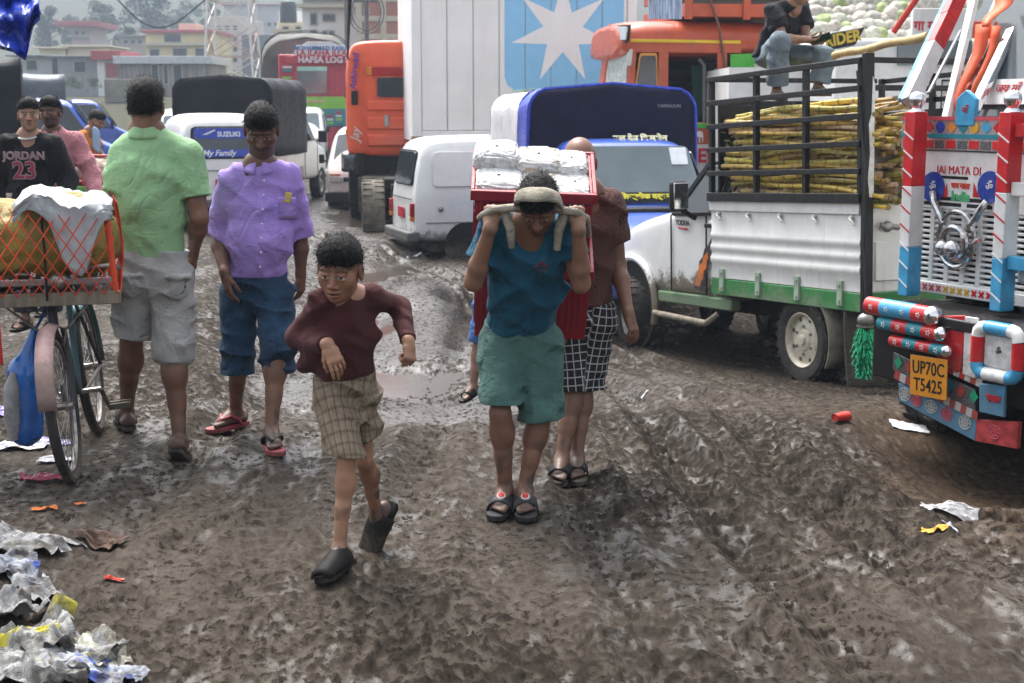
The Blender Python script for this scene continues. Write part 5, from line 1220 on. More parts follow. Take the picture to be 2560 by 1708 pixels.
    for row in range(17):
        for colm in range(8):
            xl = -w + .055 + colm * .050 + rs.uniform(-.012, .012) + (.02 if row % 2 else 0); zl = 1.395 + row * .0415 + rs.uniform(-.010, .010)
            if colm > 5 and row < 13: continue
            o = bpy.data.objects.new("sugar_cane", meshes[rs.randrange(10)]); COL.objects.link(o)
            yaw2 = rs.gauss(0, .02) + (rs.choice((-.08, .08)) if colm > 1 and rs.random() < .2 else 0); pit = rs.gauss(0, .035) if row > 1 else .02
            if colm == 0: yaw2 = rs.gauss(0, .012)
            o.matrix_local = Mw @ Matrix.Translation((xl, .16 + rs.uniform(-.12, .10) - .10 * (row < 14), zl)) @ Matrix.Rotation(yaw2, 4, 'Z') @ Matrix.Rotation(pit, 4, 'X') @ Matrix.Rotation(rs.uniform(0, 6), 4, 'Y') @ Matrix.Diagonal((*[rs.uniform(.85, 1.25)] * 1, 1, 1, 1))
            tag(o, "yellow-brown sugar cane stalk stacked in the pickup's black cage", "sugar cane", "sugar cane stalks in the pickup cage"); n += 1
    # dry leaves between the stalks
    lf = MB()
    for _ in range(420):
        p = Vector((-w + rs.uniform(.015, .10), rs.uniform(-.78, 1.15), rs.uniform(1.42, 2.08))); dv = Vector((rs.uniform(-.3, .3), rs.uniform(-1, 1), rs.uniform(-.7, .5))).normalized() * rs.uniform(.05, .20); wv = Vector((0, .2, 1)) * .0045
        lf.add([p - wv, p + wv, p + dv], [(0, 1, 2)])
    tag(lf.build("dry_cane_leaves", mk("dry_leaf", (.36, .29, .13), rough=.8, var=.4, vs=20), T, smooth=0), kind="stuff")
    # bamboo pole laid over the cage
    bp = MB(); a, b = D(1915, 128, 10.9), D(2130, 82, 9.6); k = 14
    bp.tube([tuple(a + (b - a) * i / k + np.array((0, 0, .006 * math.sin(i * .9)))) for i in range(k + 1)], [.027 * (1.12 if i % 3 == 0 else 1) for i in range(k + 1)], 10)
    tag(bp.build("bamboo_pole", mk("bamboo", (.50, .36, .17), rough=.5, var=.25, vs=9)), "thick pale bamboo pole lying across the pickup's cage", "bamboo pole")
    # green tinsel tassel hanging at the tail, with a steel cap
    tp = Vector(tuple(D(1986, 735, 9.62))); tt = empty("tinsel_tassel", tp); tag(tt, "green tinsel tassel with a round steel cap hanging behind the pickup", "tassel")
    mb = MB(); mb.ell((0, 0, 0), (.055, .055, .05), 16, 10); mb.lathe([(.057, -.03), (.057, -.045), (.03, -.046)], 16); mb.build("cap", dull_m, tt)
    mb = MB()
    for _ in range(900):
        t = rs.random(); a = rs.uniform(0, 6.283); r = (.048 + .035 * math.sin(math.pi * min(1, t * 1.1))) * rs.uniform(.4, 1); p = Vector((r * math.cos(a), r * math.sin(a), -.04 - .32 * t)); dv = Vector((math.cos(a) * .5, math.sin(a) * .5, -.8)) * .05; wv = Vector((-math.sin(a), math.cos(a), .3)) * .004
        mb.add([p - wv, p + wv, p + dv + wv, p + dv - wv], [(0, 1, 2, 3)])
    tag(mb.build("tinsel", mk("green_foil", (.01, .26, .11), rough=.22, metal=.6, var=.5, vs=60), tt, smooth=0), kind="stuff")
    mb = MB(); mb.tube([(0, 0, .04), (0, .0, .22)], .006, 6); mb.build("cord", rubber_m, tt)
white_pickup()
# ------------------------------------------------------------------ painted lorry at the near right
def painted_truck():
    e = Vector((.47, -.88, 0)).normalized(); far = Vector((2.05, 8.15, -.27)); yaw = math.atan2(e.y * -1 * -1, 0) if False else math.atan2(.88, -.47)
    T = empty("painted_lorry", far + e * 1.15, yaw); tag(T, "white lorry front painted red, white and blue with chrome bumper tubes", "lorry")
    P = lambda x, y, v: pick(T, x, y, 'y', v)
    red = mk("lorry_red", (.56, .018, .022), rough=.28, var=.2, vs=14, coat=.3, streak=.22, mud=(.25, 1.1, .5)); blue = mk("lorry_sky_blue", (.055, .33, .56), rough=.3, var=.2, vs=14, coat=.3, streak=.22, mud=(.25, 1.1, .5)); wht = mk("lorry_white", (.70, .70, .68), rough=.32, var=.12, vs=10, coat=.2, streak=.25, mud=(.25, 1.1, .45))
    dblue = mk("lorry_dark_blue", (.02, .05, .30), rough=.3); teal = mk("lorry_teal", (.02, .22, .28), rough=.35); yel = mk("lorry_yellow", (.62, .36, .03), rough=.35); gry = mk("reflector_grey", (.14, .14, .14), rough=.3, metal=.4, var=.2, vs=40)
    grn = mk("lorry_green", (.02, .34, .17), rough=.35); och = mk("lorry_orange", (.62, .22, .04), rough=.35); pnk = mk("lorry_rose", (.55, .08, .10), rough=.35)
    gv = -.12                                       # grille plane
    W0, W1 = 1.12, -1.12
    # hood front and grille frame
    zt, zb = 1.90, .93
    mb = MB(); mb.box(W1, W0 - .02, -.85, gv - .05, zb, 1.72); mb.build("bonnet", wht, T, bevel=.03)
    mb = MB(); mb.box(W1, W0 - .02, -.70, gv - .05, 1.72, 1.90); mb.build("scuttle", mk("lorry_scuttle", (.30, .12, .12), rough=.3, var=.3), T, bevel=.02)
    hole = mk("grille_dark", (.012, .012, .013), rough=.8)
    mb = MB(); mb.box(W1 + .1, W0 - .10, gv - .046, gv - .040, 1.0, 1.52); mb.build("grille_backing", hole, T)
    # grille bars: pieces standing proud of the dark backing
    def slot_field(z0, z1, n, cols):
        dz = (z1 - z0) / n
        for i in range(n + 1):
            mb = MB(); mb.box(W1 + .08, W0 - .06, gv - .040, gv, z0 + i * dz - dz * .27, z0 + i * dz + dz * .27); mb.build("grille_bar", wht, T, bevel=.004)
        for x in cols:
            mb = MB(); mb.box(x - .016, x + .016, gv - .038, gv + .003, z0, z1); mb.build("grille_upright", wht, T, bevel=.003)
    slot_field(1.01, 1.40, 13, [W0 - .07 - .115 * i for i in range(14)])
    mb = MB(); mb.box(W1 + .05, W0 - .08, gv - .036, gv + .006, 1.405, 1.72); mb.build("grille_head", wht, T, bevel=.008)
    mb = MB(); mb.box(W1 + .05, W0 - .08, gv - .03, gv + .012, .94, 1.005); mb.build("grille_foot", wht, T, bevel=.006)
    # flower strip on the foot
    rs = random.Random(9)
    for i in range(16):
        x = W0 - .12 - i * .052; mb = MB()
        for a in (0.785, 2.356): mb.box(-.022, .022, 0, .003, -.006, .006, M=Matrix.Translation((x, gv + .013, .973)) @ Matrix.Rotation(a, 4, 'Y'))
        mb.build("painted_flower", (dblue, pnk, pnk, yel, yel, red)[min(5, i // 2)], T)
    # lettering on the grille head
    fx = lambda x, y: frame(P(x, y, gv + .008), (-1, 0, 0), (0, 0, 1))
    text("lettering", "JAI MATA DI", .062, fx(2200, 392), redl(), T, sx=.95)
    text("lettering", "जय माता", .07, fx(2204, 428), mk("print_red", (.6, .06, .03), rough=.5), T, fnt=DEVA, bold=.002); text("lettering", "India", .07, fx(2204, 452), mk("print_green", (.08, .38, .16), rough=.5), T, bold=.003)
    for px in (2165, 2243):
        mb = MB(); c = P(px, 440, gv + .009)
        for a in (-.5, .5): mb.add([c + Vector((math.sin(a) * .02 - .02, 0, -.03)), c + Vector((math.sin(a) * .02 + .02, 0, -.03)), c + Vector((math.sin(a) * .055, .002, .045))], [(0, 1, 2)])
        mb.build("flame_emblem", red, T, solid=.003, smooth=0)
    for px in (2142, 2272):
        mb = MB(); c = P(px, 430, gv + .010); mb.lathe([(.085, 0), (.085, .003), (.002, .004)], 24, Matrix.Translation(c) @ Matrix.Rotation(-math.pi / 2, 4, 'X')); mb.build("roundel", dblue, T)
        text("roundel_sign", "ॐ", .10, frame(c + Vector((0, .006, 0)), (-1, 0, 0), (0, 0, 1)), wht, T, fnt=DEVA)
    for i, (x0, z0) in enumerate(((W0 - .2, 1.52), (W0 - .42, 1.52), (W0 - .64, 1.52))):
        mb = MB(); mb.box(x0 - .09, x0 + .09, gv - .01, gv + .007, 1.455, 1.475); mb.box(x0 - .09, x0 + .09, gv - .01, gv + .007, 1.425, 1.445); mb.build("vent_slot", hole, T)
    mb = MB(); mb.box(W0 - .55, W0 - .30, gv - .01, gv + .007, 1.572, 1.588); mb.build("vent_slot", hole, T)
    # corner sticker collage
    c0 = W0 - .10
    for pts, m_ in ((((0, .0), (.10, .0), (.10, .12), (0, .12)), red), (((.0, -.15), (.10, -.15), (.05, -.01)), blue), (((.0, -.20), (.11, -.20), (.11, -.16), (0, -.16)), pnk), (((.02, .02), (.06, .02), (.04, .11)), wht)):
        mb = MB(); mb.add([(c0 - u, gv + .011 + (.002 if m_ is wht else 0), 1.60 + z) for u, z in pts], [tuple(range(len(pts)))]); mb.build("corner_sticker", m_, T, solid=.002, smooth=0)
    # painted bands above the grille: lozenges one by one
    mb = MB(); mb.box(W1, W0 - .05, gv - .05, gv + .02, 1.725, 1.90); mb.build("painted_fascia", mk("fascia_silver", (.42, .40, .40), rough=.25, metal=.5, var=.2), T, bevel=.004)
    mb = MB(); mb.box(W1, W0 - .05, gv + .0, gv + .026, 1.885, 1.905); mb.build("fascia_trim", pnk, T); mb = MB(); mb.box(W1, W0 - .05, gv, gv + .024, 1.790, 1.812); mb.build("fascia_trim", teal, T)
    colr = (yel, blue, red, dblue, och, teal, yel, blue, red, dblue, och, teal)
    for i in range(18):
        x = W0 - .10 - i * .082; mb = MB(); y = gv + .0215
        if i % 3 == 0: mb.lathe([(.030, 0), (.030, .003), (.002, .004)], 14, Matrix.Translation((x, y - .001, 1.848)) @ Matrix.Rotation(-math.pi / 2, 4, 'X'))
        else: mb.add([(x - .036, y, 1.848), (x, y, 1.815), (x + .036, y, 1.848), (x, y, 1.882)], [(0, 1, 2, 3)])
        mb.build("painted_lozenge", colr[i % 12], T, solid=.003, smooth=0)
        mb = MB(); mb.box(x - .035, x + .035, gv + .019, gv + .0235, 1.735, 1.780); mb.build("painted_panel", red if i % 2 == 0 else gry, T, bevel=.006)
    # chrome emblem on the grille: garland wire with a cup
    c = P(2208, 548, gv); E = MB()
    E.tube([c + Vector((.13 * math.cos(a), .045, .15 * math.sin(a) + .0)) for a in np.linspace(0, 2 * math.pi, 25)], .014, 8); E.tube([c + Vector((.085 * math.cos(a), .06, .085 * math.sin(a) - .02)) for a in np.linspace(0, 2 * math.pi, 21)], .02, 8)
    E.ell(c + Vector((-.02, .09, -.05)), (.05, .05, .05)); E.ell(c + Vector((.05, .09, -.05)), (.045, .045, .045)); E.tube([c + Vector((.10, .04, .08)), c + Vector((.17, .05, .19)), c + Vector((.20, .03, .24))], .02, 8); E.tube([c + Vector((-.09, .04, .06)), c + Vector((-.17, .05, .17)), c + Vector((-.19, .03, .21))], .02, 8)
    E.tube([c + Vector((-.10, .04, -.02)), c + Vector((-.19, .05, .02))], .016, 8); E.build("chrome_garland", mk("tarnished_chrome", (.55, .55, .55), rough=.18, metal=1., var=.3, vs=40), T)
    # guard posts with chrome balls, painted in three bands
    for px, v in ((2087, .0), (2302, .02)):
        b = P(px, 640, v); x = b.x; cap = None
        for z0, z1, m_ in ((.93, 1.20, blue), (1.20, 1.53, wht), (1.53, 1.93, red)):
            mb = MB(); mb.box(x - .036, x + .036, v - .05, v + .05, z0, z1); mb.build("guard_post", m_, T, bevel=.005)
        mb = MB(); mb.lathe([(.042, 0), (.034, .012), (.026, .02), (.03, .028), (.042, .045), (.046, .066), (.040, .09), (.022, .105), (.001, .108)], 18, Matrix.Translation((x, v, 1.93))); mb.build("post_ball", chrome_m, T)
        for i in range(9):
            z = .98 + i * .10; mb = MB(); mb.bar((x - .037, v + .0515, z), (x + .037, v + .0515, z + .045), .008, .003, up=(0, 1, 0)); mb.build("post_stripe", wht if (z > 1.50 or z < 1.19) else redl(), T)
    b2 = P(2302, 640, .02).x
    for z, m_ in ((1.84, red), (1.55, wht), (1.18, blue)):
        mb = MB(); mb.box(W1, b2 - .04, -.02, .045, z - .035, z + .035); mb.build("guard_rail", m_, T, bevel=.006)
    # headlamp panel beyond the second post
    mb = MB(); mb.box(W1, b2 - .12, gv, gv + .05, .93, 1.16); mb.build("lamp_panel", wht, T, bevel=.02)
    c = P(2345, 620, gv + .06); mb = MB(); mb.box(c.x - .17, c.x + .02, gv + .04, gv + .075, c.z - .07, c.z + .07); mb.build("side_lamp", lamp_m, T, bevel=.02)
    # plate-form above the bumper
    mb = MB(); mb.box(W1, .885, gv - .05, .30, .84, .90); mb.build("bumper_step", mk("wet_black_step", (.02, .02, .022), rough=.2, var=.3), T, bevel=.01)
    # bumper tubes, painted in bands
    bv = .30
    for (x0, y0), (x1, y1), r, cols in (((1996, 688), (2140, 738), .048, (red, blue, blue, red)), ((2022, 728), (2158, 780), .036, (teal, red, teal, red)), ((2048, 770), (2172, 818), .030, (red, teal, red, teal))):
        a = P(x0, y0, bv + .02); b = P(x1, y1, bv + .02); b.z = a.z = (a.z + b.z) / 2
        for i in range(len(cols)):
            p, q = a + (b - a) * i / len(cols), a + (b - a) * (i + 1) / len(cols); mb = MB(); mb.tube([p, q], r, 16); mb.build("bumper_tube", cols[i], T)
            mb = MB(); cc = (p + q) / 2
            for k in range(5): th = 2 * math.pi * k / 5; mb.add([cc + Vector((math.cos(th) * .008, r + .001, math.sin(th) * .008)), cc + Vector((math.cos(th + .6) * .022, r - .003, math.sin(th + .6) * .018)), cc + Vector((math.cos(th + 1.2) * .008, r + .001, math.sin(th + 1.2) * .008))], [(0, 1, 2)])
            mb.build("painted_star", wht, T, solid=.002, smooth=0)
        mb = MB(); mb.ell(b, (r * 1.12, r * 1.05, r * 1.12), 16, 10); mb.build("chrome_end", chrome_m, T)
    # bumper beam panels
    def quad(nm, pts, m_, v, th=.012, bevel=.004): return panel([P(x, y, v) for x, y in pts], th, nm, m_, T, bevel=bevel)
    mb = MB(); mb.box(W1, .86, -.15, bv - .06, .50, .84); mb.build("bumper_beam", under_m, T, bevel=.01)
    quad("bumper_panel", ((2128, 726), (2218, 724), (2208, 848), (2196, 856), (2128, 800)), red, bv - .02)
    quad("reflector_board", ((2052, 808), (2240, 895), (2240, 945), (2050, 848)), gry, bv - .04)
    for i, (px, py, m_) in enumerate(((2062, 832, grn), (2085, 842, red), (2110, 853, teal), (2178, 885, teal), (2205, 898, red), (2235, 910, grn))):
        c = P(px, py, bv - .03); mb = MB(); mb.add([c + Vector(q) for q in ((-.03, 0, 0), (0, 0, -.035), (.03, 0, 0), (0, 0, .035))], [(0, 1, 2, 3)]); mb.build("reflector_lozenge", m_, T, solid=.004, smooth=0)
    for row in (((2052, 850), (2242, 947)), ((2150, 825), (2252, 872))):
        n = 15 if row[0][0] < 2100 else 8
        for i in range(n):
            t0, t1 = i / n, (i + 1) / n; x0 = row[0][0] + (row[1][0] - row[0][0]) * t0; x1 = row[0][0] + (row[1][0] - row[0][0]) * t1; y0 = row[0][1] + (row[1][1] - row[0][1]) * t0; y1 = row[0][1] + (row[1][1] - row[0][1]) * t1
            quad("warning_stripe", ((x0 + 3, y0), (x1 + 3, y1), (x1, y1 + 18), (x0, y0 + 18)), red if i % 2 == 0 else wht, bv - .025, .006, 0)
    quad("ruler_strip", ((2216, 726), (2246, 730), (2240, 870), (2210, 858)), wht, bv - .015)
    # headlamp with its three-colour ring
    c = P(2300, 808, bv); ring = [(-.13, -.115), (.13, -.115), (.13, .115), (-.13, .115)]
    seq = (wht, blue, red, wht, blue, wht, red, blue, wht, blue, red, wht); pts = []
    for i in range(4):
        a, b = Vector(ring[i]), Vector(ring[(i + 1) % 4]); p0 = Vector(ring[i - 1])
        for t in np.linspace(.22, .78, 4): pts.append(a + (b - a) * t)
        nx = Vector(ring[(i + 2) % 4])
        for t in (.33, .66): pts.append((b + (a - b) * .22) * (1 - t) ** 2 + b * 2 * t * (1 - t) + (b + (nx - b) * .22) * t * t)
    n = len(pts)
    for k in range(8):
        seg = [pts[(k * 3 + j) % n] for j in range(4)]; mb = MB(); mb.tube([c + Vector((-q.x, .03, q.y)) for q in seg], .034, 10); mb.build("lamp_ring", seq[k], T)
    mb = MB(); mb.box(c.x - .105, c.x + .105, bv - .02, bv + .025, c.z - .09, c.z + .09); mb.build("headlamp", lamp_m, T, bevel=.02)
    text("lamp_sign", "卐".replace("卐", "ॐ"), .075, frame(c + Vector((0, .027, .0)), (-1, 0, 0), (0, 0, 1)), rubber_m, T, fnt=DEVA)
    # number plate, two lines
    plm = mk("orange_plate", (.62, .25, .02), rough=.4, var=.1, vs=12); pc = P(2131, 866, bv + .03)
    mb = MB(); mb.box(-.13, .13, -.004, .004, -.105, .105, M=Matrix.Translation(pc) @ Matrix.Rotation(.04, 4, 'Y')); pl = mb.build("number_plate", plm, T, bevel=.003)
    for s, z in (("UP70C", .042), ("T5425", -.048)): text("plate_lettering", s, .096, Matrix.Translation(pc) @ Matrix.Rotation(.04, 4, 'Y') @ frame((0, .0045, z), (-1, 0, 0), (0, 0, 1)), rubber_m, pl, depth=.0012, bold=.001, sx=.82)
    # lower valance with painted roundels
    lo = [P(x, y, bv - .05) for x, y in ((2068, 880), (2242, 962), (2240, 1010), (2070, 918))]
    quad("valance", ((2066, 878), (2245, 962), (2242, 1012), (2068, 920)), blue, bv - .05, .03); quad("valance_end", ((2245, 962), (2342, 968), (2338, 1030), (2242, 1012)), mk("scuffed_red", (.42, .05, .05), rough=.5, var=.5, vs=18), bv - .05, .03)
    for i, (px, py) in enumerate(((2076, 905), (2103, 918), (2137, 934), (2172, 950), (2214, 970), (2282, 992))):
        c = P(px, py, bv - .033); mb = MB()
        for rr_ in (.034, .020): mb.tube([c + Vector((rr_ * math.cos(a) * 1.15, 0, rr_ * math.sin(a))) for a in np.linspace(0, 2 * math.pi, 13)], .0035, 5)
        for k in range(4): a = math.pi * k / 4; mb.bar(c + Vector((-.034 * math.cos(a), 0, -.034 * math.sin(a))), c + Vector((.034 * math.cos(a), 0, .034 * math.sin(a))), .005, .005)
        mb.build("painted_rosette", wht if i % 2 == 0 else pnk, T)
    quad("name_board", ((2250, 880), (2308, 885), (2306, 958), (2250, 945)), blue, bv - .01, .02); text("lettering", "सफर", .085, frame(P(2279, 917, bv + .004), (-1, 0, 0), (0, 0, 1)), redl(), T, fnt=DEVA, bold=.002)
    quad("side_badge", ((2336, 760), (2350, 760), (2350, 860), (2332, 868)), dblue, bv)
    # windscreen, pillars, ribbons
    zs = 1.90; wv0, wv1, zt = -.45, -1.05, 3.15
    mb = MB(); mb.box(W1, W0, -2.3, wv1, zt, zt + .25); mb.box(W1, W0, -2.3, -.85, .5, 1.9); mb.box(W1, W0, -2.3, -2.2, 1.9, zt); mb.build("cab", wht, T, bevel=.05)
    panel([(W0 - .12, wv0, zs), (W1 + .1, wv0, zs), (W1 + .16, wv1, zt), (W0 - .18, wv1, zt)], .012, "windscreen", pglass_m, T)
    for x in (W0 - .06, W0 - .62, 0 - .1, W1 + .06):
        mb = MB(); mb.bar((x, wv0 + .015, zs - .03), (x - (.05 if x > 0 else -.05), wv1 + .015, zt), .045, .04, up=(0, 1, 0)); mb.build("windscreen_pillar", chrome_m if x != W0 - .06 else wht, T, bevel=.008)
    orr = mk("orange_ribbon", (.72, .11, .035), rough=.6, var=.2)
    for a, b, wd in (((2195, 252), (2262, 55), .08), ((2225, 252), (2290, 60), .05), ((2262, 62), (2310, -10), .10), ((2200, 250), (2240, 140), .05)):
        p, q = P(*a, wv0 + .05), P(*b, wv1 + .4); mb = MB(); wvv = Vector((wd / 2, 0, 0)); rows = []
        for i in range(9):
            t = i / 8; cc = p.lerp(q, t) + Vector((0, .02 * math.sin(t * 7), .0)); rows.append([cc - wvv * (.5 + t), cc + Vector((0, .012, 0)), cc + wvv * (.5 + t)])
        mb.grid(rows); mb.build("ribbon", orr, T, solid=.004)
    # blue crest on the scuttle
    c = P(2218, 250, gv + .02); mb = MB(); mb.prism([(c.x + u, c.z + z) for u, z in ((-.07, -.09), (.07, -.09), (.07, .05), (.04, .075), (0, .10), (-.04, .075), (-.07, .05))], gv - .0, gv + .03, 'y'); mb.build("crest_board", blue, T, bevel=.006)
    text("lettering", "माँ", .085, frame((c.x, gv + .033, c.z - .01), (-1, 0, 0), (0, 0, 1)), redl(), T, fnt=DEVA)
    text("windscreen_lettering", "जय माँ", .12, frame(P(2312, 205, wv0 - .02), (-1, 0, 0), (0, -.43, .9)), redl(), T, fnt=DEVA)
    mb = MB(); c = P(2312, 205, wv0 - .03); mb.box(-.22, .22, -.09, .06, -.003, .003, M=frame(c, (-1, 0, 0), (0, -.43, .9))); mb.build("windscreen_sticker", wht, T)
    # long brace from the post up to the roof rack, in bands
    a, b = P(2086, 238, .0), P(2206, -22, -.55)
    for i, m_ in enumerate((wht, wht, red, red)):
        p, q = a.lerp(b, i / 4), a.lerp(b, (i + 1) / 4); mb = MB(); mb.bar(p, q, .055, .09, up=(0, 1, .4)); mb.build("roof_brace", m_, T, bevel=.004)
        mb = MB(); off = Vector((.05, 0, .01)); mb.bar(p + off, q + off, .028, .06, up=(0, 1, .4)); mb.build("brace_edge", blue, T, bevel=.004)
    for a_, b_, m_, w_ in (((2165, 300), (2235, 0), wht, .05), ((2130, 215), (2205, 70), mk("grey_stay", (.25, .25, .26), rough=.3, metal=.6), .022), ((2230, 265), (2346, 20), chrome_m, .06)):
        mb = MB(); mb.bar(P(*a_, -.30), P(*b_, -.8), w_, w_ * .7, up=(0, 1, .3)); mb.build("windscreen_stay", m_, T, bevel=.006)
    # front wheel and chassis
    mb = MB(); mb.box(W1 + .2, W0 - .2, -3.5, -.1, .42, .62); mb.build("chassis", under_m, T)
    wheel(T, (W1 + .16, -.62, .42), .46, .26, -1, dull_m, tyre_mud, rr=.58); wheel(T, (W0 - .16, -.62, .42), .46, .26, 1, dull_m, tyre_mud, rr=.58)
    mb = MB(); mb.box(W1 - .05, W0 + .05, -6.5, -2.4, .95, 2.9); mb.build("load_body", wht, T, bevel=.02)
    wheel(T, (W1 + .16, -5.2, .48), .48, .5, -1, dull_m, tyre_mud, rr=.58)
def redl(): return mk("sign_red", (.50, .02, .03), rough=.4)
painted_truck()
# ------------------------------------------------------------------ crates, bicycle, litter
def gpick(x, y):
    """point of the ground seen at display pixel"""
    a = Vector((0, 0, CAM_H)); d = (atd(x, y, 10.) - a).normalized(); t = 2.
    for _ in range(60):
        p = a + d * t; h = p.z - float(ground_h(p.x, p.y)); t += h * .8 / max(.12, -d.z)
        if abs(h) < .002: break
    return a + d * t
def paper_mat(name, base=(.62, .62, .60), ink=.55, tint=None, sc=1., dirt=.85):
    m = bpy.data.materials.new(name); m.use_nodes = True; nt = m.node_tree; b = nt.nodes["Principled BSDF"]
    uv = _nd(nt, "ShaderNodeAttribute", attribute_name="uvp").outputs['Vector']
    sp = _nd(nt, "ShaderNodeSeparateXYZ"); nt.links.new(uv, sp.inputs[0])
    ln = math_(nt, 'GREATER_THAN', math_(nt, 'FRACT', math_(nt, 'MULTIPLY', sp.outputs[1], 95 * sc)), .45)
    wd = math_(nt, 'GREATER_THAN', noise(nt, mapping(nt, uv, (70 * sc, 14 * sc, 1)), 1., 2), .44)
    colm = math_(nt, 'GREATER_THAN', math_(nt, 'FRACT', math_(nt, 'MULTIPLY', sp.outputs[0], 7 * sc)), .12)
    blk = math_(nt, 'GREATER_THAN', noise(nt, mapping(nt, uv, (5 * sc, 4 * sc, 1)), 1., 1), .36)
    ink_f = math_(nt, 'MULTIPLY', math_(nt, 'MULTIPLY', ln, wd), math_(nt, 'MULTIPLY', colm, blk))
    c = mixc(nt, maprange(nt, noise(nt, uv, 6, 4), .3, .7), base, tuple(q * .82 for q in base))
    c = mixc(nt, math_(nt, 'MULTIPLY', ink_f, ink), c, (.08, .08, .085))
    if tint: c = mixc(nt, maprange(nt, noise(nt, mapping(nt, uv, (2.2, 2.2, 1), (3, 1, 0)), 1.6, 2), .56, .62), c, tint)
    dm = maprange(nt, noise(nt, _nd(nt, "ShaderNodeTexCoord").outputs['Object'], 9, 5, .65), .46, .66, 0, dirt); c = mixc(nt, dm, c, (.06, .05, .04))
    nt.links.new(c, b.inputs['Base Color']); b.inputs['Roughness'].default_value = .9; b.inputs['Specular IOR Level'].default_value = .15; return m
news_m = paper_mat("newsprint", (.34, .34, .34)); news2 = paper_mat("coloured_newsprint", (.40, .40, .38), .5, (.42, .38, .05)); news3 = paper_mat("newsprint_blue", (.38, .40, .45), .5, (.06, .10, .35))
def crumple(name, c, sx, sy, yaw, amp, mat, label=None, cat="paper", n=22, seed=0, sharp=1., tilt=(0, 0), drop=True, group=None, fold=0., edge=.10, lift=0.):
    """a crumpled sheet lying on the ground around c: facets from folded noise"""
    rs = np.random.RandomState(seed); u = np.linspace(-.5, .5, n); v = np.linspace(-.5, .5, n); U, V = np.meshgrid(u, v)
    k = 1.5 + 1.2 * rs.rand(); o = rs.rand(4) * 50
    Z = np.abs(pn(U * k + o[0], V * k + o[1], o[2])) * 1.0 + .4 * np.abs(pn(U * k * 2.3 + o[1], V * k * 2.3 + o[3], 3.3)) + .12 * np.abs(pn(U * k * 5, V * k * 5 + o[0], 6.6))
    X = U * sx * (1 - .25 * np.abs(pn(V * 3 + o[2], U * 2, 1.1))) + edge * sx * pn(U * 6 + o[1], V * 6, 8.8); Y = V * sy * (1 - .25 * np.abs(pn(U * 3 + o[3], V * 2, 2.2))) + edge * sy * pn(U * 6, V * 6 + o[2], 4.4)
    if fold: Xf = X.copy(); X = np.where(X > fold * sx, 2 * fold * sx - X, X); Z = Z + np.where(Xf > fold * sx, .25, 0)
    ca, sa = math.cos(yaw), math.sin(yaw); WX = c[0] + X * ca - Y * sa; WY = c[1] + X * sa + Y * ca
    G = ground_h(WX, WY) if drop else np.full_like(WX, c[2])
    WZ = G + .006 + lift + amp * Z + tilt[0] * U * sx + tilt[1] * V * sy
    P = np.stack([WX - c[0], WY - c[1], WZ - c[2]], -1).reshape(-1, 3); idx = np.arange(n * n).reshape(n, n); Q = np.stack([idx[:-1, :-1], idx[:-1, 1:], idx[1:, 1:], idx[1:, :-1]], -1).reshape(-1, 4)
    uvp = np.stack([U * sx, V * sy, 0 * U + seed], -1).reshape(-1, 3) * 3
    o_ = bpy.data.objects.new(name, np_mesh(name, P, Q, mat, attrs={"uvp": uvp}, smooth=False)); COL.objects.link(o_); o_.location = (c[0], c[1], c[2])
    if label: tag(o_, label, cat, group)
    return o_
def lump(name, c, r, M, mat, seed, parent=None):
    """paper-wrapped bundle: a creased pillow"""
    nu, nv = 36, 20; P = []; UV = []
    for i in range(nv):
        t = math.pi * (i + .01) / (nv - 1 + .02); row = []
        for j in range(nu):
            a = 2 * math.pi * j / nu; d = np.array((math.sin(t) * math.cos(a), math.sin(t) * math.sin(a), math.cos(t))); q = np.sign(d) * np.abs(d) ** .42
            k = 1 + .22 * float(np.abs(pn(d[0] * 3 + seed, d[1] * 3, d[2] * 3))) * -1 + .13 * float(np.abs(pn(d[0] * 7, d[1] * 7 + seed, d[2] * 7))); row.append(q * k * np.array(r)); UV.append((a * r[0] * 2, t * r[2] * 2 + d[1], seed))
        P += row
    idx = np.arange(nu * nv).reshape(nv, nu); Q = np.stack([idx[:-1], np.roll(idx, -1, 1)[:-1], np.roll(idx, -1, 1)[1:], idx[1:]], -1).reshape(-1, 4)
    o = bpy.data.objects.new(name, np_mesh(name, np.array(P), Q, mat, attrs={"uvp": np.array(UV) * 1.2}, smooth=False)); COL.objects.link(o); o.matrix_local = M @ Matrix.Translation(c); return o
wrap1 = paper_mat("clean_newsprint", (.70, .70, .69), .45, dirt=.12); wrap2 = paper_mat("clean_newsprint_print", (.68, .68, .67), .45, (.45, .36, .25), dirt=.12)
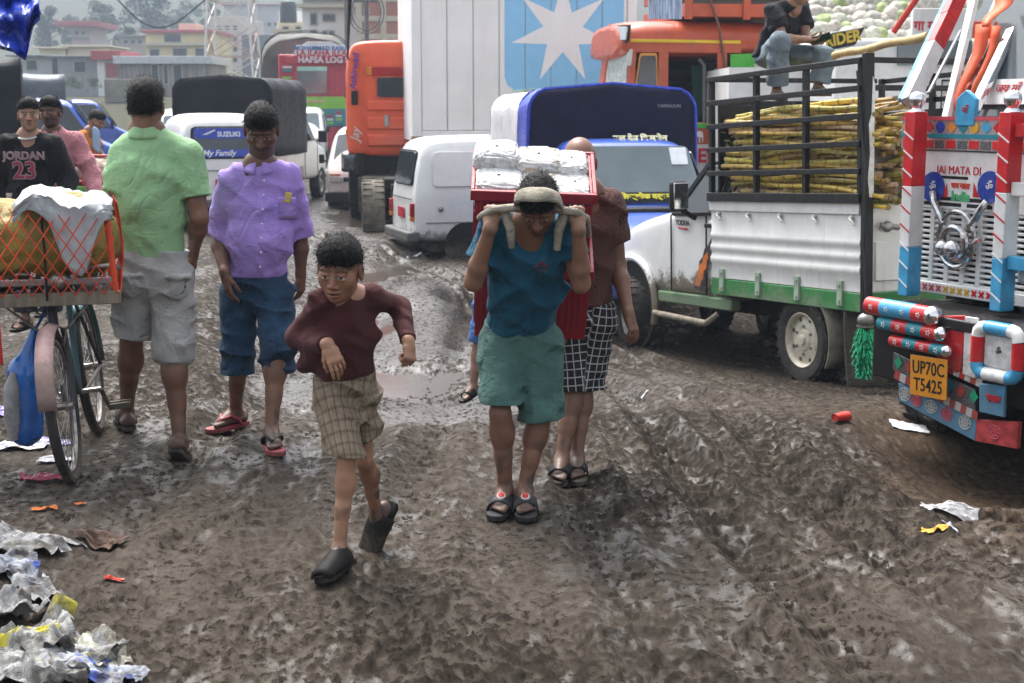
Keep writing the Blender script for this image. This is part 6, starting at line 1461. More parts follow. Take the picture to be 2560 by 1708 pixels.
def crates():
    th = math.radians(26); red = mk("red_crate_plastic", (.27, .014, .026), rough=.42, var=.12, spec=.45, streak=.1)
    near = atd(1218, 440, 6.17); up = Vector((0, -math.sin(th), math.cos(th))); back = Vector((0, math.cos(th), math.sin(th))); right = Vector((1, 0, -.075)).normalized()
    W, Dp, H = .505, .36, .375
    for k, lab in ((0, "upper red plastic crate filled with newspaper bundles, on the porter's back"), (1, "lower red plastic crate under the first, at the porter's hips")):
        o = near - up * (H * (k + 1) + .012 * k); M = Matrix(((right.x, back.x, up.x, o.x), (right.y, back.y, up.y, o.y), (right.z, back.z, up.z, o.z), (0, 0, 0, 1)))
        T = empty("crate", (0, 0, 0)); T.matrix_local = M; tag(T, lab, "crate", "red crates on the porter's back")
        t = .012
        walls = (("front_wall", -W / 2, W / 2, 0, t), ("back_wall", -W / 2, W / 2, Dp - t, Dp), ("side_wall", -W / 2, -W / 2 + t, t, Dp - t), ("side_wall", W / 2 - t, W / 2, t, Dp - t))
        for nm, x0, x1, y0, y1 in walls:
            mb = MB(); mb.box(x0, x1, y0, y1, .0, H - .002)
            if nm != "side_wall":
                n = 17
                for i in range(n):
                    xx = -W / 2 + .03 + (W - .06) * i / (n - 1); yy = (y0 - .006 if nm == "front_wall" else y1); mb.box(xx - .005, xx + .005, yy, yy + .006, .05, H - .05)
                    yi = y1 if nm == "front_wall" else y0 - .004; mb.box(xx - .004, xx + .004, yi, yi + .004, .04, H - .04)
            else:
                for i in range(9): yy = .04 + (Dp - .08) * i / 8; xx = x0 - .006 if x0 < 0 else x1; mb.box(xx, xx + .006, yy - .005, yy + .005, .05, H - .05)
            mb.build(nm, red, T, bevel=.002)
        mb = MB(); g = .018
        for x0, x1, y0, y1 in ((-W / 2 - g, W / 2 + g, -g, 0), (-W / 2 - g, W / 2 + g, Dp, Dp + g), (-W / 2 - g, -W / 2, 0, Dp), (W / 2, W / 2 + g, 0, Dp)): mb.box(x0, x1, y0, y1, H - .045, H + .004)
        mb.build("rim", red, T, bevel=.004); mb = MB(); mb.box(-W / 2 + t, W / 2 - t, t, Dp - t, .0, .012); mb.build("floor", red, T)
        if k == 0:
            for i, (x, y, r) in enumerate(((-.150, .26, (.105, .095, .105)), (.035, .26, (.11, .095, .085)), (.180, .26, (.075, .095, .078)), (-.140, .10, (.11, .10, .085)), (.055, .10, (.108, .10, .08)), (.190, .10, (.072, .10, .082)))):
                b = lump("newspaper_bundle", (x, y, H - .06 + (.025 if y > .2 else -.01)), r, M, (wrap1, wrap2, wrap1)[i % 3], i * 3 + 1)
                tag(b, ("tall newspaper bundle at the back left of the upper red crate", "newspaper bundle at the back middle of the upper red crate", "newspaper bundle at the back right corner of the upper red crate", "newspaper bundle at the front left of the upper red crate", "newspaper bundle at the front middle of the upper red crate", "newspaper bundle at the front right of the upper red crate")[i], "paper bundle", "newspaper bundles in the crate")
crates()

def bicycle():
    f, r = Vector((-1.93, 6.17, 0)), Vector((-2.10, 7.16, 0)); h = (f - r).normalized(); yaw = math.atan2(-h.x, h.y)
    base = (f + r) / 2; base.z = (gz(f.x, f.y) + gz(r.x, r.y)) / 2 - .005
    T = empty("bicycle", base, yaw, roll=.11); tag(T, "old bicycle standing at the left, its front wheel towards the camera", "bicycle")
    wb = (f - r).length / 2; R = .335
    dk = mk("old_black_enamel", (.020, .020, .022), rough=.45, var=.3, mud=(.0, .7, .7)); ru = mk("rusty_chrome", (.33, .30, .27), rough=.35, metal=.9, var=.4, vs=25); pinkm = mk("faded_pink_guard", (.34, .22, .21), rough=.55, var=.3, vs=9, mud=(.15, .95, .55))
    tealf = mk("teal_frame", (.05, .13, .14), rough=.5, var=.3, mud=(0, .8, .5))
    for nm, y in (("front_wheel", wb), ("rear_wheel", -wb)):
        wl = bpy.data.objects.new(nm, None); COL.objects.link(wl); wl.parent = T; wl.location = (0, y, R)
        mb = MB(); mb.tube([(0, R * .955 * math.cos(a), R * .955 * math.sin(a)) for a in np.linspace(0, 2 * math.pi, 41)], .0225, 8, caps=False)
        for i in range(60): a = 2 * math.pi * i / 60; mb.box(-.018, .018, R * .985, R * 1.008, -.008, .008, M=Matrix.Rotation(a, 4, 'X'))
        mb.build("tyre", mk("bicycle_tyre", (.030, .028, .026), rough=.8, var=.4, vs=20, mud=(-.5, .1, .6)), wl)
        mb = MB(); mb.tube([(0, R * .865 * math.cos(a), R * .865 * math.sin(a)) for a in np.linspace(0, 2 * math.pi, 41)], .013, 6, caps=False); mb.build("rim", ru, wl)
        mb = MB()
        for i in range(32): a = 2 * math.pi * i / 32; b_ = a + (.4 if i % 2 else -.4); s = .028 if i % 2 else -.028; mb.tube([(s, .018 * math.cos(b_), .018 * math.sin(b_)), (0, R * .86 * math.cos(a), R * .86 * math.sin(a))], .0014, 4)
        tag(mb.build("spokes", ru, wl), kind="stuff"); mb = MB(); mb.tube([(-.05, 0, 0), (.05, 0, 0)], .018, 10); mb.build("hub", ru, wl)
    # head, fork, frame
    hd0, hd1 = Vector((0, wb - .14, .66)), Vector((0, wb - .20, .84))
    mb = MB(); mb.tube([hd0, hd1], .022, 10); mb.build("head_tube", dk, T)
    for s in (-1, 1): mb = MB(); mb.tube([(s * .05, wb, R), (s * .055, wb - .08, .50), (s * .04, wb - .13, .66)], .013, 8); mb.build("fork_blade", dk, T)
    mb = MB(); rows = []
    for a in np.linspace(.15, 1.95, 12): rows.append([((j - 2) * .019, wb + (R + .03) * math.cos(a) * 1., R + (R + .032 - .010 * abs(j - 2)) * math.sin(a)) for j in range(5)])
    mb.grid(rows); mb.build("front_mudguard", pinkm, T, solid=.004, smooth=60)
    mb = MB(); mb.grid([[((j - 2) * .019, -wb - (R + .03) * math.cos(a), R + (R + .032 - .010 * abs(j - 2)) * math.sin(a)) for j in range(5)] for a in np.linspace(-.1, 2.2, 12)]); mb.build("rear_mudguard", tealf, T, solid=.004, smooth=60)
    bb = Vector((0, -.06, .29)); st = Vector((0, -.22, .80))
    for a, b in ((hd0, bb), (hd1, st), (bb, st)): mb = MB(); mb.tube([a, b], .016, 8); mb.build("frame_tube", tealf, T)
    for s in (-1, 1):
        mb = MB(); mb.tube([bb + Vector((s * .03, 0, 0)), (s * .06, -wb, R)], .010, 6); mb.build("chain_stay", dk, T); mb = MB(); mb.tube([st, (s * .06, -wb, R)], .010, 6); mb.build("seat_stay", dk, T)
    mb = MB(); mb.prism([(-.36, .24), (-.30, .20), (.0, .20), (.10, .26), (.08, .36), (-.30, .36)], .05, .062, 'x'); mb.build("chain_guard", tealf, T, bevel=.005)
    mb = MB(); mb.tube([bb + Vector((-.10, 0, 0)), bb + Vector((.10, 0, 0))], .012, 8); mb.bar(bb + Vector((.10, 0, 0)), bb + Vector((.11, .12, .11)), .02, .012); mb.bar(bb + Vector((-.10, 0, 0)), bb + Vector((-.11, -.12, -.11)), .02, .012); mb.build("crank", ru, T)
    for c, s in ((bb + Vector((.16, .12, .11)), 1), (bb + Vector((-.16, -.12, -.11)), -1)):
        mb = MB(); mb.box(c.x - .05, c.x + .05, c.y - .045, c.y - .02, c.z - .014, c.z + .014); mb.box(c.x - .05, c.x + .05, c.y + .02, c.y + .045, c.z - .014, c.z + .014); mb.tube([(c.x - .055, c.y, c.z), (c.x + .055, c.y, c.z)], .010, 6); mb.build("pedal", mk("grimy_pedal", (.10, .085, .06), rough=.7, var=.3), T, bevel=.003)
    hb = hd1 + Vector((0, .02, .06)); mb = MB(); mb.tube([hb + Vector((.30, -.17, -.03)), hb + Vector((.27, -.04, .0)), hb + Vector((.12, .04, .02)), hb, hb + Vector((-.12, .04, .02)), hb + Vector((-.27, -.04, 0)), hb + Vector((-.30, -.17, -.03))], .012, 9); mb.build("handlebar", ru, T)
    for s in (-1, 1): mb = MB(); mb.tube([hb + Vector((s * .22, .0, -.02)), hb + Vector((s * .21, .03, -.10)), hb + Vector((s * .05, .06, -.25)), (s * .05, wb + .0, .60)], .006, 6); mb.build("brake_rod", ru, T)
    mb = MB(); mb.ell(hd1 + Vector((-.06, .11, .03)), (.045, .05, .04)); mb.build("headlamp", ru, T)
    # tray with net sides
    wood = mk("tray_plank", (.20, .165, .12), rough=.8, var=.35, vs=5, stretch=(5, .5, 1), bump=.4, bs=40)
    B = empty("carrying_tray", atd(120, 660, 6.50), .30); tag(B, "wide wooden tray with orange net sides loaded on top of the bicycle", "tray")
    P = lambda x, y, v=-.28: pick(B, x, y, 'y', v)
    x0, x1 = -.50, P(270, 640).x
    for i in range(5): mb = MB(); yy = -.28 + i * .125; mb.box(x0, x1, yy, yy + .117, -.02, .0); mb.build("plank", wood, B, bevel=.003)
    for yy in (-.315, .31): mb = MB(); mb.box(x0, x1 + .01, yy, yy + .03, -.045, .012); mb.build("edge_batten", wood, B, bevel=.004)
    for yy, z in ((-.30, .055), (.33, .055)): mb = MB(); mb.box(x0, x1 - .01, yy, yy + .022, z - .012, z + .018); mb.build("tray_rail", mk("grey_tube", (.25, .24, .24), rough=.4, metal=.6), B, bevel=.004)
    orange = mk("orange_net_cord", (.62, .07, .025), rough=.6); 
    for x, y in ((x1 - .01, -.29), (x1 - .01, .33)):
        mb = MB(); mb.tube([(x, y, 0), (x - .03, y, .40)], .014, 8); mb.build("corner_post", orange, B)
    mb = MB(); rs = random.Random(3); N = []
    for i in range(14):
        xa = x0 + (x1 - x0) * i / 13
        for sl in (.16, -.16):
            pts = [(xa + sl * t * 1.6, -.315 - .05 * math.sin(math.pi * t), .38 * t) for t in np.linspace(0, 1, 7)]; pts = [p for p in pts if x0 <= p[0] <= x1]
            if len(pts) > 1: mb.tube(pts, .0028, 4)
    for i in range(7):
        ya = -.28 + .62 * i / 6
        for sl in (.2, -.2):
            pts = [(x1 + .01 + .02 * math.sin(math.pi * t), ya + sl * t, .40 * t) for t in np.linspace(0, 1, 6)]; pts = [p for p in pts if -.3 <= p[1] <= .35]
            if len(pts) > 1: mb.tube(pts, .0028, 4)
    tag(mb.build("net", orange, B), kind="stuff")
    for x in (x0 + .18, x0 + .48): mb = MB(); mb.tube([(x, -.33, -.02), (x, -.345, .2), (x - .01, -.30, .40)], .006, 6); mb.build("tie_strap", rubber_m, B)
    # sacks in the tray
    gold = mk("golden_woven_sack", (.25, .185, .035), rough=.6, var=.3, vs=9, bump=.8, bs=45, streak=.3); wv = mk("white_woven_sack", (.40, .42, .43), rough=.7, var=.2, vs=8, bump=.5, bs=60, streak=.15)
    fl = Field((-.62, -.36, -.02), (x1 + .05, .38, .60), .011)
    fl.ell((-.30, .02, .20), (.30, .30, .22), None, k=0); fl.ell((.02, .0, .21), (.30, .29, .21), None, k=.06); fl.ell((x1 - .18, .02, .24), (.17, .26, .19), None, k=.05)
    fl.add(lambda x, y, z: .028 * np.abs(pn(x * 9, y * 9, z * 9)) + .014 * pn(x * 22, y * 22, z * 22), .08); V, Q = fl.mesh()
    o = np_obj("golden_sack", V, Q, gold, None, (0, 0, 0)); o.matrix_local = ROOTM[B.name]; tag(o, "bulging golden woven sack in the tray on the bicycle", "sack")
    rows = []; n = 26
    for i in range(n):
        u = i / (n - 1); row = []
        for j in range(18):
            v = j / 17; x = -.14 + (x1 + .13) * u; top = .44 + .02 * math.sin(u * 7) ; fall = max(0, v - .45) * (.42 * math.exp(-((u - .60) / .24) ** 2) + .10)
            y = .22 - .52 * min(v, .5) / .5 * .98 - .02 * max(0, v - .5); z = top - fall * 1.15 - .05 * (2 * abs(u - .5)) ** 3 + .03 * float(pn(u * 7, v * 6, 2.2)) + .015 * float(pn(u * 17, v * 15, 5.2))
            row.append((x + .03 * float(pn(u * 5, v * 9, 9.1)), y - .045 * float(np.abs(pn(u * 8, v * 5, 4.4))) - (.03 if v > .5 else 0), z))
        rows.append(row)
    mb = MB(); mb.grid(rows); o = mb.build("white_sack", wv, None, solid=.004, smooth=60); o.matrix_local = ROOTM[B.name]; tag(o, "torn white woven sack draped over the golden one, its corner hanging", "sack")
    rsn = random.Random(12); mb = MB()
    for _ in range(150):
        c = Vector((rsn.uniform(x0, x1 - .03), rsn.uniform(-.29, -.2), rsn.uniform(.01, .08))); a, b = (Vector((rsn.uniform(-1, 1), rsn.uniform(-1, 1), rsn.uniform(-1, 1))) * .02 for _ in range(2)); mb.add([c, c + a, c + a + b, c + b], [(0, 1, 2, 3)], rsn.randrange(3))
    tag(mb.build("scraps", [mk("scrap_white", (.5, .5, .55)), mk("scrap_violet", (.16, .12, .25)), mk("scrap_brown", (.2, .12, .08))], B, smooth=0), kind="stuff")
    # blue bag hanging from the handlebar
    bc = atd(62, 905, 6.30); G = empty("plastic_bag", bc); tag(G, "blue plastic bag with a bottle inside hanging from the bicycle handlebar", "bag")
    g = Field((-.13, -.12, -.30), (.13, .12, .32), .007); g.cap((-.012, 0, -.16), (0, 0, .10), .078, .072, k=0); g.cap((0, 0, .10), (.045, 0, .285), .062, .016, k=.05)
    g.add(lambda x, y, z: .014 * np.abs(pn(x * 16, y * 16, z * 4)) + .006 * pn(x * 30, y * 30, z * 12), .06); V, Q = g.mesh()
    bm_ = mk("blue_polythene", (.015, .12, .42), rough=.22, var=.35, vs=7, stretch=(3, 3, .6), spec=.6); np_obj("bag_film", V, Q, bm_, G, (0, 0, 0))
    mb = MB(); mb.tube([(-.045, -.068, -.19), (-.045, -.078, -.10), (-.04, -.075, .05), (-.03, -.064, .11)], [.02, .036, .034, .014], 12); mb.build("bottle", mk("cloudy_bottle", (.28, .27, .27), rough=.25, var=.3, vs=12), G)
    mb = MB(); mb.tube([(.045, 0, .28), (.07, .1, .36), (.06, .2, .42)], .007, 6); mb.build("bag_handle", bm_, G)
bicycle()
def red_pole():
    p = gpick(2, 835); mb = MB(); mb.tube([(p.x, p.y, p.z - .05), (p.x - .01, p.y, p.z + .35)], .018, 10); mb.ell((p.x - .01, p.y, p.z + .35), .02, 10, 6); tag(mb.build("pole", mk("red_pole_paint", (.5, .02, .02), rough=.4)), "short red pole standing at the left edge by the bicycle", "pole")
red_pole()

def produce_cart():
    c = atd(205, 425, 15.4); T = empty("produce_cart", (c.x, c.y, gz(c.x, c.y)), .08); tag(T, "small green cart with red rails holding a pale bundle, left of the green polo", "cart")
    z = c.z - gz(c.x, c.y); rd = mk("cart_red_rail", (.50, .03, .03), rough=.4); gn = mk("cart_green", (.10, .30, .06), rough=.5, var=.2)
    mb = MB(); mb.box(-.55, .55, -.3, .4, z - .09, z); mb.build("bed", gn, T, bevel=.01)
    for x in (-.5, 0, .5):
        mb = MB(); mb.tube([(x, -.29, z), (x, -.29, z + .32)], .012, 8); mb.build("post", rd, T)
    for zz in (.05, .32): mb = MB(); mb.tube([(-.55, -.29, z + zz), (.55, -.29, z + zz)], .012, 8); mb.build("rail", rd, T)
    for s in (-1, 1): wheel(T, (s * .5, .05, .30), .30, .06, s, dull_m, tyre_m, rr=.8, tread=30)
    mb = MB(); mb.tube([(-.5, .05, .3), (.5, .05, .3)], .02, 8); mb.box(-.04, .04, -.05, .1, .3, z - .05); mb.build("axle", under_m, T)
    f = Field((-.55, -.3, -.05), (.55, .4, .35), .02); f.ell((0, .05, .13), (.48, .28, .16), None, k=0); f.add(lambda x, y, q: .05 * np.abs(pn(x * 14, y * 14, q * 14)), .1); V, Q = f.mesh()
    o = np_obj("produce_bundle", V, Q, mk("fibrous_bundle", (.36, .27, .22), rough=.9, var=.6, vs=16, bump=1., bs=60), None, (0, 0, 0)); o.location = (c.x, c.y, c.z); tag(o, "pale fibrous bundle on the red-railed green cart", "bundle")
produce_cart()
def tarp_corner():
    mt = mk("blue_tarpaulin", (.012, .04, .36), rough=.3, var=.35, vs=5, spec=.5); rows = []; n = 24
    for i in range(n):
        u = i / (n - 1); row = []
        edge = np.interp(u, [0, .3, .62, .78, .9, 1], [98, 108, 120, 140, 62, 45])
        for j in range(n):
            v = j / (n - 1); p = at((-60 + 152 * u + 10 * float(pn(u * 4, v * 5, 1.1))) * 1.08936, (-60 + (edge + 60) * v) * 1.08936, 8.0 + .30 * float(pn(u * 4.5, v * 4, 3.3)) + .14 * float(np.abs(pn(u * 9, v * 9, 6.3))) + .3 * (1 - v)); row.append(tuple(p))
        rows.append(row)
    mb = MB(); mb.grid(rows); tag(mb.build("tarpaulin", mt, solid=.004, smooth=70), "crumpled blue tarpaulin corner hanging at the top left", "tarpaulin")
tarp_corner()
def litter():
    g = "torn newspapers on the near left ground"
    for i, (x, y, sx, sy, yaw, amp, m, lab) in enumerate((
        (45, 1250, .52, .34, -.5, .11, news_m, "largest torn newspaper sheet on the left edge, above the rubbish heap"), (20, 1310, .36, .30, .4, .12, news3, "crumpled newspaper with blue print at the left edge"),
        (95, 1345, .30, .2, -.9, .05, news_m, "flat newspaper scrap below the torn sheet at left"), (60, 1480, .46, .36, .3, .16, news2, "crumpled newspaper with yellow print in the bottom left heap"),
        (170, 1500, .42, .32, -.4, .13, news_m, "pale crumpled newspaper in the middle of the bottom left heap"), (235, 1505, .24, .34, .5, .10, paper_mat("cream_paper", (.60, .58, .48), .15), "cream paper sheet standing up in the bottom left heap"),
        (255, 1545, .34, .2, -.5, .07, news3, "newspaper scrap at the tip of the bottom left heap"), (110, 1550, .4, .25, .1, .12, news2, "muddy newspaper at the bottom edge of the heap"), (30, 1420, .3, .25, 1., .15, news_m, "grey wad of newspaper at the top of the bottom heap"))):
        p = gpick(x - 18, y + 6); crumple("newspaper", p, sx * .75, sy * .75, yaw, amp, m, lab, "newspaper", seed=i + 1, group=g, n=26)
    pl = mk("rose_polythene", (.26, .035, .06), rough=.3, var=.3); org = mk("orange_peel", (.60, .16, .03), rough=.55, var=.3); wht = mk("white_wrapper", (.55, .55, .60), rough=.35, var=.25); vio = mk("violet_wrapper", (.22, .18, .38), rough=.3, var=.4); card = mk("soggy_cardboard", (.10, .06, .042), rough=.8, var=.3); ye = mk("yellow_peel", (.62, .34, .03), rough=.5, var=.25)
    for i, (x, y, sx, sy, yaw, amp, m, nm, lab, cat) in enumerate((
        (100, 1103, .20, .10, .2, .05, pl, "plastic_scrap", "dark rose plastic scrap in front of the bicycle wheel", "plastic"), (102, 1172, .10, .05, .3, .02, org, "orange_peel", "larger orange peel below the rose plastic", "peel"), (185, 1160, .05, .03, .1, .015, org, "orange_peel", "small orange peel right of the larger one", "peel"),
        (147, 1245, .17, .045, .1, .02, news_m, "paper_strip", "white paper strip beside the soggy cardboard", "paper"), (235, 1258, .20, .10, -.3, .05, card, "cardboard_piece", "soggy brown cardboard piece right of the paper strip", "cardboard"), (262, 1333, .07, .03, .2, .02, mk("red_wrapper", (.5, .06, .03), rough=.35), "wrapper", "small red sweet wrapper on the mud at left", "wrapper"),
        (45, 1030, .26, .14, .1, .05, wht, "wrapper", "white plastic wrapper under the blue bag", "wrapper"), (125, 1010, .16, .10, .6, .04, vio, "wrapper", "violet wrapper behind the bicycle's front wheel", "wrapper"), (10, 945, .2, .2, .1, .07, vio, "wrapper", "violet wrapper at the left edge beside the blue bag", "wrapper"), (128, 1060, .16, .09, .2, .03, wht, "wrapper", "torn white wrapper just behind the front wheel", "wrapper"),
        (2087, 982, .22, .13, -.05, .015, mk("white_sheet", (.70, .70, .74), rough=.6), "paper_sheet", "clean white paper sheet in front of the painted lorry", "paper"), (2145, 1222, .11, .05, -.35, .02, ye, "banana_peel", "yellow banana peel on the mud at right", "peel"), (2180, 1204, .07, .025, -.4, .012, wht, "paper_strip", "small white sliver above the banana peel", "paper"),
        (2180, 1166, .26, .08, -.25, .04, mk("dirty_cloth_strip", (.52, .50, .50), rough=.8, var=.4, vs=14), "cloth_strip", "dirty white cloth strip below the painted lorry", "cloth"), (2300, 1184, .30, .06, -.1, .03, mk("grey_cloth_strip", (.48, .46, .50), rough=.8, var=.4, vs=14), "cloth_strip", "greyish cloth strip at the right edge beside the white one", "cloth"), (950, 590 + 0, .20, .08, .1, .02, wht, "paper_strip", "white scrap lying by the white van's rear wheel", "paper"), (1480, 660 - 0 + 245, .05, .03, .2, .015, wht, "paper_scrap", "tiny white scrap on the mud by the bald man's feet", "paper"))):
        p = gpick(x, y); crumple(nm, p, sx, sy, yaw, amp, m, lab, cat, seed=i + 40, n=16)
    p = gpick(1928, 968); T = empty("paper_cup", p, .5); tag(T, "crushed red and white paper cup lying on the mud before the lorry", "cup")
    M = Matrix.Translation((0, 0, .028)) @ Matrix.Rotation(math.pi / 2, 4, 'Y') @ Matrix.Diagonal((.8, 1.1, 1, 1)); mb = MB(); mb.lathe([(.026, -.04), (.036, .05), (.033, .05), (.023, -.036), (.001, -.036)], 18, M); mb.build("cup_wall", mk("cup_red", (.55, .04, .03), rough=.4), T); mb = MB(); mb.lathe([(.0275, -.026), (.0300, .0), (.0301, .0005)], 18, M); mb.build("cup_band", mk("cup_white", (.7, .7, .68), rough=.4), T)
litter()
# ------------------------------------------------------------------ vehicles in the middle distance
blue_p = mk("blue_pickup_paint", (.055, .115, .46), rough=.28, var=.08, coat=.4, mud=(.3, .7, .5))
plate_red = mk("red_number_plate", (.45, .02, .04), rough=.4)
def yaw_of(hx_, hy_): return math.atan2(-hx_, hy_)
def put(name, X, Y, h, label, cat, z=None, group=None, tilt=0.):
    T = empty(name, (X, Y, gz(X, Y) if z is None else z), yaw_of(*h), tilt); tag(T, label, cat, group); return T
def boxvan(T, paint=white_p, wheels=True, back=True, front=True):
    """small one-box van: local y from 0 (nose) back to -3.35, half width .71, height 1.78"""
    S = []
    for y, zb, top, w, wt, zw in ((.02, .40, .82, .60, .55, .70), (-.05, .34, .93, .68, .64, .80), (-.20, .32, 1.08, .70, .66, .92), (-.62, .32, 1.60, .71, .60, 1.05), (-.80, .32, 1.70, .71, .58, 1.05), (-1.2, .32, 1.77, .71, .58, 1.05), (-2.6, .32, 1.78, .71, .58, 1.05), (-3.12, .34, 1.75, .71, .58, 1.05), (-3.26, .36, 1.62, .70, .58, 1.03), (-3.34, .40, 1.05, .68, .62, .95), (-3.36, .44, .80, .64, .60, .75)):
        m = (w + wt) / 2; S.append((y, [(w * .7, zb), (w * .97, zb + .02), (w, zb + .18), (w, zw - .1), (w * .985, zw), (m, (zw + top) / 2 + .02), (wt, top - .03), (wt * .6, top)]))
    shell(S, "body", paint, T, sub=2)
    if wheels:
        for s in (-1, 1):
            for y in (-.72, -2.62): wheel(T, (s * .63, y, .27), .27, .15, s, dull_m, tyre_m, rr=.60, tread=20, hole=False)
            for y in (-.72, -2.62):
                mb = MB(); mb.lathe([(.33, 0), (.33, .012), (.002, .013)], 24, Matrix.Translation((s * .698, y, .30)) @ Matrix.Rotation(s * math.pi / 2, 4, 'Y')); mb.build("wheel_arch", under_m, T)
        mb = MB(); mb.box(-.55, .55, -3.1, -.2, .22, .36); mb.build("underbody", under_m, T)
    if back:
        panel(rounded((-.52, -3.335, 1.10), (.52, -3.335, 1.10), (.49, -3.255, 1.58), (-.49, -3.255, 1.58), .12), .02, "rear_window_seal", rubber_m, T); panel(rounded((-.49, -3.352, 1.12), (.49, -3.352, 1.12), (.46, -3.272, 1.56), (-.46, -3.272, 1.56), .12), .012, "rear_window", glass_m, T)
        for s in (-1, 1):
            mb = MB(); mb.box(s * .62 - .035, s * .62 + .035, -3.40, -3.34, .70, .88); mb.build("tail_lamp", redlamp_m, T, bevel=.01); mb = MB(); mb.box(s * .62 - .035, s * .62 + .035, -3.40, -3.34, .64, .70); mb.build("indicator", amber_m, T, bevel=.008)
        mb = MB(); mb.box(-.70, .70, -3.46, -3.28, .36, .50); mb.build("rear_bumper", mk("grey_bumper_plastic", (.10, .10, .10), rough=.55, mud=(.2, .6, .5)), T, bevel=.03)
        mb = MB(); mb.box(-.17, .17, -3.385, -3.37, .66, .80); mb.build("number_plate", plate_red, T, bevel=.003); mb = MB(); mb.box(-.55, .55, -3.372, -3.36, .925, .935); mb.build("tailgate_seam", rubber_m, T)
    if front:
        panel(rounded((-.56, -.235, 1.09), (.56, -.235, 1.09), (.52, -.625, 1.60), (-.52, -.625, 1.60), .10), .02, "windscreen", pglass_m, T)
        for s in (-1, 1):
            mb = MB(); mb.box(s * .48 - .11, s * .48 + .11, -.03, .04, .70, .82); mb.build("headlamp", lamp_m, T, bevel=.015); mb = MB(); mb.box(s * .50 - .10, s * .50 + .10, -.04, .03, .835, .86); mb.build("indicator", amber_m, T)
            mb = MB(); mb.box(s * .80 - .05, s * .80 + .05, -.36, -.30, 1.05, 1.22); mb.bar((s * .70, -.32, 1.08), (s * .78, -.33, 1.12), .03); mb.build("mirror", rubber_m, T, bevel=.015)
        mb = MB(); mb.box(-.34, .34, .0, .045, .72, .80); mb.build("grille", rubber_m, T, bevel=.01); mb = MB(); mb.box(-.33, .33, .03, .05, .755, .765); mb.build("grille_bar", chrome_m, T)
        mb = MB(); mb.box(-.69, .69, -.05, .10, .34, .52); mb.build("front_bumper", rubber_m, T, bevel=.03); mb = MB(); mb.box(-.15, .15, .10, .112, .40, .50); mb.build("number_plate", plate_red, T)
        mb = MB(); mb.tube([(-.2, -.21, 1.06), (.15, -.30, 1.13)], .008, 5); mb.build("wiper", rubber_m, T)
    for s in (-1, 1):
        panel(rounded((s * .705, -.75, 1.08), (s * .712, -1.35, 1.08), (s * .640, -1.35, 1.55), (s * .632, -.95, 1.55), .10), .015, "door_window", glass_m, T)
        mb = MB()
        for a, b in (((-.62, .45), (-.62, 1.05)), ((-1.42, .40), (-1.42, 1.06)), ((-2.35, .40), (-2.35, 1.06))): mb.bar((s * .713, a[0], a[1]), (s * .713, b[0], b[1]), .008, .01, up=(1, 0, 0))
        mb.bar((s * .713, -.3, .62), (s * .713, -3.2, .62), .012, .012, up=(1, 0, 0)); mb.build("body_seam", mk("seam_grey", (.25, .25, .25)), T)
    return T
def blank_side(T, s):
    for y0, y1 in ((-1.50, -2.30), (-2.45, -3.10)):
        panel(rounded((s * .711, y0, 1.10), (s * .711, y1, 1.10), (s * .642, y1 + .02, 1.56), (s * .642, y0, 1.56), .12), .016, "blank_window_panel", white_p, T)
# white van by the puddle, seen from its rear right
T = put("white_van", 0, 0, (.95, .30), "white one-box van parked behind the blue pickup, rear end towards the mud", "van"); h = Vector((.954, .301, 0)); rt = Vector((.301, -.954, 0))
_c = Vector((-1.30, 19.2, 0)) - rt * .71 + h * 3.36; _M = Matrix.Translation((_c.x, _c.y, -.46)) @ Matrix.Rotation(yaw_of(.954, .301), 4, 'Z'); T.matrix_local = _M; ROOTM[T.name] = _M
boxvan(T, front=False); blank_side(T, 1)
mb = MB(); mb.lathe([(.035, 0), (.035, .02), (.002, .03)], 12, Matrix.Translation((.71, -3.0, .80)) @ Matrix.Rotation(math.pi / 2, 4, 'Y')); mb.build("fuel_cap", dull_m, T)
# white van with lettered rear window, between the green and lilac shirts
hv = Vector((-.34, .94, 0)).normalized(); _r = atd(520, 400, 21.6)
T = put("lettered_van", _r.x + hv.x * 3.36, _r.y + hv.y * 3.36, (hv.x, hv.y), "white van with blue lettered rear window between the green and lilac shirts", "van", z=-.17); boxvan(T, front=False)
_bl = mk("window_blue_film", (.03, .06, .38), rough=.2); _wt = mk("film_white", (.7, .72, .75), rough=.4)
def rearq(T, x0, x1, z0, z1, nm, m, off=.012):
    f = lambda z: -3.352 + (z - 1.12) / .44 * .08 - off; panel([(x0, f(z0), z0), (x1, f(z0), z0), (x1, f(z1), z1), (x0, f(z1), z1)], .004, nm, m, T, 0)
rearq(T, -.45, .45, 1.40, 1.55, "blue_film", _bl); rearq(T, -.46, .46, 1.13, 1.24, "blue_film", _bl)
def reart(T, s, size, x, z, **k): text("window_lettering", s, size, frame((x, -3.352 + (z - 1.12) / .44 * .08 - .016, z), (1, 0, 0), (0, .18, 1)), _wt, T, **k)
reart(T, "SUZUKI", .10, .06, 1.46, bold=.003); reart(T, "My Family", .12, -.10, 1.185, shear=.3, bold=.002)
mb = MB(); mb.prism([(-.40, 1.43), (-.16, 1.53), (-.13, 1.52), (-.30, 1.44)], -3.305, -3.30, 'y'); mb.build("window_swoosh", _wt, T); mb = MB(); mb.box(-.56, -.535, -3.37, -3.35, .62, 1.08); mb.build("tail_stripe", redlamp_m, T)
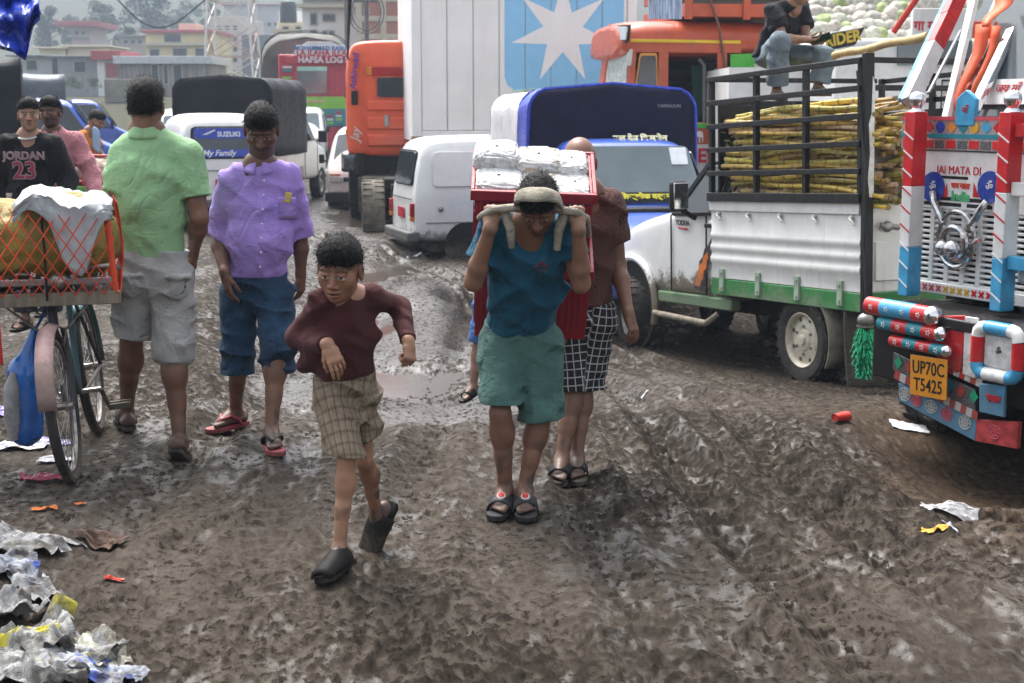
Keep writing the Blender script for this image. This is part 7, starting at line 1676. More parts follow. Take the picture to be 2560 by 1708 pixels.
# far van facing the camera, and the one tucked behind the orange tractor
_r = at(752, 420, 42.); T = put("far_white_van", _r.x, _r.y, (.10, -.99), "far white van facing the camera in front of the flower-painted lorry", "van"); boxvan(T, back=False)
text("windscreen_lettering", "SHREE", .12, frame((0, -.60, 1.53), (-1, 0, 0), (0, -.6, .77)), mk("film_pale", (.5, .55, .5)), T, spacing=1.6)
_r = at(905, 527, 27.5); T = put("half_hidden_van", _r.x, _r.y, (-.02, -1), "white van half hidden behind the orange tractor, black mirror showing", "van", z=-.42); boxvan(T, back=False)
_r = atd(425, 240, 36.); T = put("distant_van", _r.x, _r.y, (.25, -.97), "distant white van beside the black tarpaulin pickup", "van"); boxvan(T, back=False)

# covered pickup used several times
def covered_pickup(T, paint, tarp, th=2.25, tl=2.6, tarp_parts=True, w=.84, top=None, hood=1.):
    """local y: nose 0, cab to -2.15, bed -2.2 .. -2.2-tl"""
    S = []
    for y, zb, belt, tp, ww, wt in ((.02, .48, .82, .86, .74, .66), (-.06, .44, .96, 1.04, .82, .70), (-.4, .42, 1.05, 1.12, .84, .70), (-.95, .42, 1.15, 1.20, .84, .72), (-1.05, .42, 1.17, 1.26, .84, .72), (-1.42, .42, 1.20, 1.80, .84, .66), (-1.55, .42, 1.20, 1.88, .84, .65), (-2.05, .42, 1.20, 1.90, .84, .65), (-2.15, .44, 1.19, 1.84, .83, .64)):
        y = y if y < -.95 else -.95 + (y + .95) * hood
        S.append((y, [(ww * .7, zb), (ww * .98, zb + .02), (ww, zb + .2), (ww, belt - .1), (ww * .985, belt), ((ww + wt) / 2, (belt + tp) / 2), (wt, tp - .03), (wt * .65, tp)]))
    shell(S, "cab", paint, T, sub=2); hy = -.95 * (1 - hood)
    panel(rounded((-.72, -1.00, 1.255), (.72, -1.00, 1.255), (.62, -1.375, 1.815), (-.62, -1.375, 1.815), .07), .02, "windscreen", pglass_m, T)
    for s in (-1, 1):
        panel(rounded((s * .83, -1.14, 1.22), (s * .838, -2.0, 1.22), (s * .70, -2.0, 1.76), (s * .70, -1.50, 1.76), .10), .02, "door_window", glass_m, T)
        mb = MB(); mb.bar((s * .845, -1.0, .55), (s * .845, -1.0, 1.16), .008, .01, up=(1, 0, 0)); mb.bar((s * .845, -2.05, .55), (s * .845, -2.05, 1.18), .008, .01, up=(1, 0, 0)); mb.build("door_seam", rubber_m, T)
        mb = MB(); mb.box(s * .99 - .09, s * .99 + .09, -1.16, -1.10, 1.18, 1.42); mb.bar((s * .84, -1.1, 1.2), (s * .96, -1.12, 1.25), .03); mb.build("mirror", rubber_m, T, bevel=.02)
        mb = MB(); mb.box(s * .60 - .16, s * .60 + .16, hy - .02, hy + .06, .70, .86); mb.build("headlamp", lamp_m, T, bevel=.03)
    mb = MB(); mb.box(-.42, .42, hy, hy + .05, .66, .86); mb.build("grille", rubber_m, T, bevel=.01); mb = MB(); mb.box(-.82, .82, hy - .04, hy + .14, .42, .58); mb.build("front_bumper", paint, T, bevel=.03)
    for y in (-.62 if hood == 1 else -1.0, -2.2 - tl * .62):
        for s in (-1, 1): wheel(T, (s * .74, y, .34), .34, .20, s, dull_m, tyre_mud, rr=.60, hole=False)
    mb = MB(); mb.box(-.4, .4, -2.2 - tl, -.3, .40, .55); mb.build("chassis", under_m, T)
    mb = MB(); mb.box(-w, w, -2.2 - tl, -2.22, .72, 1.22); mb.build("bed", paint, T, bevel=.02)
    if tarp_parts: tarp_hood(T, tarp, -2.18, -2.2 - tl, th, w + .05)
def arch(w, z0, z1, n=9, r=.25):
    P = [(-w, z0), (-w - .01, (z0 + z1) / 2), (-w, z1 - r)]
    for i in range(1, 5): a = math.pi - i * math.pi / 10; P.append((-w + r + r * math.cos(a), z1 - r + r * math.sin(a)))
    P.append((0, z1 + .05)); return P + [(-x, z) for x, z in P[-2::-1]]
def tarp_hood(T, mat, y0, y1, th, w, name="tarpaulin_hood", z0=1.0, seed=0, amp=.03):
    A = arch(w, z0, th); n = 14; rows = []
    dense = []
    for (a, b) in zip(A[:-1], A[1:]): dense += [(a[0] + (b[0] - a[0]) * t / 4, a[1] + (b[1] - a[1]) * t / 4) for t in range(4)]
    dense.append(A[-1])
    for i in range(n + 1):
        y = y0 + (y1 - y0) * i / n; rows.append([(x + amp * float(pn(y * 2.2 + seed, z * 2.5 + x, 1.7)), y, z + amp * float(pn(y * 2 + 7, x * 3 + seed, 4.1)) - .03 * math.sin(math.pi * ((i % 5) / 5)) * (z > th - .3)) for x, z in dense])
    mb = MB(); mb.grid(rows); mb.build(name, mat, T, solid=.01, smooth=60)
    for y, k in ((y0 + .005, 0), (y1 - .005, 1)):
        mb = MB(); P = [(x, z) for x, z in A]; zc = (z0 + th) / 2; g = []
        for t in np.linspace(0, 1, 7): g.append([(x * (1 - t) , y + .03 * float(pn(x * 3 * (1 - t), z * 3, k + 2.2)) , zc + (z - zc) * (1 - t)) for x, z in A])
        mb.grid(g); mb.build("tarpaulin_end", mat if not isinstance(mat, (list,)) else mat[0], T, solid=.008, smooth=60)
dark_tarp = mk("dark_tarpaulin", (.010, .011, .014), rough=.6, var=.3, vs=3, bump=.3, bs=12, spec=.12); grey_tarp = mk("grey_tarpaulin", (.10, .115, .13), rough=.5, var=.3, vs=3, spec=.3)
# ---- blue pickup facing the camera
def blue_pickup():
    hd = Vector((.17, -.985, 0)).normalized(); T = put("blue_pickup", 1.45, 13.75, (hd.x, hd.y), "blue pickup facing the camera with a navy, blue and white tarpaulin hood", "pickup", z=-.53)
    covered_pickup(T, blue_p, None, tarp_parts=False)
    navy = mk("navy_tarpaulin", (.011, .011, .032), rough=.6, spec=.12, var=.25, vs=3, bump=.3, bs=10); bl = mk("blue_tarp_band", (.03, .06, .45), rough=.32, var=.3, vs=14, bump=.8, bs=30); wh = mk("white_tarp_side", (.55, .54, .56), rough=.6, var=.15, vs=4, streak=.2, bump=.4, bs=14); gn = mk("green_tarp_top", (.06, .22, .12), rough=.5)
    th, w = 2.42, .93
    tarp_hood(T, bl, -2.12, -2.75, th, w, "tarpaulin_band", z0=.95, amp=.035); tarp_hood(T, wh, -2.74, -4.85, th - .03, w - .02, "tarpaulin_side", z0=.95, seed=3)
    A = arch(w - .012, 1.0, th - .012); g = []; zc = 1.8
    for t in np.linspace(0, 1, 9): g.append([(x * (1 - t), -2.085 + .04 * float(pn(x * 3 * (1 - t), z * 3, 2.2)), zc + (z - zc) * (1 - t)) for x, z in A])
    mb = MB(); mb.grid(g); mb.build("tarpaulin_front", navy, T, solid=.01, smooth=60)
    mb = MB(); mb.tube([(x, -2.10, z) for x, z in arch(w, .95, th)], .022, 6); mb.build("hood_piping", bl, T)
    mb = MB(); mb.grid([[(x, y, th + .035 + .02 * float(pn(y * 3, x * 4, 1.1)) - .05 * abs(x)) for x in np.linspace(-.6, .62, 6)] for y in np.linspace(-2.3, -4.9, 9)]); mb.build("tarpaulin_top", gn, T, solid=.01)
    text("maker_label", "TARPAULIN", .05, frame((-.62, -2.06, 2.23), (-1, 0, 0), (0, 0, 1)), mk("label_grey", (.3, .3, .33)), T)
    crm = mk("cream_lettering", (.68, .66, .42), rough=.5); yel = mk("yellow_lettering", (.62, .56, .06), rough=.5)
    text("roof_lettering", "बल देउ ि" + "भमसेन", .155, frame((-.12, -1.37, 1.895), (-1, 0, 0), (0, -.55, .84)), crm, T, fnt=DEVA, bold=.004, sx=1.15)
    panel([(-.72, -.975, 1.265), (.72, -.975, 1.265), (.70, -1.04, 1.36), (-.70, -1.04, 1.36)], .01, "windscreen_band", rubber_m, T)
    text("band_lettering", "पाि" + "लञ्चोक दर्शन", .13, frame((-.05, -.99, 1.315), (-1, 0, 0), (0, -.55, .84)), yel, T, fnt=DEVA, bold=.004, sx=1.25)
    mb = MB(); mb.box(-.82, .82, -1.02, -.75, 1.15, 1.215); mb.build("cowl", rubber_m, T, bevel=.02)
    for x in (-.35, .25): mb = MB(); mb.tube([(x, -.98, 1.22), (x - .32, -1.03, 1.28)], .010, 6); mb.build("wiper", rubber_m, T)
    panel([(-.60, -1.23, 1.63), (-.42, -1.23, 1.63), (-.42, -1.345, 1.80), (-.60, -1.345, 1.80)], .01, "windscreen_sticker", mk("sticker_white", (.6, .63, .66)), T)
    mb = MB(); mb.grid([[(x, .07, z) for x in np.linspace(-.5, .5, 3)] for z in (.44, .56)]); mb.build("lower_grille", mk("mesh_blue", (.03, .06, .25), bump=1., bs=80), T, solid=.01)
blue_pickup()

# ---- container on its trailer
def container():
    L, Hh, Dp = 3.72, 2.95, 2.3; a = Vector(((1036 - 1280) / F_PX * 23.8, 23.6, 0)); d = Vector((.985, .17, 0)).normalized(); z0 = 1.10
    T = empty("shipping_container", (a.x, a.y, z0), math.atan2(d.y, d.x)); tag(T, "tall white shipping container with a seven-pointed star on pale blue", "container")
    wh = mk("container_white", (.82, .82, .81), rough=.5, var=.05, vs=1.5, streak=.12, dirtcol=(.3, .26, .2)); rust = mk("container_rust", (.30, .22, .15), rough=.7, var=.5, vs=7); lb = mk("container_pale_blue", (.26, .56, .82), rough=.5, var=.04)
    n = 8; pw = (L - .30) / n
    for i in range(n):
        x0 = .15 + i * pw; mb = MB(); mb.box(x0 + .008, x0 + pw - .008, .03, .07, .22, Hh - .1); mb.build("wall_panel", wh, T, bevel=.012)
        mb = MB(); mb.box(x0 - .016, x0 + .012, .055, .07, .22, Hh - .1); mb.build("panel_joint", mk("joint_grey", (.45, .45, .45)), T)
    mb = MB(); mb.box(.1, L - .1, .075, Dp, .1, Hh - .02); mb.build("core", wh, T, bevel=.01)
    for x in (0, L - .15): mb = MB(); mb.box(x, x + .15, 0, .16, 0, Hh); mb.build("corner_post", wh, T, bevel=.012); mb = MB(); mb.box(x - .012, x + .162, -.012, .17, -.005, .13); mb.build("corner_casting", rust, T, bevel=.015)
    for z in (.03, Hh - .12): mb = MB(); mb.box(.15, L - .15, .0, .1, z, z + .18); mb.build("side_rail", wh, T, bevel=.01)
    mb = MB(); mb.box(.0, .06, .16, Dp, .05, Hh); mb.build("front_wall", wh, T, bevel=.01)
    # pale blue logo panels and the star
    xl = pick(T, 1158, 100, 'y', .02).x; xr = pick(T, 1432, 100, 'y', .02).x; zl = pick(T, 1160, 207, 'y', .02).z
    for i in range(n + 1):
        x0 = max(xl, .15 + i * pw - pw); x1 = min(xr, .15 + i * pw)
        if x1 - x0 < .05: continue
        pts = [(x0 + .006, zl), (x1 - .006, zl), (x1 - .006, Hh - .16), (x0 + .006, Hh - .16)]
        if x0 == xl: pts = [(x0, zl + .22), (x0 + .05, zl + .08), (x0 + .16, zl), (x1 - .006, zl), (x1 - .006, Hh - .16), (x0, Hh - .16)]
        mb = MB(); mb.prism(pts, .026, .0285, 'y'); mb.build("logo_panel", lb, T)
    c = pick(T, 1292, 72, 'y', .02); R = pick(T, 1292 + 120, 100, 'y', .02).x - c.x; mb = MB(); P = []
    for k in range(14): a_ = math.pi / 2 + k * math.pi / 7; r_ = R if k % 2 == 0 else R * .385; P.append((c.x + r_ * math.cos(a_), min(c.z + r_ * math.sin(a_) * .98, Hh - .17)))
    mb.add([(c.x, .0235, c.z)] + [(x, .0235, z) for x, z in P], [(0, i + 1, (i + 1) % 14 + 1) for i in range(14)]); mb.build("star_emblem", wh, T, smooth=0)
    # trailer bed under it
    S = empty("trailer", (a.x, a.y, gz(a.x, a.y)), math.atan2(d.y, d.x)); tag(S, "dark trailer chassis under the white container", "trailer"); g = gz(a.x, a.y)
    mb = MB(); mb.box(0.1, L, .5, .65, z0 - g - .25, z0 - g - .006); mb.box(.1, L, 1.65, 1.8, z0 - g - .25, z0 - g - .006)
    for x in (.3, 1.4, 2.5, 3.5): mb.box(x, x + .12, .65, 1.65, z0 - g - .2, z0 - g - .05)
    mb.build("chassis_frame", under_m, S)
    for x in (2.2, 3.2): wl = wheel(S, (x, .25, .5), .5, .3, -1, dull_m, tyre_mud, rr=.58); wl.matrix_local = Matrix.Translation((x, .25, .5)) @ Matrix.Rotation(math.pi / 2, 4, 'X')
    mb = MB(); mb.tube([(2.7, .2, .5), (2.7, 2.1, .5)], .07, 10); mb.box(2.1, 3.4, .5, 1.8, .5, z0 - g - .24); mb.build("axle", under_m, S)
container()

# ---- orange tractor unit, rear corner towards the camera
def tractor():
    hd = Vector((-.12, .993, 0)).normalized(); rt = Vector((hd.y, -hd.x, 0)); corner = at(866, 300, 24.9); T = put("orange_tractor", corner.x + rt.x * 1.15, corner.y + rt.y * 1.15, (hd.x, hd.y), "orange tractor unit coupled to the white container, rear wall with a STOP sign", "lorry", z=-.45)
    og = mk("tractor_orange", (.70, .10, .035), rough=.35, var=.07, coat=.3, streak=.06); dk = mk("tractor_bumper_grey", (.07, .08, .09), rough=.25, metal=.4)
    P = lambda x, y: pick(T, x, y, 'y', -.012)
    zb, zt = P(900, 352).z, P(900, 92).z
    S = []
    for y, w, t in ((0, 1.08, zt - .1), (.05, 1.13, zt - .03), (.2, 1.15, zt), (1.5, 1.15, zt), (1.75, 1.12, zt - .06), (1.85, 1.05, zt - .25)): S.append((y, [(w * .9, zb - .05), (w, zb), (w, zb + .2), (w, (zb + t) / 2), (w, t - .45), (w * .95, t - .12), (w * .85, t), (w * .4, t + .02)]))
    shell(S, "cab", og, T, sub=2)
    for z0, z1 in ((zb + .12, zb + .32), (zb + .40, zb + .62), (zb + .72, zb + .90)):
        mb = MB(); mb.box(-.80, .80, -.035, .02, z0, z1); mb.build("pressed_rib", og, T, bevel=.03)
    mb = MB(); mb.box(-.90, -.875, -.02, .02, zb, zt - .2); mb.build("wall_seam", og, T)
    panel(rounded((-.62, -.02, zb + .95), (.6, -.02, zb + .95), (.6, -.02, zb + 1.28), (-.62, -.02, zb + 1.28), .08), .02, "rear_window", glass_m, T)
    mb = MB(); mb.box(-.70, -.2, -.05, .0, zb + 1.32, zb + 1.46); mb.build("tail_lamp", redlamp_m, T, bevel=.01); mb = MB(); mb.box(-.80, -.705, -.05, .0, zb + 1.32, zb + 1.46); mb.build("indicator", amber_m, T, bevel=.01)
    mb = MB(); c = P(890, 180); mb.box(c.x - .13, c.x + .13, -.02, -.005, c.z - .14, c.z + .14); mb.build("sign_board", mk("sign_tan", (.52, .28, .06), rough=.5), T, bevel=.004); text("sign_lettering", "STOP", .135, frame((c.x, -.024, c.z), (1, 0, 0), (0, 0, 1)), redl(), T, bold=.004, sx=.75)
    c = P(887, 275); mb = MB(); mb.box(c.x - .04, c.x + .04, -.05, 0, c.z - .12, c.z + .08); mb.build("latch", dull_m, T, bevel=.01)
    # left side: window, vent, grab panel, lettering
    Lx = -1.158; pick2 = lambda x, y: pick(T, x, y, 'x', Lx)
    panel([(Lx, .75, zb + .95), (Lx, 1.55, zb + .95), (Lx + .05, 1.45, zb + 1.55), (Lx + .05, .75, zb + 1.55)], .02, "side_window", glass_m, T)
    mb = MB(); mb.box(-1.06, -.95, -.03, .03, zb + .82, zb + 1.06); mb.build("vent", rubber_m, T, bevel=.02); bl = mk("script_blue", (.05, .04, .30), rough=.5)
    text("door_lettering", "Ashirwad", .16, frame((-1.0, -.035, zb + 1.38), (.1, 0, 1), (-1, 0, .1)), bl, T, shear=.2, bold=.003); text("door_lettering", "Jay", .20, frame((-1.0, -.035, zb + .32), (.1, 0, 1), (-1, 0, .1)), mk("script_white", (.6, .55, .5)), T, shear=.3, bold=.003)
    mb = MB(); mb.box(Lx - .01, Lx + .02, .1, 1.6, zb + .32, zb + .40); mb.build("side_stripe", mk("stripe_orange", (.75, .30, .02)), T)
    mb = MB(); mb.grid([[(x, y, zb - .02 - .36 * t + .06 * t * t) for x, y in ((-1.22, 1.3), (-1.24, .5), (-1.20, .05), (-.85, -.04))] for t in np.linspace(0, 1, 5)]); mb.build("wing_guard", dk, T, solid=.02, smooth=60)
    c = pick(T, 838, 235, 'x', -1.45); mb = MB(); mb.ell(c, (.10, .06, .17), 14, 9); mb.build("mirror", chrome_m, T); mb = MB(); mb.tube([c + Vector((0, 0, .15)), c + Vector((.12, .0, .75)), (-1.1, 1.3, zt - .3)], .016, 6); mb.build("mirror_arm", rubber_m, T)
    mb = MB(); mb.tube([(-.92, -.05, zb), (-.92, -.08, zb - .35)], .09, 10); mb.tube([(-.92, -.08, zb - .3), (-.90, -.1, zb - .75)], .02, 6); mb.build("air_cylinder", under_m, T)
    mb = MB(); mb.tube([(-.28 + .13 * math.cos(a), -.3 + .02 * a / 6, zb - .25 - .012 * a + .13 * math.sin(a)) for a in np.linspace(0, 6 * 2 * math.pi, 110)], .011, 5); mb.build("coiled_air_hose", rubber_m, T)
    mb = MB(); mb.box(-1.12, 1.12, .05, 1.7, .45, zb - .03); mb.build("wheel_housing", under_m, T, bevel=.03); mb = MB(); mb.box(-.9, .9, -1.9, .05, .7, 1.0); mb.build("tank_deck", under_m, T, bevel=.03)
    for x in (-.45, .45): mb = MB(); mb.box(x - .06, x + .06, -3.2, 1.6, .75, .98); mb.build("chassis_rail", under_m, T)
    mb = MB(); mb.tube([(-.9, -2.5, .52), (.9, -2.5, .52)], .09, 10); mb.box(-.6, .6, -2.8, -1.9, .9, 1.05); mb.build("rear_axle", under_m, T)
    tan = mk("mud_tan_tyre", (.10, .088, .07), rough=.85, var=.4, vs=8, bump=.5, bs=20, mud=(-.6, .6, .5), dirtcol=(.22, .19, .15))
    for s in (-1, 1):
        wheel(T, (s * .95, .95, .52), .52, .30, s, dull_m, tyre_mud, rr=.56); wheel(T, (s * .78, -2.5, .52), .52, .34, s, tan, tan, rr=.56); wheel(T, (s * .36, -2.5, .52), .52, .30, s, tan, tan, rr=.56)
    mb = MB(); mb.box(-1.0, -.55, -2.15, -2.1, .5, 1.05); mb.build("mud_board", tan, T)
tractor()

# ---- orange-red lorry behind the blue pickup
def red_lorry():
    hd = Vector((-.99, -.14, 0)).normalized(); lt = Vector((-hd.y, hd.x, 0)); corner = at(1568, 330, 19.6); T = put("orange_red_lorry", corner.x - lt.x * 1.15, corner.y - lt.y * 1.15, (hd.x, hd.y), "orange-red lorry cab with an open dark doorway behind the blue pickup", "lorry", z=-.5)
    og = mk("lorry_orange_red", (.45, .080, .032), rough=.38, var=.12, streak=.18, coat=.2); P = lambda x, y, v=-1.16: pick(T, x, y, 'x', v)
    zr = P(1600, 42).z; zd = P(1560, 122).z; zs = P(1600, 280).z
    # roof with its drooping visor, sides as separate sheets around the openings
    S = []
    for y, drop in ((.12, .10), (.03, .03), (-.5, 0), (-3.0, 0)): S.append((y, [(1.16, zr - .52), (1.17, zr - .40), (1.13, zr - .16 - drop), (1.0, zr - .03 - drop), (.5, zr + .02 - drop)]))
    mb = MB(); mb.loft([[(-w, y, z) for w, z in sec] + [(w, y, z) for w, z in reversed(sec)] for y, sec in S]); mb.build("roof", og, T, sub=1, smooth=50)
    def side(nm, pts, m, v=-1.15, th=.03): return panel([P(x, y, v) for x, y in pts], th, nm, m, T, .004)
    front = lambda nm, pts, mt, v=.0, th=.03: panel([pick(T, x, y, 'y', v) for x, y in pts], th, nm, mt, T, .004)
    front("front_wall", ((1372, 420), (1372, 222), (1440, 222), (1440, 420)), og); front("front_pillar", ((1372, 225), (1394, 60), (1404, 60), (1382, 225)), og, .01); front("front_header", ((1392, 116), (1398, 56), (1446, 56), (1444, 112)), og, .004); side("pillar", ((1432, 290), (1447, 92), (1462, 92), (1450, 290)), og); side("door_post", ((1508, 290), (1512, 92), (1534, 92), (1532, 290)), og); side("header", ((1445, 92), (1700, 90), (1700, 122), (1447, 120)), og, -1.152); side("rear_post", ((1646, 122), (1668, 122), (1668, 290), (1646, 290)), og)
    side("lower_side", ((1372, 292), (1700, 288), (1700, 420), (1372, 420)), og, -1.16)
    front("windscreen", ((1380, 222), (1400, 114), (1442, 110), (1436, 222)), mk("dusty_glass", (.42, .44, .40), rough=.25, var=.3, vs=6), -.01, .02)
    win = [P(x, y, -1.168) for x, y in ((1456, 206), (1468, 122), (1508, 122), (1510, 206))]; panel(rounded(*win, .12), .02, "quarter_window_frame", mk("window_orange_trim", (.62, .26, .05)), T); ctr = sum(win, Vector()) / 4; panel(rounded(*[ctr + (q - ctr) * .86 + Vector((-.012, 0, 0)) for q in win], .12), .012, "quarter_window", glass_m, T)
    side("mirror_lamp", ((1438, 128), (1446, 112), (1452, 114), (1448, 150), (1440, 152)), mk("pale_lens", (.55, .55, .52)), -1.19, .03)
    # dark interior with a slatted back, curtain and pole
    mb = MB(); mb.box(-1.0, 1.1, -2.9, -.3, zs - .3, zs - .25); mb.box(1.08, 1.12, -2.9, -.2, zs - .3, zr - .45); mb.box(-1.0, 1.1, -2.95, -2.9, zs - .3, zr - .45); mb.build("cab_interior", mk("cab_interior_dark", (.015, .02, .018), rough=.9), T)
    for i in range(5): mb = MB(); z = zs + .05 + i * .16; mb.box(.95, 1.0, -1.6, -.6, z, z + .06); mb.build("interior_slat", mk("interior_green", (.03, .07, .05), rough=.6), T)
    mb = MB(); mb.tube([P(1616, 285, -.9), P(1616, 150, -.9), P(1604, 135, -.9)], .025, 8); mb.build("grab_pole", mk("pole_grey", (.22, .22, .22), rough=.4), T)
    mb = MB(); mb.grid([[tuple(P(1585 + 18 * i + 5 * math.sin(i * 2 + t * 3), 150 + 130 * t, -.8 + .05 * math.sin(i * 3))) for i in range(4)] for t in np.linspace(0, 1, 6)]); mb.build("curtain", mk("green_curtain", (.01, .055, .03), rough=.8), T, solid=.01)
    # trims, sign panels
    def strip(nm, a, b, hgt, m, v=-1.175): mb = MB(); mb.bar(P(*a, v), P(*b, v), .02, hgt, up=(0, 0, 1)); mb.build(nm, m, T, bevel=.003)
    strip("yellow_trim", (1443, 93), (1700, 97), .04, mk("trim_yellow", (.66, .45, .02), rough=.4)); strip("green_trim", (1440, 288), (1700, 290), .06, mk("trim_green", (.05, .42, .06), rough=.4)); strip("yellow_line", (1440, 283), (1700, 284), .015, mk("trim_yellow", (.66, .45, .02)))
    front("marker_lamp_box", ((1396, 96), (1402, 58), (1444, 58), (1440, 96)), rubber_m, .04, .05); front("marker_lamp", ((1401, 92), (1406, 62), (1440, 62), (1436, 92)), lamp_m, .07, .02)
    side("sign_panel", ((1580, 332), (1700, 330), (1700, 420), (1580, 420)), mk("sign_panel_white", (.62, .60, .58), rough=.5, streak=.2), -1.172, .01); text("panel_lettering", "TIGER", .26, frame(P(1590, 359, -1.185), (0, -1, 0), (0, 0, 1)), redl(), T, bold=.008)
    # painted white cow
    c = P(1596, 316, -1.18); wht = mk("cow_white", (.72, .70, .68), rough=.6); mb = MB(); k = .085
    out = [(-1.5, .75), (-1.25, .95), (-1.0, .8), (-.6, .75), (.0, .62), (.7, .70), (1.15, .6), (1.28, .1), (1.25, -.5), (1.12, -.5), (1.08, .0), (.8, .05), (.75, -.55), (.6, -.55), (.58, .1), (-.2, .05), (-.25, -.55), (-.4, -.55), (-.42, .0), (-.55, .0), (-.6, -.5), (-.75, -.5), (-.75, .25), (-1.1, .35), (-1.3, .3), (-1.55, .5)]
    mb.add([(c.x, c.y - u * k * 1.0, c.z + v * k * 1.5) for u, v in out], [tuple(range(len(out)))]); mb.build("painted_cow", wht, T, solid=.004, smooth=0)
    # load rack with sacks above the cab
    for i, z in enumerate((zr + .02, zr + .30)):
        mb = MB(); mb.box(-1.2, 1.2, -4.0, -.75, z, z + .17); mb.build("rack_board", og, T, bevel=.01)
    for y in (-.8, -1.6, -2.4): mb = MB(); mb.box(-1.24, -1.2, y - .05, y + .05, zr - .02, zr + .9); mb.build("rack_stake", og, T, bevel=.006)
    mb = MB(); mb.box(-1.25, -1.2, -.70, -.25, zr - .02, zr + .9); mb.build("side_board", mk("peeling_board", (.36, .42, .56), rough=.8, var=.6, vs=7, stretch=(1, 8, .5)), T)
    mb = MB(); mb.tube([P(1628, -5, -1.3), P(1650, 60, -1.22), P(1672, 200, -1.2)], .018, 6); mb.build("rope", mk("brown_rope", (.16, .07, .05)), T)
    side("mural_board", ((1676, 160), (1676, 125), (1745, 122), (1745, 160)), mk("mural_green", (.08, .42, .05), rough=.5), -1.17, .01)
    mb = MB(); mb.box(-1.15, 1.15, -6.2, -3.0, .9, zr); mb.build("load_body", og, T, bevel=.02); mb = MB(); mb.box(-.5, .5, -6.2, .0, .6, .9); mb.build("chassis", under_m, T)
    for y in (-.9, -5.2):
        for s in (-1, 1): wheel(T, (s * .98, y, .5), .5, .3, s, dull_m, tyre_mud, rr=.56)
red_lorry()

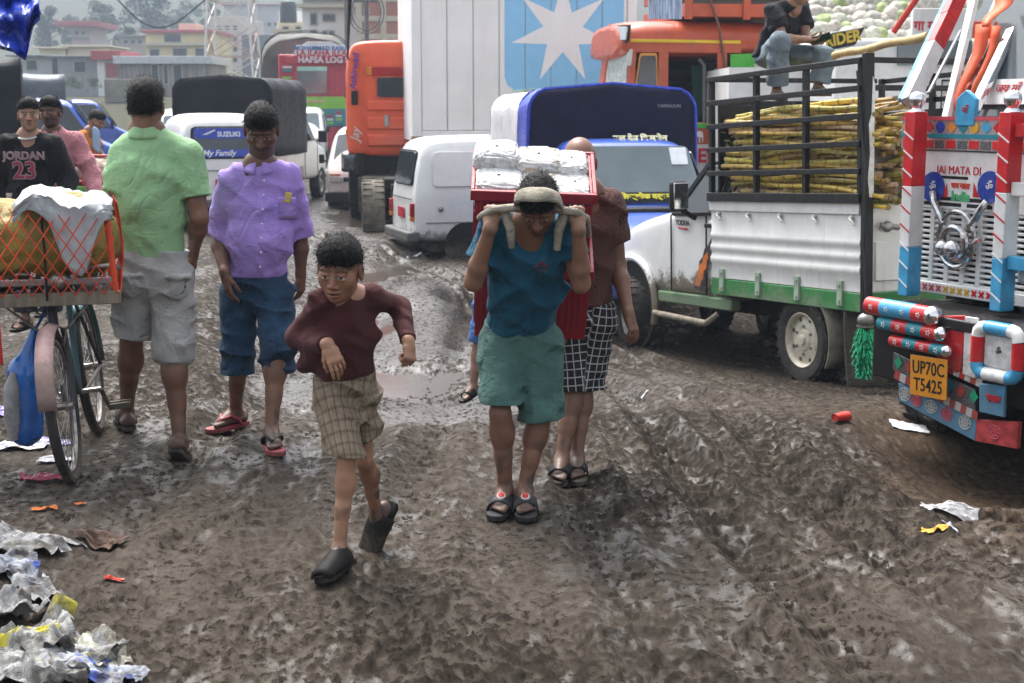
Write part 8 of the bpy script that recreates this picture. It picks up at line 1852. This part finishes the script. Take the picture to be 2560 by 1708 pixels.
# ---- far flower-painted lorry with the tarpaulin load
def hafsa():
    hd = Vector((.16, -.987, 0)).normalized(); c = at(775, 320, 49.); T = put("flower_painted_lorry", c.x, c.y, (hd.x, hd.y), "far red and green painted lorry with lettered boards and a grey tarpaulin load", "lorry", z=-.2)
    P = lambda x, y, v=.0: pick(T, x, y, 'y', v); rd = mk("far_lorry_red", (.42, .04, .06), rough=.4, var=.15); gn = mk("far_lorry_green", (.22, .50, .05), rough=.4); wh = mk("far_lorry_white", (.62, .60, .62), rough=.5); tl = mk("far_lorry_teal", (.05, .22, .25))
    def q(nm, a, b, c_, d, m, v=0., th=.04): return panel([P(*a, v), P(*b, v), P(*c_, v), P(*d, v)], th, nm, m, T, .01)
    z0 = P(720, 250).z
    mb = MB(); x0, x1 = P(800, 200).x, P(640, 200).x; mb.box(x0, x1, -2.0, -.03, .5, P(700, 125).z); mb.build("cab", rd, T, bevel=.05)
    q("header_board", (672, 128), (800, 128), (790, 104), (680, 104), wh, .06); q("header_crest", (690, 105), (780, 105), (760, 96), (705, 96), wh, .05); q("name_band", (655, 146), (800, 146), (800, 129), (655, 129), rd, .08)
    q("windscreen_frame", (676, 222), (756, 222), (756, 148), (676, 148), rd, .02); q("windscreen", (682, 216), (750, 216), (750, 154), (682, 154), pglass_m, .06, .02); q("windscreen_film", (682, 163), (750, 163), (750, 153), (682, 153), mk("film_green", (.35, .6, .5)), .08, .01); q("front_panel", (640, 250), (800, 250), (800, 222), (640, 222), gn, .03); q("grille_panel", (672, 290), (800, 290), (800, 250), (672, 250), tl, .03)
    for i in range(5):
        for j in range(4): m = (rd, wh, gn, tl)[(i + j) % 4]; x = 690 + i * 20; y = 256 + j * 8; q("painted_tile", (x, y + 5), (x + 15, y + 5), (x + 15, y), (x, y), m, .06, .02)
    for i in range(10): y = 152 + i * 8; q("pillar_tile", (648, y + 5), (670, y + 5), (670, y), (648, y), (wh, tl, rd, gn)[i % 4], .05, .02)
    X = (-1, 0, 0); Zv = (0, 0, 1)
    text("board_lettering", "LA ILAHA ILLA", .26, frame(P(738, 122, .1), X, Zv), redl(), T, bold=.006); text("board_lettering", "MOHAMMAD RASUL", .20, frame(P(738, 111, .1), X, Zv), mk("board_blue", (.05, .15, .4)), T, bold=.004); text("name_lettering", "HAFSA LOG SI", .28, frame(P(745, 138, .13), X, Zv), wh, T, bold=.01)
    q("bonnet_script", (692, 236), (745, 236), (745, 229), (692, 229), mk("script_tan", (.5, .4, .2)), .06, .01)
    mb = MB(); c_ = P(641, 215, .2); mb.tube([c_, c_ + Vector((0, 0, -1.2))], [.10, .2], 8); mb.build("black_tassel", rubber_m, T)
    # tarpaulin load
    tp = mk("grey_canvas", (.12, .12, .105), rough=.85, var=.3, vs=.8, bump=.5, bs=3, streak=.3, dirtcol=(.1, .09, .07)); zt = P(640, 76, -2.).z
    rows = []; A = arch(1.55, 1.0, zt, r=.9)
    for i in range(20): y = -1.6 - i * .45; sc = 1 - .12 * max(0, (i - 14) / 6); rows.append([(x * sc + .12 * float(pn(y * .8, z * 1.1, 2.)), y, (z - .25 * (1 - min(1, i / 3))) * (1 if i < 15 else 1 - .03 * (i - 14)) + .12 * float(pn(y * .9, x * 1.2, 5.))) for x, z in A])
    mb = MB(); mb.grid(rows); mb.build("tarpaulin", tp, T, solid=.03, smooth=60); mb = MB(); mb.add([(x, -1.6, z - .25) for x, z in A], [tuple(range(len(A)))]); mb.build("tarpaulin_end", tp, T)
    for i in range(7): mb = MB(); y = -2.2 - i * 1.1; mb.tube([(x * 1.02, y + .3 * math.sin(x * 2), z + .05) for x, z in A], .02, 5); mb.build("rope", rubber_m, T)
    pk = mk("grey_plank", (.19, .17, .14), rough=.9, var=.35, vs=2)
    for i in range(26): mb = MB(); y = -1.7 - i * .33; mb.box(1.50, 1.62, y - .15, y + .15, .9, 2.5 + .15 * math.sin(i * 1.7)); mb.build("side_plank", pk, T)
    for s in (-1, 1):
        for y in (-.9, -7.): wheel(T, (s * 1.0, y, .5), .5, .3, s, dull_m, tyre_m, rr=.56, tread=12, hole=False)
hafsa()

# ---- covered pickups on the left
_r = atd(510, 300, 27.); T = put("black_tarp_pickup", _r.x + .6, _r.y + 4.2, (.10, .99), "pickup with a tall black tarpaulin hood behind the lettered van", "pickup", z=-.2); covered_pickup(T, white_p, dark_tarp, th=2.42, w=.86)
def left_blue(X, Y, h, label, tarp, th=2.2, z=None, paint=blue_p): T = put("blue_covered_pickup", X, Y, h, label, "pickup", z=z, group="blue pickups parked at the left"); covered_pickup(T, paint, tarp, th=th, hood=.35); return T
left_blue(-5.75, 24., (.955, .30), "nearest blue pickup at the left with a dark tarpaulin, seen from its side", dark_tarp, 2.48, z=-.05)
left_blue(-8.1, 30.5, (.95, .31), "second blue pickup behind the nearest one, brownish hood", mk("brown_tarpaulin", (.04, .036, .036), rough=.6, var=.3), 2.3, z=-.05)
left_blue(-8.9, 36.5, (.95, .31), "farthest blue pickup with a slate grey hood", grey_tarp, 2.45, z=.0)

# ---- white small lorry, straw cage and vegetable load behind the cane cage
def back_right():
    T = put("small_white_lorry", *atd(1985, 260, 15.5).xy, (-.55, -.83), "small white lorry with a black RIDER board behind the cane pickup", "lorry", z=-.45)
    S = []
    for y, tp, w in ((.02, 1.0, .70), (-.1, 1.25, .80), (-.5, 1.95, .80), (-.7, 2.02, .80), (-1.5, 2.04, .80), (-1.6, 1.98, .78)): S.append((y, [(w * .8, .5), (w, .55), (w, .9), (w, 1.15), (w * .98, 1.2), (w * .93, (1.2 + tp) / 2), (w * .86, tp - .03), (w * .6, tp)]))
    shell(S, "cab", white_p, T, sub=2); panel([(-.68, -.15, 1.28), (.68, -.15, 1.28), (.62, -.48, 1.88), (-.62, -.48, 1.88)], .02, "windscreen", pglass_m, T)
    for s in (-1, 1): panel([(s * .80, -.35, 1.22), (s * .80, -1.4, 1.22), (s * .72, -1.4, 1.85), (s * .72, -.6, 1.85)], .02, "door_window", glass_m, T); wheel(T, (s * .72, -.7, .36), .36, .2, s, dull_m, tyre_mud, hole=False); wheel(T, (s * .72, -3.2, .36), .36, .2, s, dull_m, tyre_mud, hole=False)
    mb = MB(); mb.box(-.85, .85, -4.2, -1.7, .75, 1.3); mb.build("bed", white_p, T, bevel=.02)
    bk = mk("black_board", (.02, .02, .022), rough=.4); a, b, c_, d = (pick(T, x, y, 'y', -.55) for x, y in ((1893, 118), (1962, 104), (1985, 62), (1908, 74)))
    panel([a, b, c_, d], .05, "roof_board", bk, T, .02); m_ = (a + b + c_ + d) / 4; text("board_lettering", "RIDER", .17, frame(m_ + Vector((0, .035, 0)), b - a, d - a), mk("rider_yellow", (.62, .44, .05)), T, bold=.006, sx=.9)
    cg = MB(); 
    for x in np.linspace(-.8, .8, 7): cg.tube([(x, -1.75, 1.3), (x, -1.75, 2.45)], .012, 5)
    for z in (1.7, 2.05, 2.44): cg.tube([(-.82, -1.75, z), (.82, -1.75, z)], .012, 5)
    tag(cg.build("cage_bars", black_m, T), kind="stuff")
    st = MB(); rs = random.Random(8)
    for _ in range(1300): p = Vector((rs.uniform(-.82, .82), rs.uniform(-2.6, -1.70), 1.2 + 1.2 * rs.random() ** .7)); dv = Vector((rs.gauss(0, 1), rs.gauss(0, .5), rs.gauss(0, .5))).normalized() * .22; st.add([p, p + Vector((0, 0, .012)), p + dv], [(0, 1, 2)])
    tag(st.build("straw", mk("straw", (.45, .31, .14), rough=.8, var=.5, vs=12), T, smooth=0), kind="stuff")
    # lorry with the heap of vegetables
    V = put("vegetable_lorry", *atd(2150, 200, 16.8).xy, (.10, -.995), "white lorry with red lettering carrying a heap of cabbages", "lorry", z=-.45)
    P = lambda x, y, v: pick(V, x, y, 'y', v); wl = mk("lorry_dirty_white", (.66, .65, .62), rough=.5, var=.1, streak=.2)
    z1 = P(2150, 88, 0).z; z2 = P(2150, 20, 0).z
    mb = MB(); mb.box(-1.2, 1.2, -1.8, 0, .7, z1); mb.build("cab", wl, V, bevel=.06); mb = MB(); mb.box(P(2232, 60, .05).x, P(2094, 60, .05).x, -.02, .06, z1 - .03, z2); mb.build("header_board", wl, V, bevel=.01)
    text("lettering", "गा गा", .26, frame(P(2125, 62, .07), (-1, 0, 0), (0, 0, 1)), redl(), V, fnt=DEVA, bold=.004)
    panel([P(2230, 150, .03), P(2060, 150, .03), P(2060, 92, .03), P(2230, 92, .03)], .03, "windscreen", pglass_m, V)
    mb = MB(); mb.box(-1.3, 1.3, -6.5, -1.9, .8, z1 - .2); mb.build("load_body", wl, V); mb = MB(); mb.box(-1.0, 1.0, -6.2, -.2, .45, .8); mb.build("chassis", under_m, V)
    for s in (-1, 1):
        for y in (-.9, -5.): wheel(V, (s * 1.0, y, .48), .48, .3, s, dull_m, tyre_m, hole=False)
    me = []
    for k in range(4):
        f = Field((-.2, -.2, -.2), (.2, .2, .2), .022); f.ell((0, 0, 0), (.108 + .010 * k, .104, .096), None, k=0); f.add(lambda x, y, z: .02 * np.abs(pn(x * 14 + k * 3, y * 14, z * 14)) + .01 * pn(x * 25, y * 25 + k, z * 25), .1); v, q_ = f.mesh(); me.append(np_mesh("cabbage", v, q_, mk("cabbage_%d_leaf" % k, ((.44, .44, .36), (.40, .38, .34), (.30, .36, .15), (.46, .42, .36))[k], rough=.6, var=.35, vs=14)))
    n = 0; rs = random.Random(5)
    for row in range(7):
        for i in range(19):
            px = 1868 + i * 19.5 + (10 if row % 2 else 0) + rs.uniform(-5, 5); py = 96 - row * 19 + rs.uniform(-4, 4) - 10 * math.sin(i / 18 * 3.14)
            if px > 2100 and py > 25: continue
            p = atd(px, py, 18.2 + row * .13); o = bpy.data.objects.new("cabbage", me[rs.choice((0, 1, 3, 3, 1, 0, 0, 2))] if rs.random() > .04 else me[2]); COL.objects.link(o); o.location = p; o.rotation_euler = (rs.uniform(0, 6), rs.uniform(0, 6), rs.uniform(0, 6)); s_ = rs.uniform(1., 1.4); o.scale = (s_, s_, s_)
            tag(o, "pale cabbage in the heap on the vegetable lorry", "cabbage", "cabbages heaped on the lorry"); n += 1
    p = atd(2010, 50, 18.9); mb = MB(); mb.box(p.x - 2.0, p.x + 1.6, p.y - .9, p.y + 2.2, gz(p.x, p.y) + .8, p.z - 1.05 + .45); T2 = mb.build("load_floor", wl, V); T2.matrix_local = ROOTM[V.name].inverted()
    # bare steel rack poles behind the cage
    hp = MB(); a = atd(2050, 75, 14.5); hp.tube([a, a + Vector((.55, -.2, .9))], .03, 8); hp.build("mast", mk("mast_red", (.5, .03, .02)), T).matrix_local = ROOTM[T.name].inverted()
back_right()
# ------------------------------------------------------------------ far buildings, trees, hills, haze
def facade(name, x0, x1, ytop, ybot, Y, wallm, label, cat="building", depth=6., wins=(), roof=None, yaw=0., roof_over=.3, winm=None, floors=(), roof_h=.3, rail=None):
    """building whose front fills the given display-pixel box at depth Y; windows given as pixel boxes"""
    a, b = atd(x0, ybot, Y), atd(x1, ytop, Y); base = Vector(((a.x + b.x) / 2, Y, min(a.z, gz((a.x + b.x) / 2, Y))))
    T = empty(name, base, yaw); tag(T, label, cat); w = (b.x - a.x) / 2; h = b.z - base.z; zb = 0
    mb = MB(); mb.box(-w, w, 0, depth, zb, h); mb.build("wall", wallm, T, bevel=.03)
    for k, q in enumerate(wins):
        p, r = pick(T, q[0], q[3], 'y', 0), pick(T, q[2], q[1], 'y', 0); mb = MB(); mb.box(p.x - .08, r.x + .08, -.06, .05, p.z - .08, r.z + .08); f = mb.build("window", mk("frame_" + wallm.name, (.4, .38, .34)), T); mb = MB(); mb.box(p.x, r.x, -.075, -.05, p.z, r.z); mb.build("pane", winm or glass_m, f)
    for y in floors: p = pick(T, x0, y, 'y', 0); mb = MB(); mb.box(-w - .25, w + .25, -.6, .1, p.z - .12, p.z + .12); mb.build("floor_slab", mk("slab_" + wallm.name, (.5, .47, .36), rough=.8), T)
    if roof is not None:
        mb = MB(); mb.prism([(-w - roof_over, h), (w + roof_over, h), (w + roof_over, h + roof_h * .4), (-w - roof_over, h + roof_h * .4)], -roof_over * 1.6, depth, 'y'); mb.build("roof", roof, T, bevel=.02)
    return T
tin = mk("grey_tin_roof", (.22, .24, .26), rough=.5, var=.2, streak=.2); tinw = mk("pale_tin_wall", (.42, .44, .45), rough=.6, var=.15, vs=.6, streak=.3); redr = mk("red_tin_roof", (.36, .07, .07), rough=.5, var=.2)
ylw = mk("yellow_plaster", (.68, .58, .30), rough=.8, var=.12, vs=.5); crm = mk("cream_plaster", (.62, .55, .42), rough=.8, var=.12, vs=.4); whp = mk("white_plaster", (.74, .74, .72), rough=.8, var=.06, vs=.4); wood_w = mk("grey_board_wall", (.24, .22, .20), rough=.8, var=.4, vs=1.2, stretch=(4, 1, .3)); pinkw = mk("pink_plaster", (.52, .36, .32), rough=.8, var=.1)
facade("tin_shack", 30, 118, 130, 182, 104, tinw, "pale tin shack with one small window at the far left", "shack", wins=((63, 140, 84, 160),), roof=tin, depth=5)
facade("tin_shack", 122, 222, 132, 180, 103, mk("grey_tin_wall", (.30, .31, .31), rough=.6, var=.2, vs=.8, streak=.3), "grey tin shack with a dark window beside a blue drum", "shack", wins=((172, 142, 196, 165), (122, 135, 132, 178)), roof=tin, depth=5)
facade("red_shack", 224, 272, 138, 180, 102, whp, "small white and red shack with a red roof", "shack", wins=((244, 145, 270, 178),), roof=redr, depth=5, roof_h=1.6, winm=redr)
facade("board_shed", 276, 480, 147, 198, 101, wood_w, "long grey board shed with a pale tin roof", "shed", wins=((350, 150, 362, 192), (378, 150, 384, 192), (400, 150, 416, 192)), roof=mk("pale_tin_roof", (.5, .52, .54), rough=.5, var=.15), depth=6, roof_h=1.3)
facade("retaining_wall", 240, 320, 182, 222, 92, mk("stained_concrete", (.24, .22, .18), rough=.9, var=.4, vs=.7, streak=.4), "stained concrete retaining wall below the board shed", "wall", depth=1.5)
facade("yellow_house", 336, 492, 76, 134, 150, ylw, "yellow house with a red roof rail and open top floor", "house", wins=((378, 80, 414, 96), (345, 114, 365, 130), (398, 112, 428, 132), (450, 112, 470, 132)), floors=(102,), roof=mk("red_rail", (.42, .08, .08)), depth=9, roof_h=.8)
facade("roof_room", 410, 450, 54, 76, 155, crm, "small rooftop room on the yellow house", "building", depth=4)
facade("pagoda_house", 165, 205, 62, 96, 185, mk("hazy_pink_plaster", (.5, .40, .36), rough=.8), "hazy house with a flared red roof among the trees", "house", wins=((172, 72, 180, 80), (188, 72, 196, 80)), floors=(84,), roof=redr, depth=8, roof_h=1.6, roof_over=1.4)
facade("hazy_house", 275, 335, 84, 118, 165, mk("hazy_tan_plaster", (.36, .32, .29), rough=.8), "hazy brown house left of the yellow one", "house", wins=((285, 92, 293, 100), (302, 92, 310, 100), (318, 92, 326, 100)), roof=tin, depth=8)
for x0, x1, yt, lab in ((90, 150, 112, "low cream roof behind the tin shacks, leftmost"), (155, 245, 108, "wide low cream house behind the tin shacks")): facade("low_house", x0, x1, yt, 135, 118, crm, lab, "house", roof=mk("cream_roof", (.66, .58, .44)), depth=6)
facade("apartment_block", 486, 565, 38, 160, 170, mk("hazy_white_plaster", (.58, .52, .47), rough=.8), "hazy pale apartment block behind the lattice tower", "building", wins=[(500 + 18 * i, 60 + 24 * j, 508 + 18 * i, 70 + 24 * j) for i in range(3) for j in range(4)], depth=12)
facade("hillside_block", 515, 640, 12, 70, 230, mk("hazy_hill_plaster", (.50, .46, .44), rough=.8), "long hazy building with window rows high on the hillside", "building", wins=[(524 + 15 * i, 52, 532 + 15 * i, 60) for i in range(8)], roof=redr, depth=12)
facade("grey_roof_hall", 555, 636, 80, 112, 140, mk("slate_wall", (.17, .19, .21), rough=.7, var=.2), "grey sheet-roofed hall below the hillside block", "building", depth=10)
facade("cream_terrace", 636, 705, 50, 108, 105, crm, "cream stepped building left of the white one", "building", wins=((650, 62, 662, 74), (680, 62, 690, 76)), floors=(72,), depth=8)
facade("water_tank_house", 640, 690, 26, 60, 112, whp, "white rooftop block with a water tank", "building", depth=5)
facade("white_building", 695, 822, -30, 110, 96, whp, "tall white building with small windows above the painted lorry", "building", wins=((714, 32, 726, 56), (742, 34, 748, 48), (752, 34, 758, 48), (762, 34, 768, 48), (795, 34, 806, 48), (742, 72, 750, 84), (756, 72, 766, 84), (714, 70, 726, 84)), floors=(14, -6), depth=10)
def brick_building():
    T = facade("brick_building", 822, 1000, -30, 110, 92, mk("brick_red", (.42, .17, .105), rough=.9, var=.25, vs=9, stretch=(1, 1, 4)), "unplastered brick building with concrete bands right of the white one", "building", wins=((978, 2, 988, 10), (838, 20, 846, 30)), depth=10)
    con = mk("concrete_band", (.55, .47, .36), rough=.9, var=.15)
    for y in (43, -2, 84): p = pick(T, 822, y, 'y', 0); q = pick(T, 1000, y, 'y', 0); mb = MB(); mb.box(p.x, q.x, -.08, .0, p.z - .16, p.z + .16); mb.build("concrete_band", con, T)
    for x in (824, 880, 942): p = pick(T, x, 40, 'y', 0); mb = MB(); mb.box(p.x - .18, p.x + .18, -.10, .0, 0, pick(T, x, -28, 'y', 0).z); mb.build("concrete_column", con, T)
    # brick courses laid as long thin bricks, where they can be made out
    p0 = pick(T, 826, 82, 'y', 0); p1 = pick(T, 940, 2, 'y', 0)
brick_building()
# water tank
p = atd(662, 52, 103.); mb = MB(); mb.lathe([(.001, 1.5), (.5, 1.4), (.6, 1.1), (.6, 0), (.001, 0)], 16, Matrix.Translation(p)); tag(mb.build("water_tank", mk("black_tank", (.05, .055, .06), rough=.5)), "dark water tank on the cream stepped building", "tank")
# sheds' blue drum and awning strip right of the tractor
facade("blue_awning", 900, 960, 92, 101, 70, mk("blue_sheet_roof", (.10, .20, .50), rough=.5), "blue corrugated awning behind the orange tractor", "awning", depth=3)
# lattice tower
def tower():
    b = atd(512, 165, 128.); T = empty("lattice_tower", (b.x + .9, 128., gz(b.x, 128.))); tag(T, "red and white steel lattice tower above the sheds", "tower"); H = 26.; m1 = mk("tower_white", (.62, .58, .54), rough=.6); m2 = mk("tower_rust", (.42, .25, .18), rough=.6)
    w0, w1 = 2.1, .8; W_ = lambda z: w0 + (w1 - w0) * z / H
    for sx in (-1, 1):
        for sy in (-1, 1): mb = MB(); mb.bar((sx * w0, sy * w0, 0), (sx * w1, sy * w1, H), .16, .16); mb.build("tower_leg", m1, T)
    n = 11
    for k in range(n):
        za, zb_ = H * k / n, H * (k + 1) / n; a, c = W_(za), W_(zb_); m_ = m2 if k % 2 else m1
        for s in (-1, 1):
            mb = MB(); mb.bar((-a, s * a, za), (c, s * c, zb_), .08, .08); mb.bar((a, s * a, za), (-c, s * c, zb_), .08, .08); mb.bar((-a, s * a, za), (a, s * a, za), .09, .09); mb.build("tower_brace", m_, T)
            mb = MB(); mb.bar((s * a, -a, za), (s * c, c, zb_), .08, .08); mb.bar((s * a, a, za), (s * c, -c, zb_), .08, .08); mb.build("tower_brace", m_, T)
tower()
def pole(x, yb, Y, h, label, coil=False):
    p = atd(x, yb, Y); T = empty("utility_pole", p); tag(T, label, "pole"); dk = mk("pole_steel", (.14, .13, .12), rough=.6)
    mb = MB(); mb.tube([(0, 0, -4), (0, 0, h)], [.11, .08], 8); mb.build("post", dk, T); mb = MB(); mb.box(-.7, .7, -.05, .05, h - .9, h - .8); mb.box(-.5, .5, -.05, .05, h - 1.6, h - 1.5); mb.build("crossarm", dk, T)
    for x_ in (-.55, 0, .55): mb = MB(); mb.lathe([(.001, .22), (.06, .2), (.06, 0), (.001, 0)], 8, Matrix.Translation((x_, 0, h - .8))); mb.build("insulator", mk("porcelain", (.3, .2, .15)), T)
    if coil:
        for r in (.75, .62): mb = MB(); mb.tube([(r * math.cos(a), -.1, h - 1.6 - .4 + r * math.sin(a) * 1.2) for a in np.linspace(0, 6.28, 22)], .03, 5); mb.build("cable_coil", dk, T)
pole(795, 100, 80., 5.2, "tall utility pole in front of the white building"); pole(842, 100, 62., 3.3, "shorter pole with a coil of cable in front of the bricks", True)
mb = MB(); mb.tube([at(255 * 1.08936, -20, 60) + (atd(430, 14, 60) - at(255 * 1.08936, -20, 60)) * t + Vector((0, 0, -1.1 * math.sin(math.pi * t * .9))) for t in np.linspace(0, 1.6, 16)], .03, 5); tag(mb.build("overhead_cable", rubber_m), "dark cable sagging across the hazy trees", "cable")
# trees: trunk, limbs and a crown of small leaf faces in clumps
def tree(px, ybase, ytop, wpx, Y, label, leafm, seed, n=3800, pine=False, group="hazy trees on the hillside"):
    b = atd(px, ybase, Y); t = atd(px, ytop, Y); H = t.z - b.z; Wd = wpx * 1.089 / F_PX * Y / 2; z0 = gz(b.x, Y); base = Vector((b.x, Y, min(b.z, z0 + 1))); H = t.z - base.z
    T = empty("tree", base); tag(T, label, "tree", group); rs = np.random.RandomState(seed); bk = mk("bark", (.05, .042, .035), rough=.9)
    mb = MB(); mb.tube([(0, 0, 0), (.1, 0, H * .35), (0, 0, H * .75)], [H * .03, H * .022, H * .008], 8); mb.build("trunk", bk, T)
    cl = []
    for _ in range(26):
        z = rs.uniform(.22, 1.); env = (1 - z) * 1.1 + .08 if pine else math.sin(math.pi * min(1, .15 + .8 * z)) ** .7; a = rs.uniform(0, 6.28); r = env * Wd * rs.uniform(.2, .95); cl.append((r * math.cos(a), r * math.sin(a), z * H * .94, Wd * rs.uniform(.22, .42)))
    mb = MB()
    for c in cl[:12]: mb.tube([(0, 0, max(H * .2, c[2] * .65)), (c[0] * .6, c[1] * .6, c[2] * .92), (c[0], c[1], c[2])], [H * .010, H * .006, H * .002], 5)
    mb.build("limbs", bk, T)
    C = np.array(cl); i = rs.randint(0, len(cl), n); d = rs.normal(size=(n, 3)); d /= np.linalg.norm(d, axis=1)[:, None]; P = C[i, :3] + d * (C[i, 3] * rs.uniform(.35, 1., n) ** .6)[:, None] * np.array((1, 1, .75)); s = Wd * .052
    u = rs.normal(size=(n, 3)); u /= np.linalg.norm(u, axis=1)[:, None]; v = np.cross(u, rs.normal(size=(n, 3))); v /= np.linalg.norm(v, axis=1)[:, None]
    A = np.stack([P - u * s, P + v * s * .6, P + u * s, P - v * s * .6], 1).reshape(-1, 3); Q = np.arange(4 * n).reshape(n, 4)
    o = bpy.data.objects.new("crown", np_mesh("crown", A, Q, leafm, smooth=False)); COL.objects.link(o); o.parent = T
lf1 = mk("dark_leaf", (.040, .065, .030), rough=.6, var=.4, vs=.5); lf2 = mk("mid_leaf", (.060, .095, .035), rough=.6, var=.4, vs=.5)
for k, (px, yb, yt, w_, Y, lab) in enumerate(((115, 108, 14, 95, 200, "leftmost hazy tree, beside the blue tarpaulin"), (240, 110, 2, 100, 205, "broad hazy tree between the two far houses"), (345, 90, -22, 140, 215, "largest hazy tree, behind the yellow house"), (165, 100, 30, 60, 225, "smaller hazy tree left of the flared-roof house"), (490, 90, -25, 60, 210, "dark hazy tree left of the lattice tower"), (430, 70, 0, 90, 240, "hazy tree behind the rooftop room"), (295, 112, 60, 50, 175, "low hazy tree behind the brown house"))): tree(px, yb, yt, w_, Y, lab, lf1 if k % 2 == 0 else lf2, k + 3)
tree(930, 62, 16, 44, 60, "green tree branch showing left of the container top", lf2, 31, n=900, group="green tree by the container")
# shrubs along the bank
for k, (px, y, w_, lab) in enumerate(((165, 186, 60, "green shrub below the grey tin shack"), (215, 188, 40, "green shrub below the red shack"), (300, 200, 40, "shrub over the retaining wall"), (345, 205, 30, "small shrub right of the retaining wall"))): tree(px, y + 16, y - 10, w_, 90, lab, lf2, 60 + k, n=900, group="shrubs on the bank")
# far hills
def hills():
    rows = []
    for i, Y in enumerate(np.linspace(330, 900, 12)):
        row = []
        for x in np.linspace(-420, 420, 60): t = (Y - 330) / 570; row.append((x, Y, 14 + t * 62 * (1 + .25 * float(pn(x * .006, Y * .004))) + 8 * float(pn(x * .02, Y * .02, 3.)) - .03 * x * t))
        rows.append(row)
    mb = MB(); mb.grid(rows); tag(mb.build("hills", mk("forested_hill", (.045, .065, .035), rough=.9, var=.5, vs=.03)), "hazy forested hillside behind the town", kind="structure")
hills()
def haze():
    mb = MB(); mb.box(-520, 520, -60, 960, -2.5, 118); o = mb.build("haze", [], smooth=0); m = bpy.data.materials.new("haze_air"); m.use_nodes = True; nt = m.node_tree; nt.nodes.remove(nt.nodes["Principled BSDF"])
    v = _nd(nt, "ShaderNodeVolumePrincipled"); v.inputs['Color'].default_value = (.50, .60, .74, 1); v.inputs['Density'].default_value = .0013; v.inputs['Anisotropy'].default_value = .2
    nt.links.new(v.outputs[0], nt.nodes["Material Output"].inputs['Volume']); o.data.materials.append(m); tag(o, "thin pale haze over the yard and town", kind="stuff")
haze()
